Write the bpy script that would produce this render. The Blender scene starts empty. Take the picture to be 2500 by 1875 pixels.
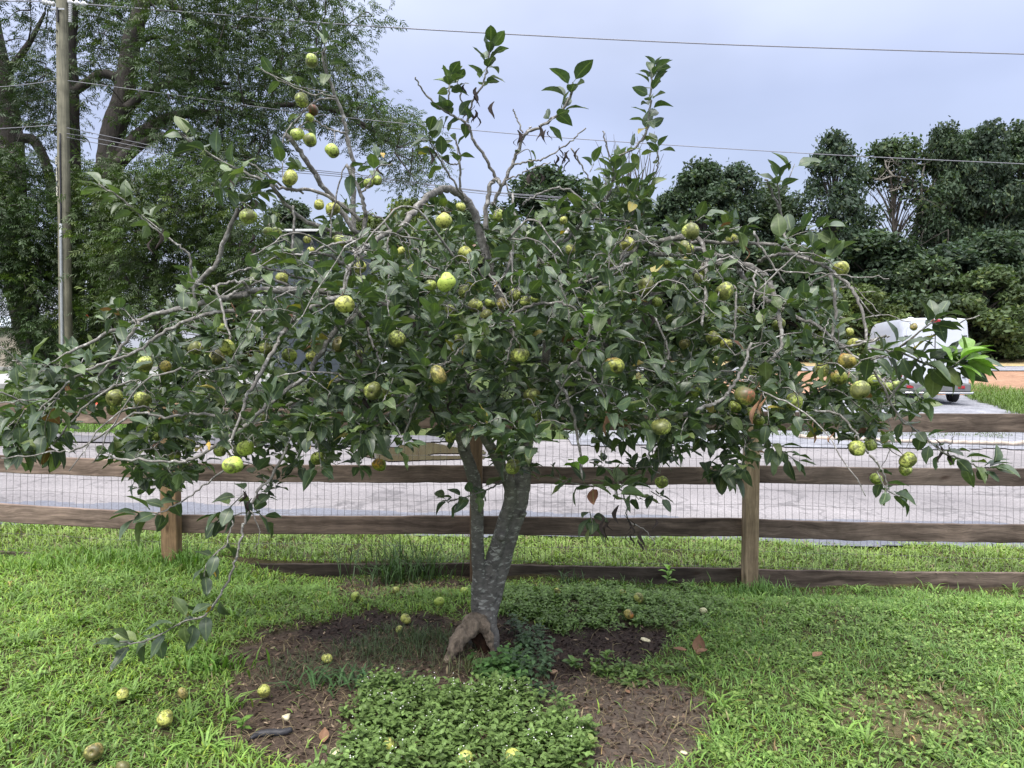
import bpy, math, random
import numpy as np
from mathutils import Vector, Matrix, noise as mnoise

rng = np.random.default_rng(11)
random.seed(11)
scene = bpy.context.scene
COL = scene.collection

# ------------------------------------------------------------------ camera, sky, sun, exposure
CAM_H = 1.58
FPX = 1877.0                       # focal length in pixels of the 2500 x 1875 photograph
PITCH = math.atan((937.5 - 858.0) / FPX)
cam_d = bpy.data.cameras.new('camera')
cam_d.sensor_width = 36.0
cam_d.lens = 36.0 * FPX / 2500.0
cam_d.clip_start = 0.05
cam_d.clip_end = 2000.0
cam = bpy.data.objects.new('camera', cam_d)
cam.location = (0, 0, CAM_H)
cam.rotation_euler = (math.radians(90) - PITCH, 0, 0)
COL.objects.link(cam)
scene.camera = cam

SUN_EL, SUN_AZ = math.radians(58), math.radians(205)      # azimuth measured from +Y clockwise
world = bpy.data.worlds.new('World')
scene.world = world
world.use_nodes = True
wn, wl = world.node_tree.nodes, world.node_tree.links
wn.clear()
w_out = wn.new('ShaderNodeOutputWorld')
w_add = wn.new('ShaderNodeAddShader')
bg_sky = wn.new('ShaderNodeBackground')
bg_cloud = wn.new('ShaderNodeBackground')
sky = wn.new('ShaderNodeTexSky')
sky.sky_type = 'NISHITA'
sky.sun_disc = False
sky.sun_elevation = SUN_EL
sky.sun_rotation = SUN_AZ
sky.air_density = 1.2
sky.dust_density = 3.0
bg_sky.inputs['Strength'].default_value = 0.05
wl.new(sky.outputs[0], bg_sky.inputs[0])
tc = wn.new('ShaderNodeTexCoord')
sep = wn.new('ShaderNodeSeparateXYZ')
wl.new(tc.outputs['Generated'], sep.inputs[0])
ramp = wn.new('ShaderNodeValToRGB')
ramp.color_ramp.elements[0].position = 0.0
ramp.color_ramp.elements[0].color = (0.35, 0.37, 0.44, 1)
ramp.color_ramp.elements[1].position = 1.0
ramp.color_ramp.elements[1].color = (2.5, 2.5, 2.55, 1)
for pos_, c_ in ((0.12, (0.258, 0.276, 0.393, 1)), (0.30, (0.29, 0.308, 0.432, 1)), (0.46, (0.50, 0.52, 0.62, 1))):
    e_ = ramp.color_ramp.elements.new(pos_)
    e_.color = c_
wl.new(sep.outputs['Z'], ramp.inputs[0])
cl_map = wn.new('ShaderNodeMapping')
cl_map.inputs['Scale'].default_value = (1.6, 1.6, 3.2)
cl_n = wn.new('ShaderNodeTexNoise')
cl_n.inputs['Scale'].default_value = 1.9
cl_n.inputs['Detail'].default_value = 4.0
cl_n.inputs['Roughness'].default_value = 0.45
wl.new(tc.outputs['Generated'], cl_map.inputs[0])
wl.new(cl_map.outputs[0], cl_n.inputs['Vector'])
cl_mr = wn.new('ShaderNodeMapRange')
cl_mr.inputs['From Min'].default_value = 0.3
cl_mr.inputs['From Max'].default_value = 0.7
cl_mr.inputs['To Min'].default_value = 0.86
cl_mr.inputs['To Max'].default_value = 1.16
wl.new(cl_n.outputs[0], cl_mr.inputs[0])
cl_mul = wn.new('ShaderNodeVectorMath')
cl_mul.operation = 'SCALE'
wl.new(ramp.outputs[0], cl_mul.inputs[0])
wl.new(cl_mr.outputs[0], cl_mul.inputs['Scale'])
wl.new(cl_mul.outputs[0], bg_cloud.inputs[0])
bg_cloud.inputs['Strength'].default_value = 1.0
wl.new(bg_sky.outputs[0], w_add.inputs[0])
wl.new(bg_cloud.outputs[0], w_add.inputs[1])
wl.new(w_add.outputs[0], w_out.inputs[0])

sun_d = bpy.data.lights.new('sun', 'SUN')
sun_d.energy = 2.3
sun_d.angle = math.radians(25)
sun_d.color = (1.0, 0.96, 0.90)
sun = bpy.data.objects.new('sun', sun_d)
sv = Vector((math.sin(SUN_AZ) * math.cos(SUN_EL), math.cos(SUN_AZ) * math.cos(SUN_EL), math.sin(SUN_EL)))
sun.rotation_euler = sv.to_track_quat('Z', 'Y').to_euler()
sun.location = (0, -5, 20)
COL.objects.link(sun)
scene.view_settings.view_transform = 'Standard'
scene.view_settings.look = 'None'
scene.view_settings.gamma = 1
scene.view_settings.exposure = 0.60
scene.view_settings.use_curve_mapping = False
scene.cycles.max_bounces = 6
scene.cycles.transparent_max_bounces = 8

# ------------------------------------------------------------------ helpers
def ss(a, b, x):
    t = np.clip((np.asarray(x, float) - a) / (b - a), 0, 1)
    return t * t * (3 - 2 * t)

def rise(y):
    return np.interp(y, [0, 26, 42, 47, 60, 70, 120, 400], [0, 0.06, 0.46, 0.65, 0.97, 1.43, 2.2, 3.0])

def gz(x, y):
    """height of the ground"""
    x = np.asarray(x, float); y = np.asarray(y, float)
    k = np.interp(y, [0, 7, 13, 25, 40], [0.024, 0.024, 0.016, 0.005, 0.0])
    return -k * np.clip(x, -14, 14) + rise(y)

def bump(x, y):
    x = np.asarray(x, float); y = np.asarray(y, float)
    return (0.014 * np.sin(2.1 * x + 1.3) * np.sin(2.7 * y + .4) + 0.009 * np.sin(5.3 * x + 2.2 * y) +
            0.005 * np.sin(11 * x - 7 * y + 1) + 0.004 * np.sin(17 * y + 9 * x)
            - 0.098 * ss(4.7, 5.35, y) * (y < 5.57) * (.25 + .75 * ss(-2.2, -1.5, x)))

cp, sp_ = math.cos(PITCH), math.sin(PITCH)
def ray(px, py):
    u, v = (px - 1250.0) / FPX, (937.5 - py) / FPX
    return np.array([u, cp + v * sp_, -sp_ + v * cp])

def U(px, py, d):
    """the point at distance d (along +Y) seen at photo pixel (px, py)"""
    r = ray(px, py)
    k = d / r[1]
    return np.array([r[0] * k, d, CAM_H + r[2] * k])

def G(px, py, off=0.0):
    """the ground point seen at photo pixel (px, py)"""
    r = ray(px, py)
    lo, hi = 0.5, 400.0
    for _ in range(60):
        m = 0.5 * (lo + hi)
        x, y, z = r[0] * m / r[1], m, CAM_H + r[2] * m / r[1]
        if z > float(gz(x, y)):
            lo = m
        else:
            hi = m
    x, y = r[0] * lo / r[1], lo
    return np.array([x, y, float(gz(x, y)) + off])

def project(P):
    P = np.asarray(P, float)
    X, Y, Z = P[..., 0], P[..., 1], P[..., 2] - CAM_H
    fwd = Y * cp - Z * sp_
    up = Y * sp_ + Z * cp
    return 1250 + FPX * X / fwd, 937.5 - FPX * up / fwd, fwd

def in_poly(px, py, poly):
    px = np.asarray(px); py = np.asarray(py)
    ins = np.zeros(px.shape, bool)
    n = len(poly)
    for i in range(n):
        x0, y0 = poly[i]; x1, y1 = poly[(i + 1) % n]
        c = ((y0 > py) != (y1 > py))
        with np.errstate(divide='ignore', invalid='ignore'):
            xi = (x1 - x0) * (py - y0) / ((y1 - y0) if y1 != y0 else 1e-9) + x0
        ins ^= c & (px < xi)
    return ins

def put(o, parent=None):
    COL.objects.link(o)
    if parent is not None:
        o.parent = parent
    return o

def tag(o, label=None, cat=None, group=None, kind=None):
    if label: o['label'] = label
    if cat: o['category'] = cat
    if group: o['group'] = group
    if kind: o['kind'] = kind
    return o

def empty(name, loc=(0, 0, 0), rz=0.0):
    o = bpy.data.objects.new(name, None)
    o.location = loc
    o.rotation_euler = (0, 0, rz)
    o.empty_display_size = 0.1
    return put(o)

def mesh_np(name, V, F, mat, col=None, smooth=False):
    """F is (m,3) or (m,4)"""
    V = np.asarray(V, np.float32); F = np.asarray(F, np.int32)
    k = F.shape[1]
    me = bpy.data.meshes.new(name)
    me.vertices.add(len(V)); me.vertices.foreach_set('co', V.ravel())
    me.loops.add(F.size); me.loops.foreach_set('vertex_index', F.ravel())
    me.polygons.add(len(F)); me.polygons.foreach_set('loop_start', np.arange(0, F.size, k, dtype=np.int32))
    me.update(calc_edges=True)
    me.polygons.foreach_set('use_smooth', np.full(len(F), bool(smooth)))
    if col is not None:
        col = np.asarray(col, np.float32)
        if col.shape[1] == 3:
            col = np.concatenate([col, np.ones((len(col), 1), np.float32)], 1)
        a = me.color_attributes.new('Col', 'FLOAT_COLOR', 'POINT')
        a.data.foreach_set('color', col.ravel())
    if mat is not None:
        me.materials.append(mat)
    return me

def obj(name, me, parent=None, loc=None):
    o = bpy.data.objects.new(name, me)
    if loc is not None: o.location = loc
    return put(o, parent)

class Acc:
    """collects triangles of one mesh"""
    def __init__(s): s.V, s.T, s.C, s.n = [], [], [], 0
    def add(s, V, T, C=None):
        V = np.asarray(V, float); T = np.asarray(T, int)
        if T.shape[1] == 4:
            T = np.concatenate([T[:, [0, 1, 2]], T[:, [0, 2, 3]]])
        s.V.append(V); s.T.append(T + s.n); s.n += len(V)
        C = np.ones((len(V), 4)) if C is None else np.asarray(C, float)
        if C.ndim == 1: C = np.tile(C, (len(V), 1))
        if C.shape[1] == 3: C = np.concatenate([C, np.ones((len(C), 1))], 1)
        s.C.append(C)
    def mesh(s, name, mat, smooth=True):
        return mesh_np(name, np.concatenate(s.V), np.concatenate(s.T), mat, np.concatenate(s.C), smooth)
    def build(s, name, mat, parent=None, smooth=True):
        return obj(name, s.mesh(name, mat, smooth), parent)

def catmull(P, step=6):
    P = np.asarray(P, float)
    if len(P) < 3: 
        t = np.linspace(0, 1, step + 1)[:, None]
        return P[0] * (1 - t) + P[-1] * t
    Q = np.concatenate([[2 * P[0] - P[1]], P, [2 * P[-1] - P[-2]]])
    out = []
    for i in range(1, len(Q) - 2):
        p0, p1, p2, p3 = Q[i - 1], Q[i], Q[i + 1], Q[i + 2]
        for j in range(step):
            t = j / step
            out.append(0.5 * ((2 * p1) + (-p0 + p2) * t + (2 * p0 - 5 * p1 + 4 * p2 - p3) * t * t + (-p0 + 3 * p1 - 3 * p2 + p3) * t ** 3))
    out.append(P[-1])
    return np.array(out)

def tube(P, R, sides=6, rough=0.0, cap=True):
    P = np.asarray(P, float); n = len(P)
    R = np.broadcast_to(np.asarray(R, float), (n,)).copy()
    T = np.gradient(P, axis=0)
    T /= np.linalg.norm(T, axis=1)[:, None] + 1e-9
    ref = np.array([0, 0, 1.0]) if abs(T[0][2]) < 0.9 else np.array([1.0, 0, 0])
    nrm = np.cross(T[0], ref); nrm /= np.linalg.norm(nrm)
    ang = np.linspace(0, 2 * np.pi, sides, endpoint=False)
    V = np.zeros((n, sides, 3))
    for i in range(n):
        nrm = nrm - T[i] * np.dot(nrm, T[i]); nrm /= np.linalg.norm(nrm) + 1e-9
        b = np.cross(T[i], nrm)
        r = R[i] * (1 + (rng.normal(0, rough, sides) if rough else 0))
        V[i] = P[i] + (np.cos(ang) * r)[:, None] * nrm + (np.sin(ang) * r)[:, None] * b
    V = V.reshape(-1, 3)
    F = []
    for i in range(n - 1):
        a = i * sides + np.arange(sides); b_ = i * sides + (np.arange(sides) + 1) % sides
        F.append(np.stack([a, b_, b_ + sides, a + sides], 1))
    F = np.concatenate(F)
    T3 = np.concatenate([F[:, [0, 1, 2]], F[:, [0, 2, 3]]])
    if cap:
        V = np.concatenate([V, [P[0]], [P[-1] + T[-1] * R[-1] * .5]])
        k = n * sides
        a = np.arange(sides); b_ = (a + 1) % sides
        T3 = np.concatenate([T3, np.stack([b_, a, np.full(sides, k)], 1),
                             np.stack([a + (n - 1) * sides, b_ + (n - 1) * sides, np.full(sides, k + 1)], 1)])
    return V, T3

def box_vf(x0, x1, y0, y1, z0, z1):
    V = np.array([[x, y, z] for z in (z0, z1) for y in (y0, y1) for x in (x0, x1)], float)
    F = np.array([[0, 2, 3, 1], [4, 5, 7, 6], [0, 1, 5, 4], [2, 6, 7, 3], [0, 4, 6, 2], [1, 3, 7, 5]])
    return V, F

def box(name, b, mat, parent=None, bevel=0.0):
    V, F = box_vf(*b)
    o = obj(name, mesh_np(name, V, F, mat), parent)
    if bevel:
        m = o.modifiers.new('bevel', 'BEVEL'); m.width = bevel; m.segments = 2
    return o

def lathe(prof, sides=14):
    """prof: list of (r, z)"""
    ang = np.linspace(0, 2 * np.pi, sides, endpoint=False)
    V = np.concatenate([np.stack([r * np.cos(ang), r * np.sin(ang), np.full(sides, z)], 1) for r, z in prof])
    F = []
    for i in range(len(prof) - 1):
        a = i * sides + np.arange(sides); b_ = i * sides + (np.arange(sides) + 1) % sides
        F.append(np.stack([a, b_, b_ + sides, a + sides], 1))
    return V, np.concatenate(F)

# ------------------------------------------------------------------ materials
def mat_new(name):
    m = bpy.data.materials.new(name)
    m.use_nodes = True
    nt = m.node_tree
    nt.nodes.clear()
    out = nt.nodes.new('ShaderNodeOutputMaterial')
    bs = nt.nodes.new('ShaderNodeBsdfPrincipled')
    nt.links.new(bs.outputs[0], out.inputs[0])
    return m, nt, bs, out

def N(nt, kind, **kw):
    n = nt.nodes.new('ShaderNode' + kind)
    for k, v in kw.items():
        if k in n.inputs: n.inputs[k].default_value = v
        else: setattr(n, k, v)
    return n

def rampn(nt, src, stops):
    r = nt.nodes.new('ShaderNodeValToRGB')
    e = r.color_ramp.elements
    e[0].position, e[0].color = stops[0][0], (*stops[0][1], 1)
    e[1].position, e[1].color = stops[-1][0], (*stops[-1][1], 1)
    for p, c in stops[1:-1]:
        x = e.new(p); x.color = (*c, 1)
    nt.links.new(src, r.inputs[0])
    return r.outputs[0]

def mixc(nt, fac, a, b, blend='MIX'):
    m = nt.nodes.new('ShaderNodeMix'); m.data_type = 'RGBA'; m.blend_type = blend
    for s, i in ((fac, 0), (a, 6), (b, 7)):
        if hasattr(s, 'is_output'): nt.links.new(s, m.inputs[i])
        elif i == 0: m.inputs[0].default_value = s
        else: m.inputs[i].default_value = (*s, 1)
    return m.outputs[2]

def math_n(nt, op, a, b=None):
    m = nt.nodes.new('ShaderNodeMath'); m.operation = op
    for i, s in enumerate((a, b)):
        if s is None: continue
        if hasattr(s, 'is_output'): nt.links.new(s, m.inputs[i])
        else: m.inputs[i].default_value = s
    return m.outputs[0]

def noise_n(nt, scale, detail=4, rough=0.55, vec=None, mscale=None, coord='Object'):
    t = nt.nodes.new('ShaderNodeTexNoise')
    t.inputs['Scale'].default_value = scale; t.inputs['Detail'].default_value = detail; t.inputs['Roughness'].default_value = rough
    if vec is None:
        c = nt.nodes.new('ShaderNodeTexCoord'); vec = c.outputs[coord]
    if mscale is not None:
        mp = nt.nodes.new('ShaderNodeMapping'); mp.inputs['Scale'].default_value = mscale
        nt.links.new(vec, mp.inputs[0]); vec = mp.outputs[0]
    nt.links.new(vec, t.inputs['Vector'])
    return t.outputs[0]

def bump_n(nt, h, bs, strength=0.4, dist=0.01):
    b = nt.nodes.new('ShaderNodeBump'); b.inputs['Strength'].default_value = strength; b.inputs['Distance'].default_value = dist
    nt.links.new(h, b.inputs['Height']); nt.links.new(b.outputs[0], bs.inputs['Normal'])

def flat_mat(name, c, rough=0.6, var=0.15, scale=8.0, metallic=0.0, spec=0.5):
    m, nt, bs, _ = mat_new(name)
    n = noise_n(nt, scale)
    lo = tuple(max(0, x * (1 - var)) for x in c); hi = tuple(min(1, x * (1 + var)) for x in c)
    nt.links.new(rampn(nt, n, [(0.3, lo), (0.7, hi)]), bs.inputs['Base Color'])
    bs.inputs['Roughness'].default_value = rough
    bs.inputs['Metallic'].default_value = metallic
    bs.inputs['Specular IOR Level'].default_value = spec
    return m

def leafy_mat(name, rough=0.5, transl=0.25, back=(1.25, 1.2, 1.3), spec=0.5, rib=False, tcol=(1.1, 1.25, 0.35), bumps=0.0, objcol=False):
    m, nt, bs, out = mat_new(name)
    a = nt.nodes.new('ShaderNodeAttribute'); a.attribute_name = 'Col'
    n = noise_n(nt, 60, 2)
    c = mixc(nt, 1.0, a.outputs['Color'], rampn(nt, n, [(0.3, (.8, .8, .8)), (0.7, (1.2, 1.2, 1.2))]), 'MULTIPLY')
    if objcol:
        oi = nt.nodes.new('ShaderNodeObjectInfo'); c = mixc(nt, 1.0, c, oi.outputs['Color'], 'MULTIPLY')
    if rib:
        r = rampn(nt, a.outputs['Alpha'], [(0.0, (1, 1, 1)), (0.05, (1, 1, 1)), (0.11, (0, 0, 0)), (1, (0, 0, 0))])
        c = mixc(nt, math_n(nt, 'MULTIPLY', r, 0.55), c, (0.20, 0.25, 0.11))
    geo = nt.nodes.new('ShaderNodeNewGeometry')
    cb = mixc(nt, 1.0, c, back, 'MULTIPLY')
    c2 = mixc(nt, geo.outputs['Backfacing'], c, cb)
    nt.links.new(c2, bs.inputs['Base Color'])
    bs.inputs['Roughness'].default_value = rough
    bs.inputs['Specular IOR Level'].default_value = spec
    if bumps:
        bump_n(nt, noise_n(nt, 45, 2), bs, bumps, 0.004)
    tr = nt.nodes.new('ShaderNodeBsdfTranslucent')
    nt.links.new(mixc(nt, 1.0, c, tcol, 'MULTIPLY'), tr.inputs[0])
    mx = nt.nodes.new('ShaderNodeMixShader'); mx.inputs[0].default_value = transl
    nt.links.new(bs.outputs[0], mx.inputs[1]); nt.links.new(tr.outputs[0], mx.inputs[2])
    nt.links.new(mx.outputs[0], out.inputs[0])
    return m

def bark_mat(name, lo, hi, spot=None, scale=(14, 14, 5), bumpd=0.02, spotscale=(26, 26, 75)):
    m, nt, bs, _ = mat_new(name)
    n = noise_n(nt, 1.0, 7, 0.72, mscale=scale)
    c = rampn(nt, n, [(0.32, lo), (0.68, hi)])
    big = noise_n(nt, 3.0, 3)
    c = mixc(nt, 1.0, c, rampn(nt, big, [(0.3, (.7, .7, .7)), (.7, (1.25, 1.25, 1.25))]), 'MULTIPLY')
    if spot:
        s = noise_n(nt, 1.0, 4, 0.6, mscale=spotscale)
        f = rampn(nt, s, [(0.56, (0, 0, 0)), (0.62, (1, 1, 1))])
        dk_ = noise_n(nt, 9.0, 6, 0.75)
        c = mixc(nt, math_n(nt, 'MULTIPLY', rampn(nt, dk_, [(0.60, (0, 0, 0)), (0.68, (1, 1, 1))]), .75), c, tuple(v * .35 for v in lo))
        c = mixc(nt, math_n(nt, 'MULTIPLY', f, 0.75), c, spot)
    nt.links.new(c, bs.inputs['Base Color'])
    bs.inputs['Roughness'].default_value = 0.85
    bump_n(nt, n, bs, 0.7, bumpd)
    return m

def wood_mat(name, lo, hi, edge=(0.5, 0.5, 0.5), axis='x'):
    """weathered sawn timber, grain along the local x (or z) axis; the tint varies from piece to piece"""
    m, nt, bs, _ = mat_new(name)
    oi = nt.nodes.new('ShaderNodeObjectInfo')
    tcn = nt.nodes.new('ShaderNodeTexCoord')
    ad = nt.nodes.new('ShaderNodeVectorMath'); ad.operation = 'ADD'
    sc = nt.nodes.new('ShaderNodeVectorMath'); sc.operation = 'SCALE'; sc.inputs[0].default_value = (37, 17, 23)
    nt.links.new(oi.outputs['Random'], sc.inputs['Scale'])
    nt.links.new(tcn.outputs['Object'], ad.inputs[0]); nt.links.new(sc.outputs[0], ad.inputs[1])
    s1 = (1.6, 30, 22) if axis == 'x' else (30, 30, 1.6)
    s2 = (5, 200, 150) if axis == 'x' else (200, 200, 5)
    warp = noise_n(nt, 2.5, 3, 0.5, vec=ad.outputs[0])
    wv = nt.nodes.new('ShaderNodeVectorMath'); wv.operation = 'SCALE'; wv.inputs[0].default_value = (0.0, 0.05, 0.11)
    nt.links.new(warp, wv.inputs['Scale'])
    ad2 = nt.nodes.new('ShaderNodeVectorMath'); ad2.operation = 'ADD'
    nt.links.new(ad.outputs[0], ad2.inputs[0]); nt.links.new(wv.outputs[0], ad2.inputs[1])
    g1 = noise_n(nt, 1.0, 5, 0.6, vec=ad2.outputs[0], mscale=s1)
    g2 = noise_n(nt, 1.0, 3, 0.6, vec=ad2.outputs[0], mscale=s2)
    blot = noise_n(nt, 3.0, 5, 0.65, vec=ad.outputs[0])
    mid = tuple(0.5 * (a + b) for a, b in zip(lo, hi))
    c = rampn(nt, g1, [(0.3, lo), (0.5, mid), (0.72, hi)])
    c = mixc(nt, 0.7, c, rampn(nt, g2, [(0.3, (.55, .55, .55)), (0.7, (1.3, 1.3, 1.3))]), 'MULTIPLY')
    c = mixc(nt, 0.8, c, rampn(nt, blot, [(0.28, (.45, .42, .4)), (0.5, (.95, .95, .95)), (0.72, (1.5, 1.48, 1.45))]), 'MULTIPLY')
    # knots
    vo = nt.nodes.new('ShaderNodeTexVoronoi'); vo.inputs['Scale'].default_value = 1.0
    mp = nt.nodes.new('ShaderNodeMapping'); mp.inputs['Scale'].default_value = (3.0, 6, 9) if axis == 'x' else (9, 9, 3)
    nt.links.new(ad2.outputs[0], mp.inputs[0]); nt.links.new(mp.outputs[0], vo.inputs['Vector'])
    kf = rampn(nt, vo.outputs['Distance'], [(0.05, (1, 1, 1)), (0.16, (0, 0, 0))])
    c = mixc(nt, math_n(nt, 'MULTIPLY', kf, 0.75), c, (0.035, 0.02, 0.013))
    rv = rampn(nt, oi.outputs['Random'], [(0, (.85, .85, .86)), (1, (1.15, 1.12, 1.1))])
    c = mixc(nt, 1.0, c, rv, 'MULTIPLY')
    oc = nt.nodes.new('ShaderNodeMix'); oc.data_type = 'RGBA'; oc.blend_type = 'MULTIPLY'; oc.inputs[0].default_value = 1.0
    nt.links.new(c, oc.inputs[6]); nt.links.new(oi.outputs['Color'], oc.inputs[7])
    nt.links.new(oc.outputs[2], bs.inputs['Base Color'])
    bs.inputs['Roughness'].default_value = 0.8
    bs.inputs['Specular IOR Level'].default_value = 0.3
    bump_n(nt, g2, bs, 0.5, 0.004)
    return m
# ------------------------------------------------------------------ ground, road, fields
def soil_like(name, stops, scale=3.0, rough=0.95, bumpd=0.02, bscale=40, use_col=False, bs_=0.6):
    m, nt, bs, _ = mat_new(name)
    n = noise_n(nt, scale, 7, 0.65)
    c = rampn(nt, n, stops)
    f = noise_n(nt, bscale, 4, 0.7)
    c = mixc(nt, 0.85, c, rampn(nt, f, [(0.3, (.6, .6, .6)), (0.7, (1.35, 1.33, 1.3))]), 'MULTIPLY')
    if use_col:
        a = nt.nodes.new('ShaderNodeAttribute'); a.attribute_name = 'Col'
        c = mixc(nt, 1.0, rampn(nt, f, [(0.28, (.5, .5, .5)), (0.72, (1.5, 1.5, 1.5))]), a.outputs['Color'], 'MULTIPLY')
        c = mixc(nt, 0.8, c, rampn(nt, n, [(0.3, (.75, .73, .72)), (0.7, (1.25, 1.25, 1.25))]), 'MULTIPLY')
    nt.links.new(c, bs.inputs['Base Color'])
    bs.inputs['Roughness'].default_value = rough
    bs.inputs['Specular IOR Level'].default_value = 0.2
    bump_n(nt, f, bs, bs_, bumpd)
    return m

M_far_ground = soil_like('rough_grass_ground', [(0.3, (0.035, 0.06, 0.018)), (0.5, (0.06, 0.09, 0.025)), (0.7, (0.10, 0.11, 0.04))], 0.8)
M_yard = soil_like('yard_soil', [(0.3, (0.1, 0.1, 0.1)), (0.7, (0.2, 0.2, 0.2))], 6.0, use_col=True, bscale=55, bumpd=0.015)
M_gravel = soil_like('grey_gravel', [(0.3, (0.17, 0.175, 0.20)), (0.7, (0.30, 0.305, 0.34))], 1.2, bscale=11, bumpd=0.05)
M_dirt = soil_like('orange_clay', [(0.3, (0.245, 0.14, 0.09)), (0.55, (0.30, 0.18, 0.118)), (0.7, (0.34, 0.225, 0.155))], 0.5, bscale=4, bumpd=0.05)
M_straw = soil_like('pale_straw', [(0.3, (0.30, 0.23, 0.12)), (0.7, (0.46, 0.37, 0.20))], 0.35, bscale=3, bumpd=0.05)
M_mulch = soil_like('dark_mulch', [(0.3, (0.018, 0.013, 0.012)), (0.7, (0.05, 0.035, 0.03))], 3.0, bscale=25, bumpd=0.04)

def asphalt(name, lo, hi):
    m, nt, bs, _ = mat_new(name)
    n = noise_n(nt, 0.55, 6, 0.6, mscale=(0.6, 1.3, 1))
    c = rampn(nt, n, [(0.3, lo), (0.7, hi)])
    f = noise_n(nt, 42, 4, 0.8)
    c = mixc(nt, 0.9, c, rampn(nt, f, [(0.3, (.5, .5, .52)), (0.7, (1.45, 1.43, 1.42))]), 'MULTIPLY')
    st = noise_n(nt, 1.6, 4, 0.6, mscale=(0.35, 1.8, 1))
    c = mixc(nt, 0.7, c, rampn(nt, st, [(0.3, (.93, .925, .93)), (0.65, (1.04, 1.03, 1.02))]), 'MULTIPLY')
    # meandering cracks: the zero lines of two broad noises
    for sc_, w_ in ((0.33, 0.003), (0.8, 0.0035)):
        k = noise_n(nt, sc_, 5, 0.55)
        d = math_n(nt, 'ABSOLUTE', math_n(nt, 'SUBTRACT', k, 0.5))
        fr = rampn(nt, d, [(0.0, (1, 1, 1)), (w_, (1, 1, 1)), (w_ * 2.2, (0, 0, 0)), (1, (0, 0, 0))])
        c = mixc(nt, math_n(nt, 'MULTIPLY', fr, 0.55), c, (0.085, 0.08, 0.082))
    nt.links.new(c, bs.inputs['Base Color'])
    bs.inputs['Roughness'].default_value = 0.75
    bs.inputs['Specular IOR Level'].default_value = 0.35
    bump_n(nt, f, bs, 0.35, 0.006)
    return m
M_road = asphalt('pale_worn_asphalt', (0.160, 0.150, 0.154), (0.275, 0.260, 0.264))
M_road_dark = asphalt('darker_asphalt', (0.10, 0.10, 0.115), (0.17, 0.165, 0.18))
M_gutter = asphalt('blue_grey_asphalt', (0.115, 0.123, 0.15), (0.165, 0.172, 0.20))

def sheet(name, xs, ys, off, mat, keep=None, col=None, wob=False):
    X, Y = np.meshgrid(xs, ys)
    Z = gz(X, Y) + off
    if name == 'ground': Z = Z - .25 * (1 - ss(6.0, 6.5, Y))
    if wob: Z = Z + bump(X, Y)
    V = np.stack([X, Y, Z], -1).reshape(-1, 3)
    nx = len(xs)
    i = (np.arange(len(ys) - 1)[:, None] * nx + np.arange(nx - 1)[None, :]).ravel()
    F = np.stack([i, i + 1, i + 1 + nx, i + nx], 1)
    if keep is not None:
        c = V[F].mean(1)
        F = F[keep(c)]
        used = np.unique(F); mp = -np.ones(len(V), int); mp[used] = np.arange(len(used))
        V = V[used]; F = mp[F]
    c = None if col is None else col(V)
    o = obj(name, mesh_np(name, V, F, mat, c, True))
    o['kind'] = 'structure'
    return o

def wob1(x, s=0.0):
    x = np.asarray(x, float)
    return 0.09 * np.sin(1.7 * x + s) + 0.06 * np.sin(4.1 * x + 2 * s) + 0.03 * np.sin(9.7 * x + s)

xs_far = np.concatenate([np.linspace(-300, -24, 24), np.linspace(-20, 20, 41), np.linspace(24, 300, 24)])
ys_far = np.concatenate([np.linspace(-12, 28, 81), np.linspace(29, 72, 44), np.linspace(76, 420, 30)])
sheet('ground', xs_far, ys_far, -0.05, M_far_ground)

ROAD_NEAR = 6.42
lx = lambda a, b, st: np.arange(a, b + st / 2, st)
sheet('road', lx(-24, 24, .25), lx(6.0, 14.0, .1), 0.0, M_road, keep=lambda c: (c[:, 1] > ROAD_NEAR + .85 + 0.4 * wob1(c[:, 0])) & (c[:, 1] < 13.55 + wob1(c[:, 0], 2.)))
sheet('road_gutter', lx(-24, 24, .1), lx(6.0, 8.0, .05), 0.012, M_gutter, keep=lambda c: (c[:, 1] > ROAD_NEAR + 0.5 * wob1(c[:, 0])) & (c[:, 1] < 7.35 + 0.8 * wob1(c[:, 0], 1.)))

def px_keep(poly, warp=6.0):
    def f(c):
        px, py, _ = project(c)
        px = px + warp * np.sin(c[:, 0] * 2.3 + c[:, 1]); py = py + 0.35 * warp * np.sin(c[:, 0] * 3.1 + 2 * c[:, 1])
        return in_poly(px, py, poly)
    return f
sheet('gravel_lot', lx(1, 24, .15), lx(12, 30, .15), 0.02, M_gravel,
      keep=px_keep([(1330, 1084), (2500, 1097), (2900, 1106), (2900, 1030), (2500, 1012), (2440, 996), (2360, 970), (2340, 950), (2330, 938), (1330, 938)]))
sheet('side_road', lx(-24, 0, .15), lx(12, 18, .1), 0.024, M_road_dark,
      keep=px_keep([(-600, 1062), (560, 1062), (760, 1068), (1060, 1062), (1100, 1075), (900, 1096), (760, 1108), (-600, 1095)]))
sheet('mulch_bed', lx(-9, 0, .12), lx(15, 25, .15), 0.03, M_mulch,
      keep=px_keep([(430, 1000), (540, 955), (700, 940), (900, 948), (1010, 985), (990, 1004), (700, 1018)]))
sheet('clay_field', lx(4, 70, .5), lx(26, 42, .5), 0.03, M_dirt, keep=lambda c: (c[:, 1] > 27 + .3 * wob1(c[:, 0] * .6)) & (c[:, 0] > 6 + .25 * (c[:, 1] - 26)))
sheet('gravel_strip', lx(4, 80, .5), lx(41, 48, .5), 0.05, M_gravel, keep=lambda c: (c[:, 1] > 42 + 3 * wob1(c[:, 0] * .3)) & (c[:, 1] < 46.5))
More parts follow.
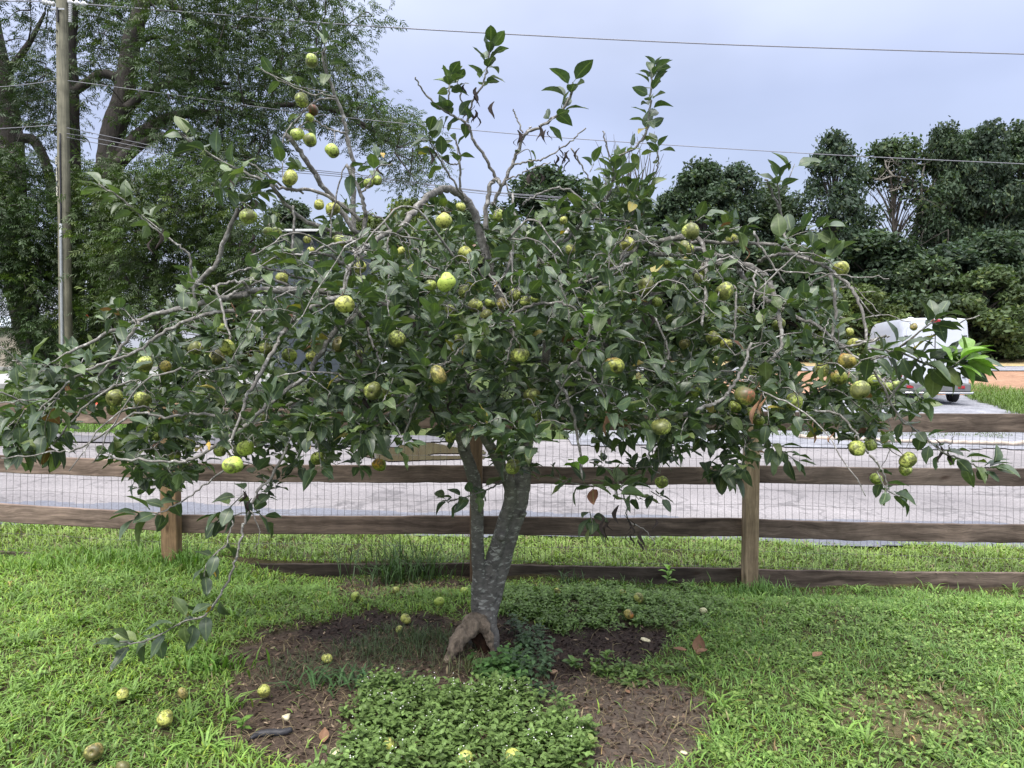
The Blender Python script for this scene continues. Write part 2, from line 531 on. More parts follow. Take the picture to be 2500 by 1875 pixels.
sheet('straw_strip', lx(4, 90, 1.0), lx(46, 61, .5), 0.07, M_straw, keep=lambda c: (c[:, 1] > 46.3) & (c[:, 1] < 59 + 3 * wob1(c[:, 0] * .3)))
M_concrete = flat_mat('pale_concrete', (0.30, 0.295, 0.29), 0.8, 0.12, 5)
sheet('concrete_apron', lx(-26, -9, .5), lx(30, 44, .5), 0.04, M_concrete)
M_puddle, nt, bs, _ = mat_new('muddy_water')
bs.inputs['Base Color'].default_value = (0.085, 0.066, 0.04, 1); bs.inputs['Roughness'].default_value = 0.06
bs.inputs['Specular IOR Level'].default_value = 0.6
PUD = [(880, 1112), (905, 1090), (980, 1078), (1060, 1082), (1110, 1092), (1180, 1098), (1185, 1108), (1060, 1107), (1040, 1112), (1180, 1114), (1180, 1120), (1040, 1122), (950, 1126)]
sheet('puddle', lx(-4, 0.5, .035), lx(10, 13, .025), 0.016, M_puddle, keep=px_keep(PUD, 2.0))

# --- regions of the yard, drawn as outlines on the ground
BARE = [(560, 1590), (640, 1560), (700, 1530), (790, 1505), (900, 1498), (1060, 1498), (1160, 1508), (1240, 1512), (1300, 1528), (1420, 1540), (1560, 1535), (1640, 1545),
        (1650, 1580), (1600, 1605), (1540, 1612), (1480, 1622), (1470, 1640), (1560, 1655), (1650, 1665), (1705, 1690), (1725, 1760), (1730, 1820), (1690, 1866), (1560, 1890), (1420, 1900),
        (820, 1900), (760, 1868), (640, 1845), (575, 1825), (560, 1770), (600, 1720), (560, 1690), (590, 1650)]
STRIP = [(810, 1395), (900, 1378), (1140, 1382), (1180, 1420), (1150, 1440), (1010, 1440), (900, 1470), (840, 1470), (815, 1440)]
DRY = [(2030, 1720), (2120, 1680), (2300, 1670), (2400, 1700), (2420, 1760), (2340, 1810), (2140, 1800), (2050, 1770)]
WEED = [(815, 1850), (850, 1760), (900, 1680), (960, 1665), (1050, 1680), (1130, 1690), (1190, 1700), (1260, 1712), (1340, 1728), (1385, 1780), (1410, 1830), (1420, 1920), (760, 1920)]
CLOVER = [(1225, 1428), (1400, 1415), (1700, 1412), (1760, 1450), (1740, 1530), (1660, 1545), (1560, 1535), (1450, 1530), (1330, 1522), (1240, 1500)]
SPARSE = [(880, 1560), (960, 1530), (1080, 1530), (1110, 1560), (1090, 1620), (1010, 1660), (900, 1690), (700, 1690), (620, 1650), (700, 1610), (820, 1600)]
MULCHY = [(690, 1540), (800, 1505), (1060, 1498), (1060, 1530), (900, 1560), (760, 1575)]
MULCHY2 = [(1210, 1500), (1300, 1525), (1640, 1540), (1650, 1585), (1480, 1630), (1470, 1650), (1400, 1660), (1240, 1640), (1200, 1560)]
STRAGGLE = [(1440, 1610), (1530, 1620), (1640, 1640), (1690, 1680), (1640, 1710), (1560, 1680), (1480, 1650), (1430, 1640)]

def wpx(V):
    px, py, fw = project(V)
    x, y = V[..., 0], V[..., 1]
    px = px + 20 * np.sin(7 * x + 3 * y) + 13 * np.sin(19 * x - 13 * y) + 9 * np.sin(41 * x + 31 * y)
    py = py + 8 * np.sin(9 * x + 6 * y + 1) + 6 * np.sin(23 * x + 17 * y) + 4 * np.sin(37 * x - 29 * y)
    return px, py

def yard_col(V):
    px, py = wpx(V)
    n = len(V)
    c = np.tile(np.array([0.055, 0.048, 0.024]), (n, 1))
    b = in_poly(px, py, BARE) | in_poly(px, py, STRIP)
    c[b] = (0.072, 0.053, 0.040)
    right = b & (px > 1180)
    c[right] = (0.084, 0.066, 0.053)
    c[in_poly(px, py, MULCHY) | in_poly(px, py, MULCHY2)] = (0.040, 0.029, 0.025)
    c[in_poly(px, py, DRY)] = (0.10, 0.085, 0.045)
    c[in_poly(px, py, WEED) | in_poly(px, py, CLOVER)] = (0.045, 0.042, 0.022)
    c[(V[:, 1] > 5.62)] = (0.06, 0.055, 0.026)
    return c
sheet('lawn', lx(-6.0, 6.0, .032), lx(1.0, 6.45, .032), 0.0, M_yard, col=yard_col, wob=True)

def yz(x, y):
    return gz(x, y) + bump(x, y)

# ------------------------------------------------------------------ fence
FD = 5.55
M_board = wood_mat('weathered_brown_board', (0.042, 0.032, 0.026), (0.178, 0.146, 0.124))
M_post = wood_mat('weathered_post', (0.120, 0.092, 0.066), (0.27, 0.22, 0.165), axis='z')
fence = empty('fence', (0, FD, 0))
tag(fence, 'weathered brown four rail board fence backed with welded wire behind the apple tree', 'fence')

def post(pxc, ytop, ybot, wpx_, tint):
    p0 = U(pxc, ybot, FD - .06); p1 = U(pxc, ytop, FD - .06)
    w = wpx_ / FPX * FD / 2
    V, F = box_vf(-w, w, -0.045, 0.045, 0, 1)
    nz = 8
    o = box('post', (-w, w, -0.05, 0.05, -0.35, p1[2] - p0[2]), M_post, fence, 0.006)
    o.location = (p0[0], -0.06 , p0[2])
    o.color = (*tint, 1)
    return o
post(420, 985, 1368, 38, (1.12, .92, .70))
post(1163, 985, 1392, 30, (.80, .66, .56))
post(1830, 985, 1408, 33, (1.22, 1.18, 1.05))
post(-470, 960, 1330, 34, (1, .95, .9))
post(2560, 985, 1440, 34, (1.1, 1.1, 1))

def board(xa, ya, xb, yb, hpx, tint, th=0.026):
    """a rail from photo pixel (xa, ya) to (xb, yb), both on its top edge"""
    a, b = U(xa, ya, FD + .012), U(xb, yb, FD + .012)
    L = b[0] - a[0]; h = hpx / FPX * FD
    n = 26
    t = np.linspace(0, 1, n)
    X = t * L - L / 2
    sag = -0.006 * np.sin(np.pi * t) + rng.normal(0, 0.0012, n)
    top = (t - .5) * (b[2] - a[2]) + sag
    bot = top - h + rng.normal(0, 0.0015, n)
    y0 = -th / 2 + 0.004 * np.sin(t * 5 + rng.uniform(0, 6)); y1 = y0 + th
    V = np.concatenate([np.stack([X, y0, bot], 1), np.stack([X, y0, top], 1), np.stack([X, y1, top], 1), np.stack([X, y1, bot], 1)])
    F = []
    for r in range(4):
        s = ((r + 1) % 4) * n
        i = np.arange(n - 1)
        F.append(np.stack([r * n + i, r * n + i + 1, s + i + 1, s + i], 1)[:, ::-1])
    F = np.concatenate(F + [np.array([[0, n, 2 * n, 3 * n], [4 * n - 1, 3 * n - 1, 2 * n - 1, n - 1]])])
    o = obj('board', mesh_np('board', V, F, M_board), fence)
    o.location = ((a[0] + b[0]) / 2, 0.012, (a[2] + b[2]) / 2)
    o.color = (*tint, 1)
    bv = o.modifiers.new('bevel', 'BEVEL'); bv.width = 0.004; bv.segments = 1; bv.limit_method = 'ANGLE'
    return o
LT = (1.75, 1.62, 1.58)     # the left bay has bleached paler
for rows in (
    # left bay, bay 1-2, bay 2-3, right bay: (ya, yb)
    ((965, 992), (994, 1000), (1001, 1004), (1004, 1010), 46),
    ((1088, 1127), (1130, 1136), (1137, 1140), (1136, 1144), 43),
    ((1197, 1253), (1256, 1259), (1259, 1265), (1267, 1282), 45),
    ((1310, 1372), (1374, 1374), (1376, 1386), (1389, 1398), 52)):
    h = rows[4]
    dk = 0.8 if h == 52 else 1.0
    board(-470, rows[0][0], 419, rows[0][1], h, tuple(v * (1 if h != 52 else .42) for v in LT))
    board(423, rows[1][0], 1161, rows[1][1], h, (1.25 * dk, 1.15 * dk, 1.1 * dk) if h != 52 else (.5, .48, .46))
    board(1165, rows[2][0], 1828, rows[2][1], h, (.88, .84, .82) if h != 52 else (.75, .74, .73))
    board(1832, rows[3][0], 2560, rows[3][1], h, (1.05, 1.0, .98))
# welded wire on the far side of the rails
M_wire = flat_mat('dull_galvanised_wire', (0.16, 0.15, 0.155), 0.5, 0.2, 20, 0.6)
acc = Acc()
xa, xb = -3.75, 3.95
def wire_z(x, s):
    """height of row s (0..1) of the mesh above the ground"""
    pxx = 1250 + x / FD * FPX
    bot = np.interp(pxx, [-470, 420, 1163, 1830, 2560], [1350, 1402, 1410, 1425, 1450])
    top = np.interp(pxx, [-470, 420, 1163, 1830, 2560], [975, 998, 1004, 1008, 1014])
    yv = bot + (top - bot) * s
    return CAM_H + (CAM_H * 0) + np.array([U(1250, v, FD)[2] - CAM_H for v in np.atleast_1d(yv)])
wx = np.arange(xa, xb, 0.0505)
wy = FD + 0.045
for x in wx:
    s = np.linspace(0, 1, 9)
    xx = x + 0.006 * np.sin(s * 9 + x * 3) + rng.normal(0, .0022, 9) + 0.008 * np.sin(x * 1.9) * s
    P = np.stack([xx, wy + 0.006 * np.sin(s * 7 + x), wire_z(x + 0 * s, s)], 1)
    acc.add(*tube(P, 0.0014, 3, cap=False))
for s in np.linspace(0.0, 1.0, 12):
    x = np.arange(xa, xb, 0.16)
    P = np.stack([x, wy + .003 + 0 * x, wire_z(x, s + 0 * x) + 0.004 * np.sin(x * 6 + s * 20) + rng.normal(0, .002, len(x))], 1)
    acc.add(*tube(P, 0.0012, 3, cap=False))
wm = acc.build('wire_mesh', M_wire, None)
wm['kind'] = 'stuff'
wm.parent = fence; wm.location = (0, -FD, 0)

# ------------------------------------------------------------------ utility pole and lines
PD = 19.0
M_pole = bark_mat('grey_pole_wood', (0.115, 0.115, 0.085), (0.27, 0.25, 0.18), None, (30, 30, 1.4), 0.006)
M_porc = flat_mat('white_porcelain', (0.62, 0.62, 0.64), 0.25, 0.08)
M_steel = flat_mat('galvanised_steel', (0.34, 0.35, 0.36), 0.45, 0.15, 10, 0.7)
M_dark = flat_mat('dark_rubber', (0.025, 0.025, 0.03), 0.6, 0.3)
M_cond = flat_mat('grey_conduit', (0.33, 0.35, 0.37), 0.5, 0.1)
pb = U(163, 1010, PD)
pb[2] = float(gz(pb[0], PD))
pole = empty('utility_pole', pb)
tag(pole, 'tall grey wooden utility pole with white insulators beside the big left tree', 'utility pole')
def loc_p(px, py, d=PD): return U(px, py, d) - pb
top = loc_p(149, -150)
ax = np.array([loc_p(149 + (163 - 149) * t, -150 + 0, PD) * 0 + np.array([top[0] * (1 - t), 0, top[2] * (1 - t)]) for t in np.linspace(0, 1, 14)])
ax[-1][2] = -0.4
V, T = tube(ax[::-1], np.linspace(0.155, 0.125, 14), 18)
obj('shaft', mesh_np('shaft', V, T, M_pole, None, True), pole)
def shaft_x(z): return top[0] * (z / top[2])
a = Acc(); 
for yy in range(549, 895, 60): pass
z0, z1 = loc_p(158, 549)[2], 0.0
P = np.array([[shaft_x(z) + 0.005, -0.165, z] for z in np.linspace(z0, z1, 12)])
V, T = tube(P, 0.034, 10); obj('conduit', mesh_np('conduit', V, T, M_cond, None, True), pole)
P = np.array([[shaft_x(z) + 0.005, -0.150, z] for z in np.linspace(loc_p(158, 330)[2], z0, 8)])
V, T = tube(P, 0.022, 8); obj('cable', mesh_np('cable', V, T, M_dark, None, True), pole)
# insulator strings: bells on a rod
def insulator(p, q, r, n, name='insulator'):
    p, q = np.array(p), np.array(q); L = np.linalg.norm(q - p)
    prof = [(0.012, 0)]
    for i in range(n):
        a0 = (i + .08) / n * L; w = L / n
        prof += [(r * .45, a0), (r * .95, a0 + w * .2), (r, a0 + w * .45), (r * .7, a0 + w * .6), (r * .42, a0 + w * .72), (0.014, a0 + w * .9)]
    prof += [(0.012, L)]
    V, F = lathe(prof, 12)
    o = obj(name, mesh_np(name, V, F, M_porc, None, True), pole)
    o.location = p
    o.rotation_mode = 'QUATERNION'
    o.rotation_quaternion = Vector(q - p).to_track_quat('Z', 'Y')
    return o
insulator(loc_p(164, 4), loc_p(214, 11), 0.062, 3)
insulator(loc_p(134, 11), loc_p(102, 4), 0.062, 4)
insulator(loc_p(172, 11), loc_p(171, 56), 0.048, 10)
box('bracket', (-.02, .02, -.03, .03, 0, .34), M_dark, pole, .004).location = loc_p(150, 60, PD) + np.array([0, -.145, 0])
box('strap', (-.16, .16, -.012, .012, -.02, .02), M_steel, pole, .003).location = loc_p(150, 29, PD) + np.array([0, -.15, 0])
for yy in (80, 115):
    V, F = lathe([(0, 0), (.022, 0), (.022, .03), (0, .03)], 8)
    o = obj('bolt', mesh_np('bolt', V, F, M_dark), pole); o.location = loc_p(146, yy) + np.array([0, -.12, 0]); o.rotation_euler = (math.radians(90), 0, 0)
# the column of characters on small black plates
chars = [('D', 391), ('D', 400), ('1', 416.5), ('4', 425), ('0', 433.5), ('9', 442), ('6', 460.5), ('5', 469), ('K', 477.5)]
M_white_print = flat_mat('pale_yellow_print', (0.78, 0.76, 0.60), 0.5, 0.03)
for ch, yy in chars:
    f = (yy - 391) / 86.0
    c = loc_p(143.5 + 4.0 * f, yy)
    pl = box('number_plate', (-.037, .037, -.004, .004, -.046, .046), M_dark, pole)
    sx = c[0] - shaft_x(c[2]); sy = -math.sqrt(max(0.001, .146 ** 2 - min(abs(sx), .12) ** 2)) - .012
    pl.location = (c[0], sy, c[2]); pl.rotation_euler = (0, 0, math.radians(-18))
    fc = bpy.data.curves.new('lettering', 'FONT'); fc.body = ch; fc.size = 0.115; fc.align_x = 'CENTER'; fc.align_y = 'CENTER'; fc.extrude = 0.001
    fc.materials.append(M_white_print)
    fo = bpy.data.objects.new('lettering', fc); COL.objects.link(fo); bpy.context.view_layer.update()
    lm_ = bpy.data.meshes.new_from_object(fo.evaluated_get(bpy.context.evaluated_depsgraph_get())); bpy.data.objects.remove(fo)
    fo = obj('lettering', lm_, pl); fo.location = (0, -.0075, 0); fo.rotation_euler = (math.radians(90), 0, 0); fo.scale = (.8, 1, 1)

M_line = flat_mat('grey_power_cable', (0.20, 0.20, 0.23), 0.5, 0.1)
def line(pts, r, label, extra=None):
    P = catmull(np.array([U(*p) for p in pts]), 8)
    V, T = tube(P, r, 6)
    o = obj('power_line', mesh_np('power_line', V, T, M_line, None, True))
    tag(o, label, 'power line', 'power lines strung from the utility pole')
line([(214, 11, 19), (540, 36, 19), (860, 61, 19), (1250, 84, 19), (1700, 106, 19), (2100, 120, 19), (2560, 134, 19)], 0.014, 'thick uppermost power line running from the white insulators across the whole sky')
line([(166, 197, 18.86), (420, 231, 19), (690, 269, 19), (960, 299, 19), (1280, 329, 19), (1600, 352, 19), (2050, 379, 19), (2560, 403, 19)], 0.0095, 'thin middle power line crossing the sky just above the right treeline')
line([(163, 312, 18.86), (250, 330, 19.3), (560, 392, 19.6), (870, 426, 20), (1190, 467, 20.4), (1500, 490, 21)], 0.009, 'upper of the three low power lines passing behind the apple tree')
line([(163, 326, 18.86), (250, 341, 19.3), (560, 398, 19.6), (870, 430, 20), (1190, 469, 20.4), (1500, 494, 21)], 0.009, 'middle of the three low power lines passing behind the apple tree')
line([(163, 335, 18.86), (250, 352, 19.3), (560, 405, 19.6), (870, 435, 20), (1190, 474, 20.4), (1500, 500, 21)], 0.009, 'lowest of the three low power lines passing behind the apple tree')
line([(-200, 216, 19), (0, 212, 19), (136, 197, 18.9)], 0.0095, 'short thin power line reaching the pole from the left, highest of the pair')
line([(-200, 322, 19), (0, 314, 19), (138, 305, 18.9)], 0.0095, 'short thin power line reaching the pole from the left, lower of the pair')
line([(-200, 0, 19), (40, 3, 19), (102, 4, 19)], 0.012, 'short power line left of the pole ending at the ribbed white insulator')
line([(136, 33, 18.9), (118, 80, 19.5), (95, 140, 20.5)], 0.008, 'steep short cable dropping from the pole strap into the left leaves')

# ------------------------------------------------------------------ white van on the gravel
M_van = flat_mat('white_van_paint', (0.55, 0.575, 0.635), 0.28, 0.03, 2)
M_glass = flat_mat('dark_glass', (0.02, 0.024, 0.028), 0.08, 0.1)
M_bump = flat_mat('grey_plastic', (0.13, 0.135, 0.14), 0.6, 0.1)
M_chrome = flat_mat('bright_steel', (0.55, 0.56, 0.58), 0.25, 0.05, 5, 0.9)
M_red = flat_mat('red_lens', (0.33, 0.025, 0.035), 0.2, 0.1)
M_tyre = flat_mat('black_tyre', (0.02, 0.02, 0.021), 0.8, 0.2)
M_seam = flat_mat('dark_grey_seam', (0.06, 0.06, 0.065), 0.7, 0.1)  # plain dark grey of the door gap, hinges and upper side moulding
vd = 23.0
vx = (2281 - 1250) / FPX * vd
van = empty('van', (vx, vd, float(gz(vx, vd + 2)) + 0.02), math.radians(-13))
tag(van, 'white high-roof panel van parked on the grey gravel, seen from behind', 'van')
def van_section(hw, ztop, zb):
    k = ztop / 2.57
    half = [(hw * .96, zb), (hw, zb + .18), (hw * 1.0, min(1.0, ztop * .6)), (hw * .99, ztop * .62), (hw * .94, ztop * .86), (hw * .91, ztop * .955), (hw * .86, ztop * .988), (hw * .6, ztop), (0, ztop * 1.004)]
    pts = [(x, z) for x, z in half] + [(-x, z) for x, z in half[-2::-1]]
    return pts
secs = [(0.0, .93, 2.52, .42), (0.05, .955, 2.56, .38), (.5, .965, 2.58, .36), (2.2, .97, 2.58, .36), (3.7, .97, 2.55, .36), (4.15, .96, 2.47, .36), (4.55, .95, 2.15, .36), (4.95, .94, 1.62, .36), (5.25, .93, 1.24, .36), (5.65, .90, 1.08, .36), (5.8, .84, .95, .42)]
V, F = [], []
for y, hw, zt, zb in secs:
    V += [(x, y, z) for x, z in van_section(hw, zt, zb)]
nper = 17
for i in range(len(secs) - 1):
    for j in range(nper):
        j2 = (j + 1) % nper
        F.append((i * nper + j, i * nper + j2, (i + 1) * nper + j2, (i + 1) * nper + j))
me = bpy.data.meshes.new('body')
me.from_pydata(V, [], F + [tuple(range(nper))[::-1], tuple(range((len(secs) - 1) * nper, len(secs) * nper))])
me.materials.append(M_van); me.polygons.foreach_set('use_smooth', [True] * len(me.polygons)); me.update()
ob = obj('body', me, van)
m_ = ob.modifiers.new('edge', 'EDGE_SPLIT'); m_.split_angle = math.radians(35)
def vpoly(name, pts, y0, y1, mat, parent=van, bev=0.0):
    """plate in the rear plane: pts (x, z)"""
    n = len(pts)
    V = [(x, y0, z) for x, z in pts] + [(x, y1, z) for x, z in pts]
    F = [tuple(range(n)), tuple(range(2 * n - 1, n - 1, -1))] + [(i, (i + 1) % n, n + (i + 1) % n, n + i)[::-1] for i in range(n)]
    me = bpy.data.meshes.new(name); me.from_pydata(V, [], F); me.materials.append(mat); me.update()
    o = obj(name, me, parent)
    if bev:
        b = o.modifiers.new('bevel', 'BEVEL'); b.width = bev; b.segments = 2
    return o
for s in (-1, 1):
    door = vpoly('rear_door', [(s * .015, .62), (s * .83, .62), (s * .83, 1.55), (s * .765, 2.3), (s * .72, 2.38), (s * .015, 2.40)], -.035, .01, M_van, van, .012)
    vpoly('door_panel', [(s * .10, 1.62), (s * .72, 1.62), (s * .68, 2.18), (s * .64, 2.24), (s * .10, 2.25)], -.048, -.036, M_van, door, .008)
    vpoly('door_panel', [(s * .10, .78), (s * .74, .78), (s * .74, 1.40), (s * .70, 1.46), (s * .10, 1.46)], -.048, -.036, M_van, door, .008)
    for z in (.8, 1.35, 2.02):
        box('hinge', (s * .80 - .05, s * .80 + .05, -.06, -.03, z - .022, z + .022), M_seam, door, .006)
    vpoly('tail_light', [(s * .88, .80), (s * .94, .80), (s * .94, 1.06), (s * .88, 1.06)], -.03, .03, M_red, van, .008)
    vpoly('reflector', [(s * .70 - .09, .47), (s * .70 + .09, .47), (s * .70 + .09, .55), (s * .70 - .09, .55)], -.175, -.155, M_red, van, .005)
box('door_handle', (-.10, -.03, -.07, -.03, 1.14, 1.22), M_bump, van, .01)
box('door_gap', (-.013, .013, -.02, .02, .62, 2.40), M_seam, van)
box('brake_light', (-.13, .13, -.06, .02, 2.43, 2.52), M_red, van, .012)
box('bumper', (-.96, .96, -.155, .12, .36, .62), M_bump, van, .04)
V, T = tube(np.array([[-1.0, -.19, .36], [-.98, -.22, .335], [0, -.23, .33], [.98, -.22, .335], [1.0, -.19, .36]]), .028, 8)
obj('step_bar', mesh_np('step_bar', V, T, M_chrome, None, True), van)
for z, l in ((1.50, 'trim'), (.78, 'trim')):
    for s in (-1, 1):
        b = box('side_moulding', (s * .97 - .008, s * .97 + .008, .35, 3.9, z - .02, z + .02), M_seam if z > 1 else M_bump, van, .004)
for s in (-1, 1):
    vpoly('cab_window', [(0, 0), (.85, 0), (.62, .62), (.05, .66)], -.01, .012, M_glass, van, .004).matrix_local = Matrix.Translation((s * .905, 3.75, 1.36)) @ Matrix.Rotation(math.radians(90), 4, 'Z') @ Matrix.Rotation(math.radians(-7 * s), 4, 'X')
    for y in (.95, 4.75):
        w = empty('wheel', (0, 0, 0)); w.parent = van; w.location = (s * .80, y, .335)
        V, F = lathe([(.20, -.11), (.30, -.115), (.335, -.08), (.335, .08), (.30, .115), (.20, .11)], 22)
        R_ = Matrix.Rotation(math.radians(90), 4, 'Y')
        t_ = obj('tyre', mesh_np('tyre', V, F, M_tyre, None, True), w); t_.matrix_local = R_
        V, F = lathe([(.205, -.06), (.19, .05), (.12, .075), (.05, .09), (0, .09)], 18)
        r_ = obj('rim', mesh_np('rim', V, F, M_steel, None, True), w); r_.matrix_local = Matrix.Rotation(math.radians(90 * s), 4, 'Y')
V, F = lathe([(0, 0), (.12, 0), (.12, .05), (.06, .09), (0, .1)], 12)
o = obj('roof_vent', mesh_np('roof_vent', V, F, M_van, None, True), van); o.location = (-.55, .5, 2.52)

# ------------------------------------------------------------------ things beyond the road
# long pale pole lying at the gravel edge
M_pale_wood = flat_mat('pale_bare_wood', (0.42, 0.36, 0.30), 0.8, 0.2, 12)
P = catmull(np.array([G(x, y, .05) for x, y in ((1950, 1072), (2080, 1078), (2200, 1083), (2330, 1086), (2420, 1089), (2560, 1091))]), 5)
P[:, 2] += rng.normal(0, .008, len(P))
V, T = tube(P, 0.035, 7, .1)
tag(obj('edging_log', mesh_np('edging_log', V, T, M_pale_wood, None, True)), 'long thin pale pole lying along the far edge of the road below the gravel', 'pole')

# beige building and kerb at far left
M_beige = flat_mat('beige_cladding', (0.33, 0.29, 0.24), 0.75, 0.06, 2)
M_roofm = flat_mat('pale_blue_roof', (0.45, 0.50, 0.56), 0.5, 0.06, 2)
bl = empty('building', (U(-60, 870, 46)[0], 46, float(gz(0, 46))))
tag(bl, 'low beige clad building with a pale metal roof at the far left edge', 'building')
hb = U(0, 800, 46)[2] - bl.location.z
hb_g = U(0, 872, 46)[2] - bl.location.z
nb = 6
bh = (hb - 0.0) / nb
w0, w1 = -9.0, U(52, 0, 46)[0] - bl.location.x
for i in range(nb):
    b = box('siding_board', (w0, w1, -.03 + .012 * (i % 2), .05, i * bh + .012, (i + 1) * bh), M_beige, bl, .006)
box('wall', (w0, w1 - .02, .06, 6, 0, hb), M_beige, bl)
V = [(w0 - .3, -.4, hb), (w1 + .05, -.4, hb), (w1 - .9, 2.8, hb + .75), (w0 - .3, 2.8, hb + .75), (w0 - .3, 6.3, hb), (w1 + .05, 6.3, hb)]
V += [(x, y, z + .08) for x, y, z in V]
me = bpy.data.meshes.new('roof'); me.from_pydata(V, [], [(3, 2, 1, 0), (4, 5, 2, 3), (6, 7, 8, 9), (9, 8, 11, 10), (0, 1, 7, 6), (1, 2, 8, 7), (2, 5, 11, 8), (5, 4, 10, 11), (4, 3, 9, 10), (3, 0, 6, 9)])
me.materials.append(M_roofm); me.update(); obj('roof', me, bl)
k = box('kerb', (-30, -9.5, -.1, .1, -.05, .16), M_concrete, None, .02); k.location = (0, 29.6, float(gz(-12, 29.6))); k['kind'] = 'structure'
k = box('kerb', (-30, -9.5, -.1, .1, -.05, .16), M_concrete, None, .02); k.location = (0, 44.2, float(gz(-12, 44.2))); k['kind'] = 'structure'

# dark roofed shed glimpsed through the crown
M_shed = flat_mat('slate_blue_siding', (0.06, 0.075, 0.095), 0.6, 0.1, 3)
M_shroof = flat_mat('dark_shingle', (0.045, 0.043, 0.048), 0.85, 0.25, 8)
M_trimw = flat_mat('white_trim', (0.65, 0.66, 0.68), 0.5, 0.05)
shb = U(760, 860, 34); shb[2] = float(gz(shb[0], 34))
sh = empty('shed', shb)
tag(sh, 'slate blue shed with white gutter hidden behind the left of the crown', 'shed')
sx0, sx1 = U(655, 0, 34)[0] - shb[0], U(850, 0, 34)[0] - shb[0]
zt = U(0, 568, 34)[2] - shb[2]
box('wall', (sx0, sx1, 0, 5, 0, zt), M_shed, sh)
nb = 9
for i in range(nb):
    box('siding_board', (sx0, sx1, -.035, -.004, i * zt / nb + .015, (i + 1) * zt / nb), M_shed, sh, .008)
V = [(sx0 - .2, -.4, zt), (sx1 + .2, -.4, zt), (sx1 + .2, 2.5, zt + .35), (sx0 - .2, 2.5, zt + .35), (sx0 - .2, 5.4, zt), (sx1 + .2, 5.4, zt)]
V += [(x, y, z + .09) for x, y, z in V]
me = bpy.data.meshes.new('roof'); me.from_pydata(V, [], [(3, 2, 1, 0), (4, 5, 2, 3), (6, 7, 8, 9), (9, 8, 11, 10), (0, 1, 7, 6), (1, 2, 8, 7), (2, 5, 11, 8), (5, 4, 10, 11), (4, 3, 9, 10), (3, 0, 6, 9)])
me.materials.append(M_shroof); me.update(); obj('roof', me, sh)
box('gutter', (sx0 - .2, sx1 + .2, -.52, -.42, zt - .02, zt + .08), M_trimw, sh, .015)

# galvanised gate frame by the shed
M_gal = flat_mat('galvanised_tube', (0.45, 0.47, 0.50), 0.4, 0.1, 8, 0.5)
gb = U(640, 880, 26); gb[2] = float(gz(gb[0], 26))
gt = empty('metal_gate', gb)
tag(gt, 'galvanised tube gate post and rail glimpsed behind the left branches', 'gate')
z1 = U(0, 625, 26)[2] - gb[2]
V, T = tube(np.array([[0, 0, -.2], [0, 0, z1]]), .035, 8); obj('post', mesh_np('post', V, T, M_gal), gt)
V, T = tube(np.array([[0, 0, z1 - .02], [-1.2, 0, z1 + .02]]), .025, 8); obj('rail', mesh_np('rail', V, T, M_gal), gt)
V, T = tube(np.array([[0, 0, z1 - 1.1], [-1.2, 0, z1 - 1.1]]), .025, 8); obj('rail', mesh_np('rail', V, T, M_gal), gt)
V, T = tube(np.array([[-1.2, 0, -.2], [-1.2, 0, z1]]), .035, 8); obj('post', mesh_np('post', V, T, M_gal), gt)

# orange traffic drum and cones
M_orange = flat_mat('orange_plastic', (0.62, 0.075, 0.025), 0.5, 0.08)
M_refl = flat_mat('white_band', (0.7, 0.7, 0.7), 0.4, 0.05)
def drum(px, py, label, k=1.0):
    b = G(px, py)
    e = empty('traffic_drum', b); tag(e, label, 'traffic drum')
    V, F = lathe([(.30, 0), (.30, .08), (.255, .10), (.245, .36), (.235, .62), (.22, .86), (.19, .9), (0, .9)], 18)
    obj('body', mesh_np('body', V * k, F, M_orange, None, True), e)
    for z in (.28, .58):
        V, F = lathe([(.253, z), (.247, z + .12)], 18); obj('reflective_band', mesh_np('reflective_band', V * k, F, M_refl, None, True), e)
    V, F = box_vf(-.39, .39, -.39, .39, -.01, .05); obj('base', mesh_np('base', V * k, F, M_dark), e)
drum(252, 1002, 'orange traffic drum glimpsed through leaves just above the fence at far left', 0.9)
def cone(px, py, label, k):
    b = G(px, py); e = empty('traffic_cone', b); tag(e, label, 'traffic cone')
    V, F = lathe([(.15, .03), (.03, .7), (0, .71)], 14); obj('body', mesh_np('body', V * k, F, M_orange, None, True), e)
    V, F = lathe([(.115, .25), (.08, .42)], 14); V[:, :2] *= 1.0; obj('reflective_band', mesh_np('reflective_band', V * k + np.array([0, 0, .004]), F, M_refl, None, True), e)
    V, F = box_vf(-.2, .2, -.2, .2, 0, .03); obj('base', mesh_np('base', V * k, F, M_orange), e)
cone(613, 878, 'small orange traffic cone glimpsed between apples at left of the crown', 1.3)
M_yel = flat_mat('yellow_sheet', (0.75, 0.66, 0.05), 0.6, 0.06)
bn = empty('banner', U(225, 775, 30)); tag(bn, 'yellow and orange banner glimpsed low behind the big left tree', 'banner')
w_ = 18 / FPX * 30
V, F = box_vf(-w_, w_, -.01, .01, 0, .30); obj('orange_stripe', mesh_np('orange_stripe', V, F, M_orange), bn)
V, F = box_vf(-w_, w_, -.01, .01, .304, .55); obj('yellow_stripe', mesh_np('yellow_stripe', V, F, M_yel), bn)
for s in (-1, 1):
    V, T = tube(np.array([[s * w_, 0.03, .6], [s * w_, 0.03, -(U(225, 775, 30)[2] - float(gz(-16, 30)))]]), .03, 6); obj('pole', mesh_np('pole', V, T, M_gal), bn)

